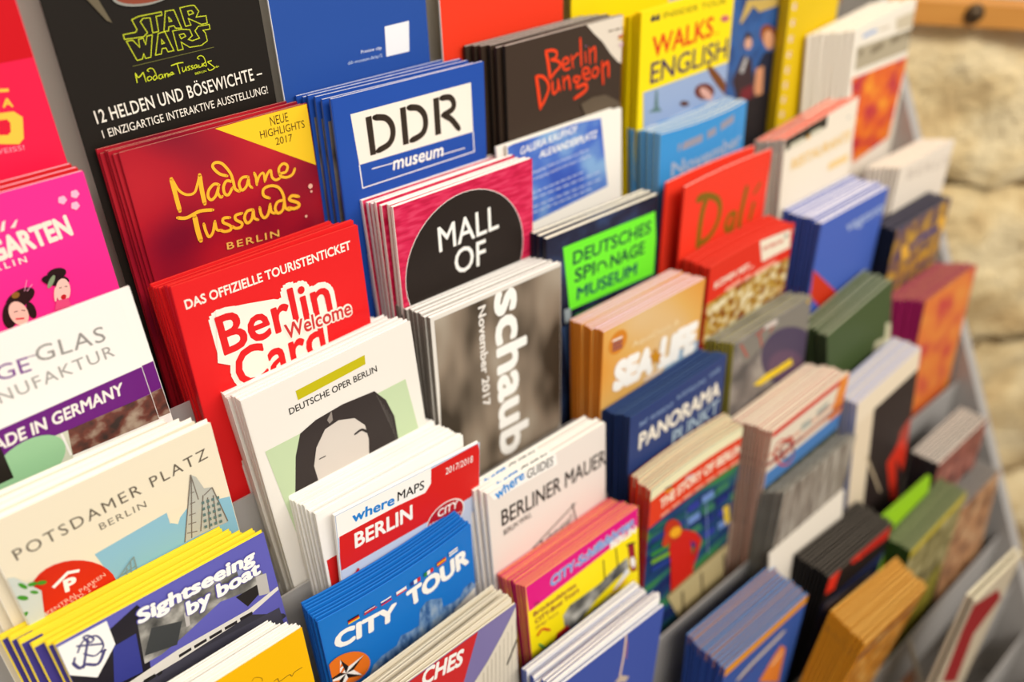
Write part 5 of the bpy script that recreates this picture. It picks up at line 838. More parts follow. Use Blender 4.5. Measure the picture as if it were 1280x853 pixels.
  ('P', 'picture', (20, 90, 80), [(4.46, 52.21), (45.54, 60.98), (46.14, 65.07), (4.91, 56.47)], 0),
  ('P', 'picture', (60, 140, 50), [(5.24, 59.59), (46.74, 69.19), (47.34, 73.34), (5.69, 63.92)], 0),
  ('P', 'picture', (120, 170, 40), [(6.03, 67.08), (47.95, 77.53), (48.57, 81.75), (6.5, 71.47)], 0),
  ('P', 'picture', (40, 60, 140), [(6.84, 74.69), (49.19, 86.0), (49.81, 90.29), (7.31, 79.14)], 0),
  ('P', 'picture', (50, 60, 150), [(43.77, 41.77), (56.46, 42.7), (57.82, 49.85), (45.08, 49.22)], 0),
  ('P', 'picture', (110, 140, 200), [(45.58, 54.07), (58.45, 55.17), (59.84, 62.5), (46.91, 61.71)], 0),
  ('P', 'picture', (60, 120, 90), [(47.43, 66.68), (60.49, 67.95), (61.91, 75.47), (48.79, 74.52)], 0),
  ('P', 'picture', (35, 50, 120), [(49.33, 79.61), (62.58, 81.06), (64.03, 88.79), (50.73, 87.66)], 0),
  ('P', 'picture', (110, 140, 200), [(59.62, 42.54), (72.7, 43.5), (74.19, 50.76), (61.07, 50.11)], 0),
  ('P', 'picture', (60, 120, 90), [(61.65, 55.04), (74.92, 56.16), (76.46, 63.62), (63.13, 62.8)], 0),
  ('P', 'picture', (35, 50, 120), [(63.74, 67.85), (77.21, 69.16), (78.78, 76.81), (65.25, 75.82)], 0),
  ('P', 'picture', (50, 60, 150), [(65.88, 81.0), (79.55, 82.49), (81.16, 90.35), (67.43, 89.18)], 0),
  ('P', 'picture', (60, 120, 90), [(75.95, 43.33), (89.43, 44.32), (91.08, 51.7), (77.54, 51.03)], 0),
  ('P', 'picture', (35, 50, 120), [(78.22, 56.03), (91.91, 57.19), (93.6, 64.77), (79.86, 63.93)], 0),
  ('P', 'picture', (50, 60, 150), [(80.55, 69.06), (94.45, 70.41), (96.19, 78.19), (82.23, 77.17)], 0),
  ('P', 'picture', (110, 140, 200), [(82.95, 82.44), (97.07, 83.97), (98.84, 91.97), (84.67, 90.76)], 0),
  ('S', 'picture', (130, 150, 200), [(65.47, 52.0), (74.81, 107.91)], 1.24, 1),
  ('S', 'picture', (110, 140, 190), [(42.07, 44.23), (50.5, 102.5)], 0.99, 1),
  ('P', 'picture', (206, 34, 20), [(32.22, 119.46), (29.21, 87.14), (25.55, 69.47), (26.71, 59.25), (23.5, 49.86), (43.8, 63.5), (55.95, 73.54), (64.58, 86.65), (58.81, 106.51), (55.08, 103.83), (57.92, 86.31), (50.66, 78.44), (57.9, 107.85), (57.01, 121.31)], 0),
  ('P', 'picture', (190, 50, 20), [(37.48, 55.61), (36.12, 52.63), (34.38, 49.73), (32.34, 47.05), (30.1, 44.72), (27.79, 42.86), (25.51, 41.56), (23.38, 40.9), (21.51, 40.9), (19.98, 41.56), (18.88, 42.85), (18.26, 44.7), (18.16, 47.03), (18.57, 49.71), (19.48, 52.61), (20.84, 55.59), (22.58, 58.49), (24.62, 61.17), (26.86, 63.5), (29.17, 65.36), (31.45, 66.66), (33.58, 67.32), (35.45, 67.32), (36.98, 66.66), (38.08, 65.37), (38.7, 63.52), (38.8, 61.19), (38.39, 58.51)], 0),
  ('P', 'picture', (200, 60, 25), [(16.69, 59.63), (18.66, 51.06), (23.75, 51.82), (26.77, 62.95), (21.3, 64.66)], 0),
  ('P', 'picture', (240, 170, 30), [(37.9, 58.62), (37.25, 57.3), (36.32, 55.98), (35.15, 54.74), (33.8, 53.63), (32.34, 52.72), (30.84, 52.04), (29.38, 51.64), (28.03, 51.53), (26.85, 51.71), (25.91, 52.19), (25.26, 52.92), (24.92, 53.89), (24.91, 55.03), (25.24, 56.3), (25.89, 57.62), (26.82, 58.94), (27.99, 60.18), (29.34, 61.29), (30.8, 62.2), (32.3, 62.88), (33.76, 63.28), (35.11, 63.39), (36.29, 63.21), (37.23, 62.73), (37.88, 62.0), (38.22, 61.03), (38.23, 59.89)], 0),
  ('P', 'picture', (225, 190, 60), [(86.69, 69.23), (93.67, 69.91), (98.27, 90.22), (92.44, 90.28)], 0),
  ('P', 'picture', (215, 110, 40), [(99.82, 62.46), (107.83, 61.77), (113.76, 84.61), (106.9, 86.06)], 0),
  ('P', 'picture', (196, 178, 130), [(27.97, 119.62), (101.53, 113.38), (120.43, 104.81), (137.02, 164.97), (49.01, 163.56)], 0),
  ('S', 'picture', (150, 125, 75), [(30.05, 119.2), (64.9, 116.94), (101.53, 113.38)], 2.25, 0),
  ('S', 'picture', (60, 45, 30), [(68.71, 123.81), (73.79, 152.84)], 2.12, 0),
  ('S', 'picture', (60, 45, 30), [(96.15, 122.96), (102.12, 152.62)], 2.17, 0),
  ('S', 'picture', (60, 45, 30), [(46.35, 127.62), (50.75, 156.29)], 2.09, 0),
 ],
 'walks': [
  ('T', 'lettering', (75, 65, 60), '“', (8.74, 13.76), (18.27, 14.04), 10.15, 0.05, 0, 1.0),
  ('T', 'lettering', (120, 105, 30), 'INSIDER TOUR', (21.85, 7.69), (89.99, 10.64), 3.78, 0, 0, 1.0),
  ('T', 'lettering', (222, 62, 20), 'WALKS', (12.0, 31.75), (77.47, 30.66), 13.95, 0.02, 0, 1.0),
  ('T', 'lettering', (222, 120, 20), 'in', (78.81, 30.42), (83.99, 30.44), 2.22, 0, 0, 1.0),
  ('T', 'lettering', (70, 45, 85), 'ENGLISH', (11.27, 49.28), (96.15, 50.18), 14.4, 0.01, 0, 1.0),
  ('P', 'picture', (150, 170, 205), [(4.76, 53.48), (103.07, 53.93), (112.82, 114.15), (8.21, 107.01)], 1),
  ('P', 'picture', (120, 70, 35), [(103.87, 76.11), (101.35, 73.02), (98.28, 69.6), (94.83, 66.04), (91.16, 62.5), (87.46, 59.17), (83.91, 56.22), (80.7, 53.78), (77.98, 51.99), (75.89, 50.93), (74.54, 50.66), (73.98, 51.18), (74.26, 52.48), (75.35, 54.49), (77.21, 57.11), (79.73, 60.2), (82.8, 63.62), (86.25, 67.18), (89.92, 70.72), (93.62, 74.05), (97.17, 77.0), (100.38, 79.44), (103.1, 81.23), (105.19, 82.29), (106.54, 82.56), (107.1, 82.04), (106.82, 80.74), (105.73, 78.73)], 0),
  ('P', 'picture', (110, 50, 35), [(85.12, 72.6), (84.64, 71.12), (83.58, 69.57), (82.01, 68.03), (79.99, 66.56), (77.63, 65.25), (75.05, 64.16), (72.37, 63.34), (69.74, 62.84), (67.27, 62.68), (65.11, 62.87), (63.35, 63.4), (62.09, 64.24), (61.38, 65.35), (61.26, 66.68), (61.74, 68.16), (62.8, 69.71), (64.37, 71.25), (66.39, 72.72), (68.75, 74.03), (71.33, 75.12), (74.01, 75.94), (76.64, 76.44), (79.11, 76.6), (81.27, 76.41), (83.03, 75.88), (84.29, 75.04), (85.0, 73.93)], 0),
  ('P', 'picture', (215, 165, 150), [(82.83, 75.42), (82.1, 74.2), (81.03, 72.87), (79.67, 71.48), (78.08, 70.11), (76.35, 68.83), (74.57, 67.7), (72.82, 66.77), (71.19, 66.1), (69.77, 65.71), (68.62, 65.64), (67.8, 65.87), (67.35, 66.4), (67.3, 67.2), (67.65, 68.24), (68.38, 69.46), (69.45, 70.79), (70.81, 72.18), (72.4, 73.55), (74.13, 74.83), (75.91, 75.96), (77.66, 76.89), (79.29, 77.56), (80.71, 77.95), (81.86, 78.02), (82.68, 77.79), (83.13, 77.26), (83.18, 76.46)], 0),
  ('P', 'picture', (90, 50, 30), [(55.55, 74.09), (55.37, 73.6), (54.93, 73.07), (54.27, 72.52), (53.4, 71.99), (52.38, 71.49), (51.25, 71.05), (50.08, 70.7), (48.92, 70.45), (47.82, 70.32), (46.85, 70.3), (46.06, 70.41), (45.47, 70.64), (45.13, 70.97), (45.05, 71.39), (45.23, 71.88), (45.67, 72.41), (46.33, 72.96), (47.2, 73.49), (48.22, 73.99), (49.35, 74.43), (50.52, 74.78), (51.68, 75.03), (52.78, 75.16), (53.75, 75.18), (54.54, 75.07), (55.13, 74.84), (55.47, 74.51)], 0),
  ('P', 'picture', (95, 125, 120), [(10.78, 68.95), (17.0, 67.37), (17.62, 54.8), (19.23, 55.19), (20.99, 67.33), (25.37, 71.73)], 0),
  ('P', 'picture', (200, 100, 110), [(95.22, 21.7), (95.01, 21.16), (94.57, 20.61), (93.9, 20.08), (93.05, 19.58), (92.05, 19.16), (90.97, 18.83), (89.84, 18.6), (88.73, 18.49), (87.7, 18.5), (86.79, 18.64), (86.05, 18.89), (85.52, 19.24), (85.23, 19.68), (85.18, 20.18), (85.39, 20.72), (85.83, 21.27), (86.5, 21.8), (87.35, 22.3), (88.35, 22.72), (89.43, 23.05), (90.56, 23.28), (91.67, 23.39), (92.7, 23.38), (93.61, 23.24), (94.35, 22.99), (94.88, 22.64), (95.17, 22.2)], 0),
 ],
 'november': [
  ('S', 'lettering', (150, 150, 165), [(16.06, 13.8), (40.7, 12.32)], 5.81, 0),
  ('S', 'lettering', (150, 150, 165), [(45.74, 12.01), (55.89, 10.87)], 5.96, 0),
  ('S', 'lettering', (150, 150, 165), [(61.0, 10.21), (78.44, 7.98)], 6.03, 0),
  ('T', 'lettering', (160, 178, 205), 'November', (10.9, 33.99), (92.73, 32.58), 10.97, 0.03, 0, 1.0),
 ],
 'dali': [
  ('S', 'lettering', (128, 98, 20), [(17.27, 14.82), (27.34, 15.86), (24.41, 24.21), (22.59, 36.68), (22.32, 52.96)], 5.59, 1),
  ('S', 'lettering', (128, 98, 20), [(16.73, 14.65), (20.74, 13.8), (30.56, 16.16), (41.23, 22.38), (45.44, 31.02), (43.37, 41.48), (34.85, 49.84), (22.08, 51.37)], 4.85, 1),
  ('S', 'lettering', (128, 98, 20), [(64.41, 39.8), (57.67, 40.23), (54.47, 47.49), (58.83, 52.81), (64.19, 44.66), (64.49, 40.2)], 4.11, 1),
  ('S', 'lettering', (128, 98, 20), [(64.79, 41.82), (63.58, 53.67)], 4.14, 1),
  ('S', 'lettering', (128, 98, 20), [(75.53, 23.49), (73.64, 34.1), (71.59, 47.12), (72.28, 56.65)], 4.7, 1),
  ('S', 'lettering', (128, 98, 20), [(86.89, 39.83), (84.19, 51.31)], 4.72, 1),
  ('S', 'lettering', (128, 98, 20), [(91.54, 24.62), (85.87, 31.15)], 2.95, 1),
 ],
 'komm': [
  ('P', 'picture', 'pic_food', [(0, 29), (101, 29), (101, 120), (0, 120)], 1),
  ('P', 'label_panel', (240, 228, 205), [(60.1, 1.51), (96.9, 4.03), (99.79, 19.97), (66.09, 20.62)], 0),
  ('P', 'label_panel', (230, 210, 190), [(99.94, 3.91), (102.7, 4.08), (104.26, 17.99), (102.15, 18.03)], 0),
  ('T', 'lettering', (245, 215, 195), 'KOMM MIT...', (7.29, 20.01), (55.67, 20.98), 5.59, 0.05, 0, 1.0),
  ('S', 'lettering', (238, 165, 140), [(22.35, 27.37), (41.86, 26.18)], 3.57, 0),
  ('S', 'lettering', (238, 165, 140), [(44.94, 27.39), (54.05, 27.02)], 3.65, 0),
  ('S', 'lettering', (238, 165, 140), [(57.12, 27.82), (84.23, 26.62)], 3.69, 0),
  ('S', 'lettering', (215, 140, 120), [(64.81, 9.67), (71.26, 9.7)], 2.93, 0),
  ('S', 'lettering', (215, 140, 120), [(72.45, 9.74), (82.15, 10.5)], 2.95, 0),
  ('S', 'lettering', (215, 140, 120), [(83.26, 10.12), (89.46, 10.77)], 2.98, 0),
  ('C', 'picture', (90, 90, 90), (92.4, 7.9), 1.6, 0),
 ],
 'greypurp': [
  ('P', 'picture', (128, 122, 112), [(1.93, 1.64), (93.77, -0.73), (105.14, 38.8), (97.24, 50.18), (49.28, 13.92), (15.63, 23.93)], 0),
  ('P', 'picture', (78, 66, 88), [(105.14, 38.8), (97.24, 31.43), (88.37, 24.8), (78.99, 19.25), (69.56, 15.05), (60.55, 12.41), (52.42, 11.47), (45.57, 12.27), (40.35, 14.77), (37.02, 18.86), (35.74, 24.31), (36.58, 30.87), (39.51, 38.19), (44.36, 45.92), (50.9, 53.66), (58.8, 61.03), (67.67, 67.66), (77.05, 73.21), (86.48, 77.41), (95.49, 80.05), (103.62, 80.99), (110.47, 80.19), (115.69, 77.69), (119.02, 73.6), (120.3, 68.15), (119.46, 61.59), (116.53, 54.27), (111.68, 46.54)], 0),
  ('P', 'picture', (98, 74, 96), [(89.62, 49.16), (85.08, 45.1), (79.9, 41.32), (74.31, 38.03), (68.62, 35.38), (63.1, 33.51), (58.03, 32.5), (53.67, 32.42), (50.23, 33.26), (47.88, 34.99), (46.75, 37.51), (46.89, 40.7), (48.29, 44.41), (50.88, 48.43), (54.54, 52.58), (59.08, 56.64), (64.26, 60.42), (69.85, 63.71), (75.54, 66.36), (81.06, 68.23), (86.13, 69.24), (90.49, 69.32), (93.93, 68.48), (96.28, 66.75), (97.41, 64.23), (97.27, 61.04), (95.87, 57.33), (93.28, 53.31)], 0),
  ('S', 'picture', (165, 90, 78), [(27.46, 4.2), (43.18, 2.07)], 3.33, 1),
  ('S', 'picture', (165, 90, 78), [(30.74, 4.53), (35.07, 16.78)], 3.35, 1),
  ('S', 'picture', (165, 90, 78), [(8.68, 4.72), (17.59, 17.93)], 3.27, 1),
  ('S', 'picture', (165, 90, 78), [(44.67, 8.42), (49.94, 2.72)], 3.41, 1),
  ('S', 'lettering', (208, 196, 186), [(36.51, 1.42), (52.58, 3.29)], 4.38, 0),
  ('P', 'picture', (240, 205, 30), [(28.75, 48.54), (45.02, 46.45), (57.24, 47.46), (78.38, 47.64), (81.91, 54.3), (51.73, 53.42), (38.07, 53.2)], 0),
  ('C', 'picture', (225, 180, 40), (93.47, 3.2), 1.8, 0),
 ],
 'bikes': [
  ('P', 'label_panel', (210, 50, 36), [(-1, -1), (101, -1), (101, 6), (-1, 6)], 1),
  ('P', 'picture', (232, 140, 50), [(88, -1), (101, -1), (101, 60), (80, 60)], 0),
  ('P', 'picture', (215, 120, 80), [(-1, 22), (101, 22), (101, 24), (-1, 24)], 1),
  ('P', 'picture', (150, 50, 50), [(-1, 30), (101, 30), (101, 34), (-1, 34)], 1),
  ('P', 'picture', (80, 130, 190), [(-1, 40), (101, 40), (101, 56), (-1, 56)], 1),
  ('P', 'picture', (60, 75, 60), [(-1, 56), (101, 56), (101, 100), (-1, 100)], 1),
  ('S', 'lettering', (205, 70, 50), [(35.17, 41.33), (35.23, 46.94), (32.39, 49.62), (27.26, 48.81), (20.94, 44.72), (14.74, 38.26), (9.9, 30.78), (7.29, 23.76), (7.36, 18.49), (10.06, 15.93), (14.9, 16.56), (20.98, 20.3), (27.18, 26.5), (32.27, 34.01), (35.17, 41.33)], 1.9, 1),
  ('S', 'lettering', (90, 80, 90), [(35.21, 40.23), (35.25, 43.96), (33.36, 45.74), (29.95, 45.21), (25.71, 42.5), (21.52, 38.19), (18.21, 33.16), (16.4, 28.41), (16.42, 24.83), (18.25, 23.11), (21.54, 23.55), (25.67, 26.11), (29.85, 30.3), (33.27, 35.34), (35.21, 40.23)], 1.35, 1),
  ('S', 'lettering', (160, 60, 60), [(16.89, 32.01), (16.88, 34.08), (15.83, 35.07), (13.95, 34.8), (11.62, 33.31), (9.32, 30.92), (7.51, 28.11), (6.52, 25.44), (6.55, 23.43), (7.58, 22.45), (9.42, 22.7), (11.71, 24.14), (14.01, 26.49), (15.86, 29.3), (16.89, 32.01)], 1.31, 1),
  ('S', 'lettering', (190, 60, 50), [(14.41, 21.71), (25.32, 19.77), (30.98, 32.01), (17.65, 36.93)], 2.05, 1),
  ('S', 'lettering', (170, 175, 165), [(39.8, 19.83), (53.52, 21.42)], 6.8, 0),
  ('S', 'lettering', (170, 175, 165), [(60.39, 18.88), (75.34, 17.63)], 6.96, 0),
  ('S', 'lettering', (225, 150, 120), [(44.01, 31.15), (101.22, 35.73)], 1.61, 0),
 ],
 'gstripe': [
  ('P', 'picture', 'pic_stripe', [(-1, -1), (101, -1), (101, 70), (-1, 70)], 1),
 ],
 'resta': [
  ('P', 'label_panel', (40, 32, 24), [(-1, 0), (56, 0), (56, 9.5), (-1, 9.5)], 1),
  ('S', 'lettering', (205, 200, 175), [(-3.86, 7.19), (2.1, 7.2)], 3.9, 0),
  ('S', 'lettering', (205, 200, 175), [(7.02, 7.93), (26.1, 8.63)], 3.95, 0),
  ('S', 'lettering', (205, 200, 175), [(34.13, 8.15), (48.88, 8.93)], 4.04, 0),
  ('C', 'picture', (235, 180, 80), (31.22, 9.38), 2.0, 0),
  ('T', 'lettering', (240, 200, 125), 'RESTAURANTS', (11.01, 29.68), (94.82, 35.5), 9.3, 0.03, 0, 1.0),
  ('S', 'lettering', (240, 205, 140), [(66.12, 48.48), (95.66, 50.86)], 6.51, 0),
  ('C', 'picture', (190, 190, 185), (88.15, 13.25), 1.5, 0),
 ],
 'vag': [
  ('P', 'picture', (205, 52, 24), [(0.78, 40.72), (52.9, 84.4), (95.5, 81.71), (94.37, 98.93), (58.37, 95.55), (30.75, 91.12), (3.43, 66.44)], 0),
  ('P', 'picture', (190, 60, 50), [(-1, 62), (4, 62), (4, 95), (-1, 95)], 1),
  ('P', 'picture', (26, 22, 26), [(54.93, 85.23), (29.41, 92.31), (24.66, 99.15), (23.08, 128.69), (119.79, 173.72), (75.22, 102.54)], 0),
  ('P', 'picture', (190, 200, 210), [(28.22, 94.02), (35.33, 94.83), (39.3, 136.24), (33.15, 133.38)], 0),
  ('T', 'lettering', (185, 200, 230), 'vagonten', (41.1, 21.68), (113.01, 21.85), 9.95, 0.01, 0, 1.0),
 ],
 'whitebook': [
  ('P', 'label_panel', (178, 166, 140), [(7.62, 15.55), (102.57, 26.37), (104.87, 46.46), (8.75, 36.01)], 0),
  ('P', 'picture', (205, 192, 165), [(67.3, 8.47), (105.07, 10.42), (107.81, 26.03), (69.97, 19.78)], 0),
  ('S', 'lettering', (130, 118, 95), [(13.03, 24.55), (16.62, 19.97)], 5.88, 0),
  ('S', 'lettering', (130, 118, 95), [(31.95, 26.34), (51.62, 26.01)], 6.01, 0),
  ('S', 'lettering', (130, 118, 95), [(63.65, 26.88), (80.96, 27.43)], 6.17, 0),
  ('S', 'lettering', (130, 118, 95), [(84.63, 28.04), (100.98, 29.57)], 6.31, 0),
  ('S', 'lettering', (150, 175, 215), [(15.32, 8.82), (25.61, 8.8), (35.42, 9.47)], 3.24, 1),
  ('S', 'lettering', (200, 185, 160), [(40.58, 10.51), (57.58, 12.29)], 1.76, 0),
  ('P', 'picture', 'pic_flower', [(5.73, 41.62), (100.7, 51.37), (88.94, 125.6), (27.36, 128.13)], 0),
 ],
 'berlinbox': [
  ('T', 'lettering', (200, 186, 172), 'BERLIN', (16.78, 15.44), (107.43, 24.2), 8.93, 0.01, 0, 1.3),
 ],
 'gold': [
  ('P', 'picture', 'pic_gold', [(5.73, 50.55), (11.63, 10.03), (98.6, 5.44), (122.63, 38.29), (36.43, 67.24)], 0),
  ('P', 'picture', (225, 170, 60), [(33.07, 29.6), (31.46, 27.52), (29.56, 25.52), (27.48, 23.7), (25.31, 22.16), (23.16, 20.96), (21.14, 20.18), (19.36, 19.85), (17.9, 19.99), (16.83, 20.58), (16.22, 21.61), (16.08, 23.01), (16.43, 24.72), (17.24, 26.66), (18.49, 28.72), (20.1, 30.8), (22.0, 32.8), (24.08, 34.62), (26.25, 36.16), (28.4, 37.36), (30.42, 38.14), (32.2, 38.47), (33.66, 38.33), (34.73, 37.74), (35.34, 36.71), (35.48, 35.31), (35.13, 33.6), (34.32, 31.66)], 0),
  ('P', 'picture', (225, 170, 60), [(98.39, 23.23), (96.53, 21.08), (94.37, 19.02), (92.01, 17.15), (89.57, 15.56), (87.17, 14.33), (84.94, 13.53), (82.98, 13.2), (81.39, 13.35), (80.26, 13.97), (79.63, 15.03), (79.55, 16.49), (80.01, 18.26), (80.99, 20.26), (82.45, 22.39), (84.31, 24.54), (86.47, 26.6), (88.83, 28.47), (91.27, 30.06), (93.67, 31.29), (95.9, 32.09), (97.86, 32.42), (99.45, 32.27), (100.58, 31.65), (101.21, 30.59), (101.29, 29.13), (100.83, 27.36), (99.85, 25.36)], 0),
  ('S', 'picture', (60, 60, 120), [(36.39, 30.8), (49.53, 24.39), (82.87, 24.76)], 5.83, 1),
  ('S', 'label_panel', (190, 140, 40), [(29.21, 50.6), (36.17, 46.42)], 8.96, 0),
  ('S', 'label_panel', (190, 140, 40), [(41.73, 49.89), (48.77, 45.68)], 9.07, 0),
  ('S', 'label_panel', (190, 140, 40), [(54.47, 49.17), (61.59, 44.92)], 9.16, 0),
  ('S', 'label_panel', (190, 140, 40), [(67.41, 48.44), (74.62, 44.15)], 9.28, 0),
  ('S', 'label_panel', (190, 140, 40), [(80.58, 47.69), (87.87, 43.37)], 9.41, 0),
  ('S', 'label_panel', (190, 140, 40), [(93.97, 46.93), (101.35, 42.57)], 9.52, 0),
 ],
 'magenta': [
  ('P', 'picture', 'pic_leaf', [(-1, -1), (101, -1), (101, 120), (-1, 120)], 0),
 ],
 'green': [
  ('P', 'picture', (205, 200, 165), [(69.24, 59.34), (73.83, 49.03), (89.35, 53.45), (91.18, 39.82), (98.12, 42.65), (103.31, 64.35), (94.06, 71.4), (86.31, 69.93)], 0),
 ],
 'operab': [
  ('P', 'picture', (226, 208, 180), [(-1, -1), (28, -1), (28, 211), (-1, 211)], 0),
  ('P', 'picture', (232, 216, 190), [(-1, -1), (101, -1), (101, 22), (-1, 22)], 0),
  ('P', 'picture', (48, 38, 36), [(28, 22), (101, 22), (101, 211), (28, 211)], 0),
  ('P', 'picture', (206, 50, 30), [(80.13, 159.57), (63.21, 104.07), (75.94, 96.52), (83.82, 85.63), (103.68, 110.01), (106.01, 128.62), (96.59, 136.36), (80.47, 110.7), (87.18, 144.1), (94.43, 173.46)], 0),
  ('P', 'picture', (170, 60, 45), [(78.95, 82.37), (91.65, 74.81), (104.32, 72.42), (106.52, 95.35), (98.54, 106.51)], 0),
  ('S', 'picture', (190, 170, 140), [(24.78, 71.62), (56.81, 133.2)], 3.37, 1),
 ],
 'blackred': [
  ('P', 'picture', (38, 50, 92), [(-1, 30), (103, 30), (103, 110), (-1, 110)], 0),
  ('P', 'picture', (222, 50, 30), [(-8.93, -12.94), (16.58, -6.74), (15.5, 20.95), (0.79, 17.56)], 0),
  ('P', 'picture', (190, 36, 28), [(29.02, -1.67), (94.82, -7.13), (98.78, 14.55), (36.83, 7.72)], 0),
  ('P', 'picture', (222, 50, 30), [(37.0, 0.7), (43.55, -0.19), (53.3, 12.74)], 0),
  ('S', 'lettering', (160, 160, 170), [(8.54, 35.91), (86.51, 50.32)], 8.92, 0),
 ],
 'blueor': [
  ('P', 'label_panel', (228, 150, 30), [(-1, -1), (103, -1), (103, 9), (-1, 9)], 1),
  ('S', 'lettering', (205, 190, 170), [(20.64, 28.5), (37.78, 25.03), (54.11, 23.72), (76.61, 21.9)], 4.67, 1),
  ('S', 'lettering', (110, 60, 60), [(23.91, 34.58), (43.04, 31.02)], 1.72, 1),
  ('P', 'picture', (230, 130, 50), [(54.7, 60.36), (67.75, 44.7), (77.35, 37.34), (86.61, 48.1), (88.99, 89.8)], 0),
  ('S', 'picture', (245, 210, 160), [(70.32, 53.61), (80.69, 48.45)], 4.23, 1),
 ],
 'redbook': [
  ('P', 'picture', (150, 30, 34), [(12.91, 95.36), (-5.35, 3.79), (67.79, 22.6), (96.2, 47.1), (51.48, 63.76), (70.06, 131.36)], 0),
 ],
 'bwstack': [
  ('P', 'picture', 'pic_rose', [(-1, -1), (101, -1), (101, 60), (-1, 60)], 0),
 ],
 'grey2': [
  ('P', 'picture', 'pic_sand', [(-1, -1), (101, -1), (101, 80), (-1, 80)], 0),
 ],
 'greenst': [
  ('P', 'picture', (196, 176, 50), [(-1, -1), (101, -1), (101, 10), (-1, 10)], 0),
  ('P', 'picture', 'pic_olive', [(-1, 10), (101, 10), (101, 90), (-1, 90)], 0),
 ],
 'orangest': [
  ('P', 'picture', (90, 50, 60), [(-1, 14), (103, 14), (103, 20), (-1, 20)], 1),
 ],
 'harry': [
  ('P', 'picture', (140, 72, 30), [(86.61, 56.85), (85.61, 54.71), (84.04, 52.51), (82.0, 50.35), (79.58, 48.35), (76.9, 46.6), (74.1, 45.19), (71.32, 44.2), (68.7, 43.67), (66.36, 43.63), (64.43, 44.08), (63.0, 45.0), (62.15, 46.34), (61.92, 48.04), (62.31, 50.01), (63.31, 52.15), (64.88, 54.35), (66.92, 56.51), (69.34, 58.51), (72.02, 60.26), (74.82, 61.67), (77.6, 62.66), (80.22, 63.19), (82.56, 63.23), (84.49, 62.78), (85.92, 61.86), (86.77, 60.52), (87.0, 58.82)], 0),
  ('P', 'picture', (220, 160, 120), [(82.85, 58.5), (82.25, 56.69), (81.3, 54.87), (80.04, 53.13), (78.53, 51.56), (76.86, 50.24), (75.1, 49.23), (73.34, 48.58), (71.67, 48.33), (70.18, 48.49), (68.94, 49.04), (68.01, 49.98), (67.44, 51.23), (67.26, 52.75), (67.47, 54.46), (68.07, 56.27), (69.02, 58.09), (70.28, 59.83), (71.79, 61.4), (73.46, 62.72), (75.22, 63.73), (76.98, 64.38), (78.65, 64.63), (80.14, 64.47), (81.38, 63.92), (82.31, 62.98), (82.88, 61.73), (83.06, 60.21)], 0),
  ('P', 'picture', (60, 45, 40), [(51.0, 51.38), (50.61, 50.06), (49.99, 48.79), (49.17, 47.63), (48.19, 46.64), (47.11, 45.87), (45.97, 45.36), (44.83, 45.13), (43.75, 45.2), (42.79, 45.56), (41.99, 46.19), (41.4, 47.07), (41.03, 48.14), (40.92, 49.36), (41.06, 50.66), (41.45, 51.98), (42.07, 53.25), (42.89, 54.41), (43.87, 55.4), (44.95, 56.17), (46.09, 56.68), (47.23, 56.91), (48.31, 56.84), (49.27, 56.48), (50.07, 55.85), (50.66, 54.97), (51.03, 53.9), (51.14, 52.68)], 0),
  ('P', 'picture', (215, 165, 140), [(52.03, 54.44), (51.69, 53.37), (51.14, 52.35), (50.38, 51.41), (49.47, 50.6), (48.45, 49.97), (47.37, 49.55), (46.28, 49.36), (45.24, 49.41), (44.3, 49.69), (43.51, 50.19), (42.91, 50.89), (42.52, 51.75), (42.37, 52.73), (42.47, 53.78), (42.81, 54.85), (43.36, 55.87), (44.12, 56.81), (45.03, 57.62), (46.05, 58.25), (47.13, 58.67), (48.22, 58.86), (49.26, 58.81), (50.2, 58.53), (50.99, 58.03), (51.59, 57.33), (51.98, 56.47), (52.13, 55.49)], 0),
  ('P', 'picture', (60, 45, 50), [(41.46, 62.18), (54.27, 67.07), (66.87, 107.53), (43.28, 101.95), (31.25, 79.92)], 0),
  ('P', 'picture', (40, 44, 62), [(70.07, 65.5), (84.92, 67.22), (98.54, 79.65), (111.34, 131.28), (73.42, 128.36), (59.24, 81.18)], 0),
  ('P', 'picture', (214, 150, 110), [(62.42, 77.05), (72.59, 76.76), (76.17, 102.15), (70.7, 105.91), (63.0, 94.18)], 0),
  ('P', 'picture', (190, 190, 190), [(40.01, 74.72), (44.21, 66.22), (46.55, 63.2), (48.32, 67.05), (44.35, 76.82)], 0),
  ('P', 'picture', (60, 110, 170), [(63.57, 101.75), (74.54, 104.29), (86.38, 138.28), (68.15, 133.53)], 0),
  ('P', 'picture', (120, 40, 50), [(44.98, 90.14), (60.85, 88.8), (63.89, 113.13), (45.38, 102.45)], 0),
  ('P', 'picture', (200, 170, 90), [(38.84, 20.41), (83.01, 25.2), (84.45, 31.06), (56.68, 32.09), (47.65, 26.18), (34.62, 37.17), (32.44, 35.68)], 0),
  ('P', 'picture', (40, 36, 40), [(-1, 100), (101, 100), (101, 211), (-1, 211)], 0),
 ],
}
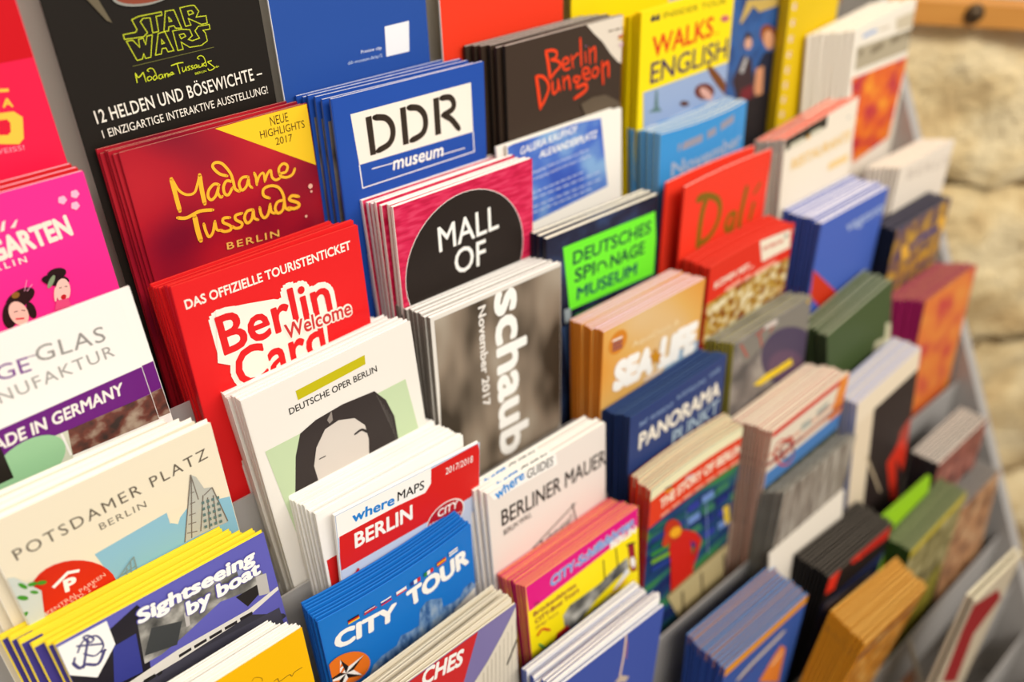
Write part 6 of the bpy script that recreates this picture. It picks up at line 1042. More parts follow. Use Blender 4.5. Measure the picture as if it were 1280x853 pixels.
# ---------------------------------------------------------------- rack
PITCH_V, PITCH_W = 51.8, 27.9
def lip_w(k): return PITCH_W * k + 11
def lip_v(k): return -PITCH_V * k - 127
LEFT, RIGHT, KMAX = -240, 794, 13
rack = bpy.data.objects.new('brochure_rack', None); C.objects.link(rack); rack.location = (RP(262, 0, -20).x, RP(0, 0, -20).y, 0)
tag(rack, 'grey metal brochure rack with stepped rows of pockets', 'rack')
def rack_part(name, verts, faces, mat):
    me = mesh_from(name, [tuple(RP(*p) - rack.location) for p in verts], faces); fix_normals(me); return link(name, me, [mat], rack)
def box_faces(vs, fs, u0, u1, v0, v1, w0, w1):
    slab(vs, fs, [(v0, w0), (v1, w0), (v1, w1), (v0, w1)], u0, u1, lambda p, q, t: (t, p, q))
vs, fs = [], []; box_faces(vs, fs, LEFT, RIGHT, -PITCH_V - 214, 330, -24, -21); rack_part('back_panel', vs, fs, M_BACK)
for k in range(1, KMAX):
    vs, fs = [], []; w = lip_w(k); v = lip_v(k); b = -PITCH_V * k - 210; wb = (lip_w(k - 1) if k > 1 else -22)
    box_faces(vs, fs, LEFT, RIGHT, b - 1.5, v, w, w + 1.2)
    box_faces(vs, fs, LEFT, RIGHT, b - 2.5, b - 1.0, wb + (1.2 if k > 1 else 1), w)
    rack_part('pocket_tray', vs, fs, M_RACK)
prof = [(-PITCH_V - 214, -24), (330, -24), (330, -6), (lip_v(0) + 58, 6), (lip_v(KMAX - 1) + 6, lip_w(KMAX - 1) + 6), (-PITCH_V * KMAX - 225, lip_w(KMAX - 1) + 6), (-PITCH_V * KMAX - 225, 250)]
for nm, a, b in (('side_panel', RIGHT + .5, RIGHT + 14), ('side_panel', LEFT - 14, LEFT - .5)):
    vs, fs = [], []; slab(vs, fs, prof, a, b, lambda p, q, t: (t, p, q)); rack_part(nm, vs, fs, M_RACK)
# cabinet under the pockets, down to the floor
vs, fs = [], []; p0 = RP(LEFT - 14, -PITCH_V * KMAX - 225, 250); p1 = RP(RIGHT + 14, -PITCH_V * KMAX - 225, lip_w(KMAX - 1))
for z in (0.0, p1.z - .03):
    for x, y in ((p0.x, p1.y), (p1.x, p1.y), (p1.x, .02), (p0.x, .02)): vs.append((x - rack.location.x, y - rack.location.y, z))
fs = [[0, 1, 2, 3], [4, 7, 6, 5], [0, 4, 5, 1], [1, 5, 6, 2], [2, 6, 7, 3], [3, 7, 4, 0]]
me = mesh_from('base_cabinet', vs, fs); fix_normals(me); link('base_cabinet', me, [M_RACK], rack)
# thin divider between two pockets near the right end
vs, fs = [], []; slab(vs, fs, [(lip_v(9) - 4, lip_w(9) + 1.3), (lip_v(9) + 3, lip_w(9) + 1.3), (lip_v(10) + 3, lip_w(10) - .1), (lip_v(10) - 4, lip_w(10) - .1)], 600, 604, lambda p, q, t: (t, p, q)); rack_part('divider', vs, fs, M_BACK)

# ---------------------------------------------------------------- leaflets
PAPER = (250, 246, 236)
def leaflet_mesh(Wd, H, tt, tb, cover, pagecol, bend, band, open_top):
    """root mesh: folded cover (front, back and spine); child: the inner sheets"""
    ct = min(.18, tt * .08)
    T = lambda f: -(tb + (tt - tb) * f)
    vs, fs, mi = [], [], []
    sheet(vs, fs, mi, 0, 0, Wd, 0, H, lambda f: -ct, lambda f: 0.0, bend, Wd, H)
    front = mesh_from('front_cover', vs, fs); fix_normals(front)
    vs, fs, mi = [], [], []
    sheet(vs, fs, mi, 1, 0, Wd, 0, H - open_top, lambda f: T(f), lambda f: T(f) + ct, bend, Wd, H)
    # spine along the left edge
    i0 = len(vs); ny = 6
    for j in range(ny + 1):
        f = j / ny; y = H * f
        for x, z in ((0, -ct), (.0, T(f) + ct), (-.35, T(f) + ct), (-.35, -ct)):
            vs.append(((x - Wd / 2) * MM, y * MM, (z + bend(0, f)) * MM))
    for j in range(ny):
        a, b = i0 + 4 * j, i0 + 4 * j + 4
        for p in range(4): q = (p + 1) % 4; fs.append([a + p, a + q, b + q, b + p]); mi.append(1)
    for a in (i0, i0 + 4 * ny): fs.append([a, a + 1, a + 2, a + 3]); mi.append(1)
    me = mesh_from('back_cover', vs, fs); fix_normals(me)
    back, spine = cover[1] if isinstance(cover, list) and len(cover) > 1 else None, None
    c0 = cover[0] if isinstance(cover, list) else cover
    me.materials.append(paper(back if back else c0)); mats = [paper(c0)]
    # inner sheets
    n = 3 if tt > 2.2 else (2 if tt > 1.1 else 1)
    vs, fs, m2 = [], [], []
    for k in range(n):
        a = lambda f, k=k: T(f) + ct + .03 + (-T(f) - 2 * ct - .06) * (k + .12) / n
        b = lambda f, k=k: T(f) + ct + .03 + (-T(f) - 2 * ct - .06) * (k + .88) / n
        sheet(vs, fs, m2, 0, .25, Wd - .3 - .5 * (k % 2), .4, H - .15 - [.0, .5, .2][k % 3], a, b, bend, Wd, H)
    mp = mesh_from('inner_pages', vs, fs); fix_normals(mp); mp.materials.append(paper(pagecol, .7, .2))
    return front, mats, mp, me
rng = random.Random(5)
ORD = ['first', 'second', 'third', 'fourth', 'fifth', 'sixth', 'seventh', 'eighth', 'ninth', 'tenth', 'eleventh', 'twelfth', 'thirteenth', 'fourteenth', 'fifteenth', 'sixteenth']
def stack(key, N, T, cover, page, name, cat, front_label, rest_label, group, H=210, bow=0, skew=0, wave=0, du=0, dv=0, jit=1.0, tb=None, Hrest=None, front_bow=None, front_gap=0, opens=0, fill=.86, rest_cover=None, tmax=3.4, art=None, rest_roll=None, rest_du=0, rest_full=False):
    if T / max(N, 1) > 2: fill *= .84
    F = FRONT[key]; Wd = F['W']; k = F['k']; items = ART.get(art or key, [])
    lw, lo = (lip_w(k - 1) + 1.6, -PITCH_V * k - 210) if k > 1 else (-20.5, -PITCH_V * k - 210)
    hi = lip_w(k) - .6
    tt = min(T / max(N, 1) * fill, tmax) if N > 1 else min(T, tmax)
    tb = tb or min(tt, (hi - lw - 1) / max(N, 1) * .92)
    Hf = F['v'] - lo if H is None else H
    protos = {}
    prev_bot = None
    for i in range(N):            # i = 0 is the front one
        front = i == 0
        s = i / max(N - 1, 1)
        wt = F['w'] - (T - tt) * s - (front_gap if i > 0 else 0)
        h = Hf if (front or Hrest is None) else Hrest
        rise = dv * s + (0 if front else rng.uniform(-.9, .9) * jit)
        vtop = F['v'] + rise
        low = vtop - h
        if low < lo - .8: h = vtop - lo + .6      # a leaflet stands on the tray
        # bottom position
        floor_w = hi - i * tb - .05
        wmin_at_lip = lw + (N - i) * tb
        dl = max(vtop - lip_v(max(k - 1, 0)), 5) if k > 1 else h
        bot = wt
        if k > 1: bot = max(bot, wt + (wmin_at_lip - wt) * h / min(dl, h))
        bot = min(bot, floor_w)
        if prev_bot is not None: bot = min(bot, prev_bot - tb)
        prev_bot = bot
        bend = Bend(bow if (not front or front_bow is None) else front_bow, skew, wave, 0.6)
        kind = 'front' if front else 'rest'
        hk = (kind, round(h))
        if hk not in protos:
            cv = cover if (front or rest_cover is None) else rest_cover
            me, mats, mp, mb = leaflet_mesh(Wd, h, tt, tb, cv, page, bend, None, opens)
            o = link(name, me, mats); pg = link('inner_pages', mp, [], o); bk = link('back_cover', mb, [], o)
            kids = [pg, bk] + art_objects(build_art(items, True), Wd, h, bend, o)
            protos[hk] = (o, kids)
            if front or rest_full: kids += art_objects(build_art(items, False), Wd, h, bend, o)
        else:
            o0, kids0 = protos[hk]
            o = o0.copy(); C.objects.link(o)
            for c in kids0:
                d = c.copy(); C.objects.link(d); d.parent = o
        ang = math.atan2(wt - bot, h)
        roll = math.atan(F['roll']) + (0 if front else rng.uniform(-.006, .006) * jit)
        if rest_roll is not None and not front: roll = rest_roll + rng.uniform(-.006, .006) * jit
        uoff = du * i + (0 if front else rest_du) + (0 if front else rng.uniform(-.8, .8) * jit)
        Rl = Matrix.Rotation(ang, 3, 'X') @ Matrix.Rotation(roll, 3, 'Z')
        tl = Vector((F['u'] + uoff, vtop, wt)) * MM
        org = tl - Rl @ Vector((-Wd / 2 * MM, h * MM, 0))
        M = (RACK @ Rl).to_4x4(); M.translation = ORIGIN + RACK @ org
        o.matrix_world = M
        tag(o, front_label if front else rest_label, cat, group if N > 1 else None)
        if not front and N > 2: o['label'] = rest_label + ', ' + ORD[i] + ' from the front'
# key, count, spread at the top (mm), cover colours [front, back], page colour, ...
LF, BR, MG, BK = ('leaflet', 'leaflet'), ('brochure', 'brochure'), ('magazine', 'magazine'), ('booklet', 'booklet')
def st(key, N, T, cover, page, nc, fl, rl, grp, **kw): stack(key, N, T, cover, page, nc[0], nc[1], fl, rl, grp, **kw)
# tall single cards rising behind the top row
CARD = ('tall_card', 'card')
st('starwars', 1, 1.2, [(30, 25, 20)], (60, 54, 46), CARD, 'tall black card with yellow outlined title and white German text', '', '', H=None)
st('blueposter', 1, 1.2, [(38, 78, 158), (238, 238, 240)], PAPER, CARD, 'tall plain blue card with a small blank white square', '', '', H=None)
st('orangeposter', 1, 1.2, [(238, 58, 30), (232, 224, 214)], PAPER, CARD, 'tall plain orange-red card at the top edge', '', '', H=None)
st('aba', 1, 1.2, [(240, 28, 72), (230, 30, 70)], PAPER, CARD, 'tall pink-red card with yellow block figures at the top left corner', '', '', H=None)
st('yelposter', 1, 1.2, [(248, 216, 16)], (248, 220, 40), CARD, 'tall plain yellow card at the top edge', '', '', H=None)
# column 0
st('garten', 3, 9, [(248, 46, 146), (210, 30, 36)], (246, 190, 205), LF, 'bright pink leaflet with GARTEN in pale block letters and two women', 'red-edged leaflet behind the pink GARTEN one', 'leaflets behind the pink GARTEN one', bow=0, rest_cover=[(210, 30, 36)], du=-1.5, dv=1)
st('glas', 2, 2.5, [(248, 243, 236)], PAPER, LF, 'white leaflet with grey GLAS lettering and a purple band', 'white leaflet peeping out beside the one with the purple band', 'white leaflets with a purple band', du=0, rest_du=6, rest_full=True, jit=0.3)
st('pots', 4, 22, [(240, 228, 202), (250, 244, 232)], (252, 246, 234), BR, 'cream POTSDAMER PLATZ brochure with red oval', 'cream brochure stacked behind the POTSDAMER PLATZ one', 'cream POTSDAMER PLATZ brochures', du=-4.5, fill=.9, tmax=6, dv=-2)
st('sight', 6, 26, [(98, 96, 180), (246, 216, 30)], (248, 226, 60), LF, 'Sightseeing by boat leaflet with blue river picture and anchor badge', 'yellow-edged leaflet behind the Sightseeing by boat one', 'sightseeing by boat leaflets', fill=.7, jit=1.6, dv=-4, du=-3.2, rest_cover=[(250, 226, 60), (246, 216, 30)])
st('yellow', 9, 18, [(250, 190, 8), (250, 240, 220)], PAPER, BR, 'deep yellow brochure at the bottom left', 'white-paged brochure behind the deep yellow cover', 'brochures with a deep yellow cover', du=-1.2, dv=-3, rest_cover=[(252, 248, 238)])
# column 1
st('madame', 6, 10.5, ['pic_madame', (150, 20, 36)], (226, 186, 160), LF, 'dark red Madame Tussauds leaflet with yellow script', 'dark red leaflet in the stack behind the yellow script title', 'dark red wax museum leaflets', bow=0, du=-1.4, dv=0, fill=0.6)
st('welcome', 11, 36, [(226, 32, 34), (206, 24, 28)], (232, 60, 52), LF, 'red leaflet with DAS OFFIZIELLE TOURISTENTICKET and Berlin Welcome Card title', 'red leaflet stacked behind the red tourist ticket one', 'red tourist ticket leaflets', fill=.7, rest_roll=.0, dv=-14)
st('oper', 9, 42, [(238, 232, 222), (240, 236, 228)], (246, 242, 236), MG, 'white DEUTSCHE OPER BERLIN magazine with portrait of a dark-haired woman', 'white magazine behind the DEUTSCHE OPER BERLIN one', 'white opera magazines', fill=.84, tmax=5, dv=-15)
st('maps', 15, 52, [(196, 206, 226), (246, 242, 236)], (250, 246, 238), LF, 'red and white where MAPS BERLIN leaflet leaning forward', 'white-edged map leaflet in the thick stack behind the where MAPS one', 'where MAPS leaflets', fill=.8, jit=1.8, front_gap=3, dv=-4, rest_du=-6, du=-0.45, rest_roll=-0.02, rest_cover=[(248, 244, 238)])
st('citytour', 8, 16, [(26, 118, 204), (30, 104, 196)], (40, 128, 216), LF, 'blue CITY TOUR leaflet with row of flags and star badge', 'bright blue leaflet stacked behind the CITY TOUR one', 'blue CITY TOUR leaflets', bow=3, fill=.5, jit=.7, dv=2)
st('ches', 9, 22, [(128, 118, 168), (236, 228, 205)], (238, 230, 208), BR, 'brochure with red panel ending CHES and lavender cover at the bottom edge', 'cream-paged brochure behind the lavender and red one', 'lavender and red brochures', fill=.6, jit=2.2, dv=-10, rest_roll=0.05, rest_cover=[(232, 222, 200)])
# column 2
st('ddr', 6, 24, [(34, 78, 168), (36, 80, 172)], (244, 238, 232), LF, 'blue DDR museum leaflet with black stencil letters', 'blue leaflet stacked behind the DDR museum one', 'blue DDR museum leaflets', fill=.55, front_bow=0, du=-1.4, front_gap=2, dv=-2)
st('mall', 8, 38, ['pic_brick', (248, 240, 232)], (252, 244, 236), LF, 'crimson MALL OF leaflet with black disc', 'crimson leaflet fanned behind the MALL OF one', 'crimson MALL OF leaflets', fill=.62, wave=0, jit=1.6, dv=-8)
st('schaub', 9, 38, [(228, 222, 212), (120, 112, 104)], (248, 244, 238), MG, 'brown-grey schaub magazine of November 2017 with sideways title', 'white-edged magazine behind the schaub one', 'schaub magazines', fill=.85, tmax=5, dv=-6)
st('mauer', 4, 14, [(234, 224, 214), (246, 242, 236)], PAPER, BR, 'white BERLINER MAUER guide with black title', 'white guide behind the BERLINER MAUER one', 'white BERLINER MAUER guides', du=-1.6, dv=0, rest_full=True)
st('schiff', 11, 26, [(250, 226, 20), (226, 50, 110)], (246, 120, 140), LF, 'yellow and pink CITY-Schiffsfahrten leaflet with boat', 'pink-topped yellow leaflet behind the CITY-Schiffsfahrten one', 'pink and yellow boat trip leaflets', fill=.7, dv=-10)
st('blue27', 9, 26, [(66, 86, 166), (60, 80, 160)], (250, 246, 240), LF, 'plain blue leaflet with thin pinkish spire at the bottom edge', 'blue leaflet with white top edge behind the one with the spire', 'blue spire leaflets', fill=.8, jit=2.5, rest_roll=-.02, dv=-4, rest_cover=[(250, 246, 240), (66, 86, 166)])
# column 3
st('dungeon', 6, 25, [(62, 48, 38), (40, 34, 28)], (196, 188, 178), LF, 'dark brown Berlin Dungeon leaflet with jagged orange-red title', 'black leaflet behind the Berlin Dungeon one', 'dark Berlin Dungeon leaflets', fill=.7, du=-2.2, dv=-2)
st('galeria', 2, 5, [(244, 238, 226)], PAPER, LF, 'white-bordered blue GALERIA KAUFHOF ALEXANDERPLATZ leaflet', 'white leaflet behind the GALERIA KAUFHOF one', 'white GALERIA leaflets', du=-5, fill=.9)
st('spion', 3, 14, ['pic_dark', (26, 28, 44)], (246, 240, 222), LF, 'navy DEUTSCHES SPIONAGE MUSEUM leaflet with lime green panel', 'navy leaflet behind the lime green DEUTSCHES SPIONAGE MUSEUM one', 'navy spy museum leaflets', fill=.9, tmax=4, dv=0)
st('sealife', 10, 30, ['pic_sea', (214, 122, 30)], (236, 214, 226), LF, 'orange SEA LiFE leaflet with starfish', 'orange-edged leaflet behind the SEA LiFE one', 'orange SEA LiFE leaflets', fill=.8, dv=-4)
st('panorama', 10, 28, [(46, 64, 116), (30, 50, 96)], (70, 96, 140), LF, 'navy blue PANORAMA PUNKT leaflet', 'navy blue leaflet behind the PANORAMA PUNKT one', 'navy PANORAMA PUNKT leaflets', fill=.6, dv=-8)
st('story', 6, 17, ['pic_story', (200, 50, 26)], (240, 232, 190), LF, 'THE STORY OF BERLIN leaflet with orange band and lady in red', 'cream-topped leaflet behind the THE STORY OF BERLIN one', 'THE STORY OF BERLIN leaflets', bow=-2, fill=.9, tmax=4, dv=2)
# column 4
st('walks', 5, 14, [(250, 224, 12), (236, 206, 10)], (250, 226, 40), LF, 'yellow WALKS in ENGLISH leaflet', 'yellow leaflet behind the WALKS in ENGLISH one', 'yellow WALKS in ENGLISH leaflets', dv=-4)
st('november', 10, 30, [(62, 148, 212), (120, 170, 205)], (238, 234, 222), BR, 'sky blue November brochure with bent white pages', 'blue and white brochure behind the sky blue November one', 'sky blue November brochures', bow=5, fill=.84, dv=-3)
st('dali', 2, 14, [(238, 60, 38), (226, 40, 30)], (248, 196, 180), LF, 'orange-red leaflet with olive brush lettering Dalí', 'red leaflet behind the one with olive brush lettering', 'red leaflets with olive lettering', du=-4, fill=.3, bow=-2, dv=0)
st('komm', 9, 24, [(222, 48, 28), (216, 44, 32)], (232, 80, 62), LF, 'red KOMM MIT leaflet with white logo panel', 'red leaflet behind the KOMM MIT one', 'red KOMM MIT leaflets', bow=-2, fill=.75, dv=-1)
st('greypurp', 9, 28, ['pic_grey', (170, 160, 60)], (160, 158, 150), LF, 'grey leaflet with plum picture and yellow patch beside navy stack', 'grey-edged leaflet with olive spine behind the plum picture', 'grey leaflets with olive spines', fill=.8, dv=-7)
st('bikes', 12, 36, [(232, 218, 196), (206, 160, 140)], (244, 230, 208), LF, 'cream leaflet with red top band, bicycle wheel and orange side strip', 'cream-edged leaflet behind the one with the bicycle wheel', 'cream bicycle leaflets', fill=.86, dv=-9)
st('gstripe', 9, 20, ['pic_stripe', (130, 128, 120)], (170, 168, 156), LF, 'grey-brown leaflet with slanting stripes below the bicycle stack', 'grey leaflet behind the one with slanting stripes', 'grey leaflets with slanting stripes', fill=.8, dv=-12)
st('blackred', 12, 34, [(34, 28, 26), (28, 26, 26)], (120, 112, 102), LF, 'black leaflet with red letters and navy lower part', 'black-spined leaflet behind the one with red letters', 'black leaflets with red letters', fill=.62, dv=2)
st('blueor', 11, 34, [(52, 86, 158), (40, 70, 150)], (120, 160, 205), LF, 'blue leaflet with orange top strip and white script at the bottom edge', 'blue leaflet with orange corner behind the one with white script', 'blue leaflets with an orange top strip', fill=.78, dv=4)
# column 5
st('harry', 1, 1.4, ['pic_harry'], (120, 120, 130), LF, 'blue leaflet picturing two young people beside the yellow leaflets', '', '')
st('resta', 7, 26, [(240, 228, 208), (238, 226, 206)], (232, 104, 80), LF, 'cream leaflet with black label strip and pale orange letters', 'cream leaflet with red top edge behind the pale orange letters', 'cream leaflets with a black label strip', fill=.86, dv=-8)
st('vag', 9, 34, [(72, 100, 186), (66, 84, 160)], (242, 238, 244), LF, 'blue leaflet with red chevron and small pale title', 'blue leaflet with white top edge behind the red chevron one', 'blue leaflets with a red chevron', fill=.84)
st('green', 5, 24, [(66, 82, 46), (60, 70, 50)], (178, 182, 150), LF, 'dark green leaflet with white figure below the red chevron stack', 'green-grey leaflet behind the dark green one', 'dark green leaflets', fill=.7)
st('operab', 8, 24, [(230, 214, 186), (150, 160, 205)], (222, 220, 232), LF, 'cream and black leaflet with red flame figure', 'white-edged leaflet behind the one with the red flame figure', 'cream leaflets with a red flame figure', fill=.88)
st('greenst', 11, 24, [(170, 160, 60), (56, 84, 36)], (170, 174, 130), LF, 'olive and yellow leaflet in front of the green stack', 'green-spined leaflet in the stack behind the olive one', 'green leaflets low on the right', fill=.8, rest_cover=[(60, 88, 40)])
st('orangest', 9, 30, ['pic_orange', (204, 134, 24)], (222, 176, 92), LF, 'ochre leaflet with purple stripe low in the rack', 'ochre leaflet behind the one with the purple stripe', 'ochre leaflets low in the rack', H=178, fill=.84, dv=10, rest_cover=[(204, 134, 24)])
# column 6
st('whitebook', 8, 22, [(240, 232, 216), (226, 216, 200)], (250, 240, 222), MG, 'thick white magazine with orange flower picture by the stone wall', 'white magazine behind the one with the orange flower', 'white magazines with an orange flower', fill=.95, tmax=6, du=-5)
st('berlinbox', 8, 22, [(234, 222, 206), (226, 216, 204)], (248, 236, 218), LF, 'pale leaflet with faint BERLIN title by the stone wall', 'white leaflet behind the one with the faint BERLIN title', 'pale leaflets with a faint BERLIN title', fill=.86, du=-2.2)
st('gold', 7, 22, ['pic_gold', (30, 34, 50)], (116, 108, 120), LF, 'dark leaflet with golden picture by the stone wall', 'navy leaflet behind the golden picture', 'navy and gold leaflets', fill=.7, rest_cover=[(30, 34, 50)])
st('magenta', 11, 26, ['pic_leaf', (150, 30, 84)], (206, 140, 104), LF, 'orange leaflet in front of the magenta stack by the stone wall', 'magenta-spined leaflet behind the orange one', 'magenta leaflets', fill=.8, dv=2, rest_cover=[(158, 34, 92)], du=-2.4)
st('bwstack', 9, 26, ['pic_rose', (50, 46, 48)], (246, 236, 222), LF, 'brown-pink leaflet in front of the white-topped black stack', 'white-topped black leaflet behind the brown-pink one', 'white-topped black leaflets', fill=.9, rest_cover=[(50, 46, 48)])
st('grey2', 10, 32, ['pic_sand', (120, 116, 112)], (176, 168, 160), LF, 'sandy leaflet in front of the grey striped stack', 'grey leaflet behind the sandy one', 'grey leaflets at the right end', fill=.7, rest_cover=[(130, 126, 122)])
st('redbook', 2, 8, [(200, 186, 160), (190, 180, 160)], (232, 224, 196), BK, 'pale booklet with dark red cover panel in the lowest row at right', 'pale booklet behind the dark red panel', 'pale booklets in the lowest row', H=178, fill=.9, tmax=5)
# the yellow booklet and the violet card behind the magazines
FRONT['yellowbook'] = dict(u=622., v=-56., w=33., W=72, roll=0.05, k=1, c=6)
ART['yellowbook'] = [('C', 'label_panel', (236, 226, 220), (7.5, 16 + i * 12.5), 2.6, 1) for i in range(8)] + [('C', 'label_panel', (190, 60, 60), (8.6, 16 + i * 12.5), 1.2, 1) for i in range(8)]
st('yellowbook', 4, 9, [(226, 190, 14), (206, 170, 20)], (240, 206, 40), BK, 'yellow booklet with column of pale dots beside the white magazine', 'yellow booklet behind the one with pale dots', 'yellow booklets with pale dots', fill=.9)
FRONT['violet'] = dict(u=600., v=0., w=15., W=99, roll=0.0, k=1, c=6)
st('violet', 2, 5, [(92, 86, 132), (70, 66, 78)], (120, 116, 130), LF, 'dull violet leaflet behind the yellow booklet with dots', 'grey leaflet behind the violet one at the top edge', 'violet leaflets at the top edge', H=258)
FRONT['creamcard'] = dict(u=536., v=-336., w=172., W=99, roll=.06, k=7, c=5)
st('creamcard', 1, 1.2, [(232, 214, 180)], PAPER, LF, 'plain cream leaflet rising behind the red flame figure stack', '', '', H=236)
FRONT['creamlow'] = dict(u=434., v=-410., w=199.0, W=104, roll=0, k=8, c=4)
st('creamlow', 1, 1.2, [(232, 222, 206)], PAPER, LF, 'plain cream leaflet edge between the striped stack and the black stack', '', '')
FRONT['limeleaf'] = dict(u=566., v=-440., w=226., W=80, roll=-.05, k=9, c=5)
st('limeleaf', 2, 3, [(150, 200, 30)], (160, 206, 60), LF, 'lime green leaflet at the back of the green stack', 'second lime green leaflet at the back of the green stack', 'lime green leaflets')


# ---------------------------------------------------------------- stone wall, rail, floor
def stone_mat(i):
    m, t, b = new_mat('limestone_block'); N = t.nodes; Lk = t.links
    tc = N.new('ShaderNodeTexCoord'); nz = N.new('ShaderNodeTexNoise'); nz.inputs['Scale'].default_value = 14; nz.inputs['Detail'].default_value = 6
    rp = N.new('ShaderNodeValToRGB'); e = rp.color_ramp.elements; e[0].position = .3; e[0].color = lin((206, 172, 118)); e[1].position = .62; e[1].color = lin((250, 230, 184)); k = e.new(.48); k.color = lin((240, 214, 160))
    n2 = N.new('ShaderNodeTexNoise'); n2.inputs['Scale'].default_value = 70; n2.inputs['Detail'].default_value = 8
    bp = N.new('ShaderNodeBump'); bp.inputs['Strength'].default_value = .7; bp.inputs['Distance'].default_value = .012
    Lk.new(tc.outputs['Object'], nz.inputs['Vector']); Lk.new(tc.outputs['Object'], n2.inputs['Vector']); Lk.new(nz.outputs['Fac'], rp.inputs['Fac']); Lk.new(rp.outputs[0], b.inputs['Base Color']); Lk.new(n2.outputs['Fac'], bp.inputs['Height']); Lk.new(bp.outputs[0], b.inputs['Normal'])
    b.inputs['Roughness'].default_value = .9; return m
M_STONE = stone_mat(0)
m, t, b = new_mat('lime_mortar'); b.inputs['Base Color'].default_value = lin((190, 160, 112)); b.inputs['Roughness'].default_value = .95
nz = t.nodes.new('ShaderNodeTexNoise'); nz.inputs['Scale'].default_value = 120; bp = t.nodes.new('ShaderNodeBump'); bp.inputs['Strength'].default_value = .5; bp.inputs['Distance'].default_value = .004; t.links.new(nz.outputs['Fac'], bp.inputs['Height']); t.links.new(bp.outputs[0], b.inputs['Normal']); M_MORTAR = m
WD = Vector((0.80902, -0.58779, 0.0)).normalized()        # horizontal run of the wall
WN = Vector((WD.y, -WD.x, 0)).normalized()   # faces the shop
if WN.y > 0: WN = -WN
W0 = Vector((0.8000, 0.0600, 0))
def wpt(a, z, d): p = W0 + WD * a + WN * d; return Vector((p.x, p.y, z))
def wall_box(a0, a1, z0, z1, d0, d1):
    vs = [tuple(wpt(a, z, d)) for d in (d0, d1) for a, z in ((a0, z0), (a1, z0), (a1, z1), (a0, z1))]
    return vs, [[0, 1, 2, 3], [7, 6, 5, 4], [0, 4, 5, 1], [1, 5, 6, 2], [2, 6, 7, 3], [3, 7, 4, 0]]
vs, fs = wall_box(-.05, 2.2, 0, 2.6, -.3, 0); me = mesh_from('wall_right', vs, fs); fix_normals(me); wall = link('wall_right', me, [M_MORTAR], None, 'structure')
def stone(a0, a1, z0, z1, seed):
    nx, nz_ = max(5, int((a1 - a0) / .022)), max(4, int((z1 - z0) / .022)); vs, fs = [], []
    for j in range(nz_ + 1):
        for i in range(nx + 1):
            x = a0 + (a1 - a0) * i / nx; z = z0 + (z1 - z0) * j / nz_
            e = min(i, nx - i, 1) * min(j, nz_ - j, 1)
            n = noise.noise(Vector((x * 11 + seed, z * 13, 3))) * .026 + noise.noise(Vector((x * 34, z * 34 + seed, 7))) * .012
            jx = noise.noise(Vector((z * 20, seed, x * 9))) * .006; jz = noise.noise(Vector((x * 16, seed, 9))) * .006
            vs.append(tuple(wpt(x + jx, z + jz, (.016 if e == 0 else .028) + n)))
    for j in range(nz_):
        for i in range(nx): q = j * (nx + 1) + i; fs.append([q, q + 1, q + nx + 2, q + nx + 1])
    me = mesh_from('stone', vs, fs); fix_normals(me)
    if me.polygons[len(me.polygons) // 2].normal.dot(WN) < 0: me.flip_normals()
    for p in me.polygons: p.use_smooth = True
    return link('stone', me, [M_STONE], wall)
r2 = random.Random(11); row = 0
for z, ztop in [(1.1104, 1.2996), (0.8801, 1.1104), (0.589, 0.8801), (0.33, 0.589), (0.0, 0.33)]:
    hgt = ztop - z
    a = -.05 - r2.uniform(0, .1)
    while a < 1.9:
        w = r2.uniform(.5, .8); stone(max(a, -.05), a + w - .006, z, z + hgt - .006, row * 7.3 + a * 3); a += w
    row += 1
m, t, b = new_mat('honey_coloured_wood'); nz = t.nodes.new('ShaderNodeTexNoise'); nz.inputs['Scale'].default_value = 30; mp = t.nodes.new('ShaderNodeMapping'); mp.inputs['Scale'].default_value = (.3, .3, 6); tc = t.nodes.new('ShaderNodeTexCoord')
rp = t.nodes.new('ShaderNodeValToRGB'); rp.color_ramp.elements[0].color = lin((196, 128, 50)); rp.color_ramp.elements[1].color = lin((226, 160, 76)); t.links.new(tc.outputs['Object'], mp.inputs[0]); t.links.new(mp.outputs[0], nz.inputs['Vector']); t.links.new(nz.outputs['Fac'], rp.inputs[0]); t.links.new(rp.outputs[0], b.inputs['Base Color']); b.inputs['Roughness'].default_value = .45; M_WOOD = m
m, t, b = new_mat('dark_bolt'); b.inputs['Base Color'].default_value = lin((96, 78, 58)); b.inputs['Metallic'].default_value = .8; b.inputs['Roughness'].default_value = .35; M_BOLT = m
m, t, b = new_mat('whitewash_plaster'); b.inputs['Base Color'].default_value = lin((214, 208, 196)); b.inputs['Roughness'].default_value = .9; M_PL = m
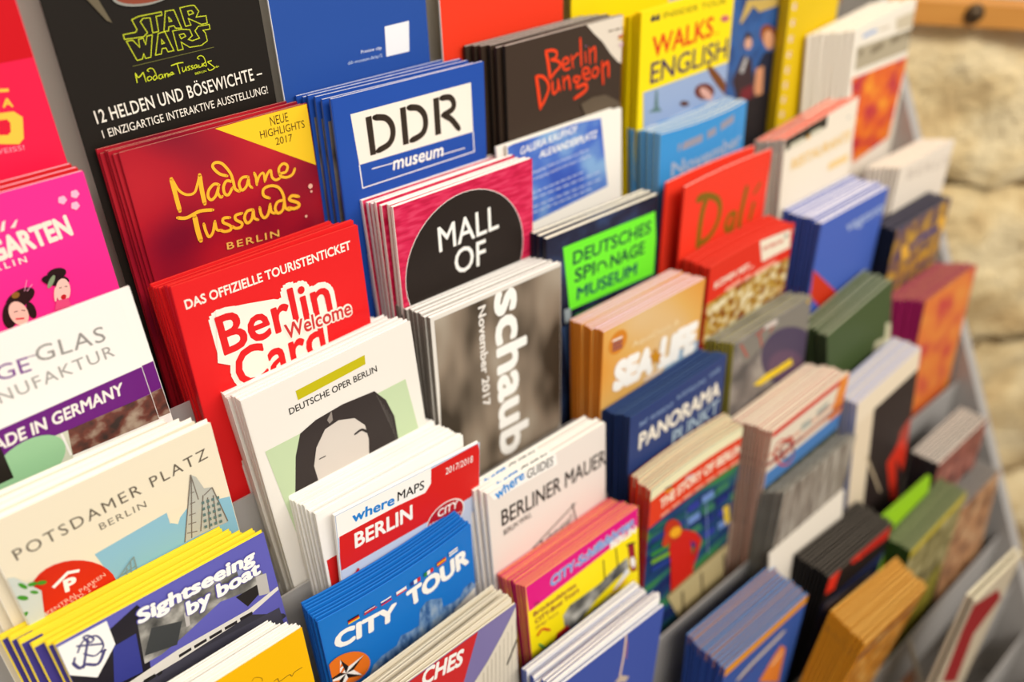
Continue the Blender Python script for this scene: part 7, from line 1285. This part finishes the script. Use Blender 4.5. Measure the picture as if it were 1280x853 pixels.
vs, fs = wall_box(-.05, 2.2, 1.2996, 1.3216, 0.001, .05); me = mesh_from('trim_1', vs, fs); fix_normals(me); trim = link('trim_1', me, [M_WOOD], None, 'structure')
bm = bmesh.new(); c = wpt(0.1679, (1.2996 + 1.3216) / 2 + .002, .052); q = WN.to_track_quat('Z', 'Y').to_matrix().to_4x4(); q.translation = c
bmesh.ops.create_uvsphere(bm, u_segments=20, v_segments=10, radius=.0075, matrix=q @ Matrix.Diagonal((1, 1, .6, 1)))
bmesh.ops.create_cone(bm, cap_ends=True, segments=20, radius1=.010, radius2=.009, depth=.003, matrix=q)
me = bpy.data.meshes.new('bolt'); bm.to_mesh(me); bm.free(); link('bolt', me, [M_BOLT], trim)
vs, fs = wall_box(-.05, 2.2, 1.3216 + .001, 2.6, 0.001, .03); me = mesh_from('trim_2', vs, fs); fix_normals(me); link('trim_2', me, [M_PL], None, 'structure')
# back wall behind the rack and the floor
vs = [(-3, .02, 0), (.86, .02, 0), (.86, .02, 2.6), (-3, .02, 2.6), (-3, .2, 0), (.86, .2, 0), (.86, .2, 2.6), (-3, .2, 2.6)]
vs = [(x, y + .10, z) for x, y, z in vs]
me = mesh_from('wall_back', vs, [[0, 1, 2, 3], [7, 6, 5, 4], [0, 4, 5, 1], [1, 5, 6, 2], [2, 6, 7, 3], [3, 7, 4, 0]]); fix_normals(me); link('wall_back', me, [M_PL], None, 'structure')
m, t, b = new_mat('dark_brown_floor'); b.inputs['Base Color'].default_value = lin((84, 50, 30)); b.inputs['Roughness'].default_value = .4
nz = t.nodes.new('ShaderNodeTexNoise'); nz.inputs['Scale'].default_value = 6; rp = t.nodes.new('ShaderNodeValToRGB'); rp.color_ramp.elements[0].color = lin((64, 36, 22)); rp.color_ramp.elements[1].color = lin((98, 60, 36)); t.links.new(nz.outputs['Fac'], rp.inputs[0]); t.links.new(rp.outputs[0], b.inputs['Base Color'])
me = mesh_from('floor', [(-3, -3, 0), (4, -3, 0), (4, 3, 0), (-3, 3, 0)], [[0, 1, 2, 3]]); link('floor', me, [m], None, 'structure')
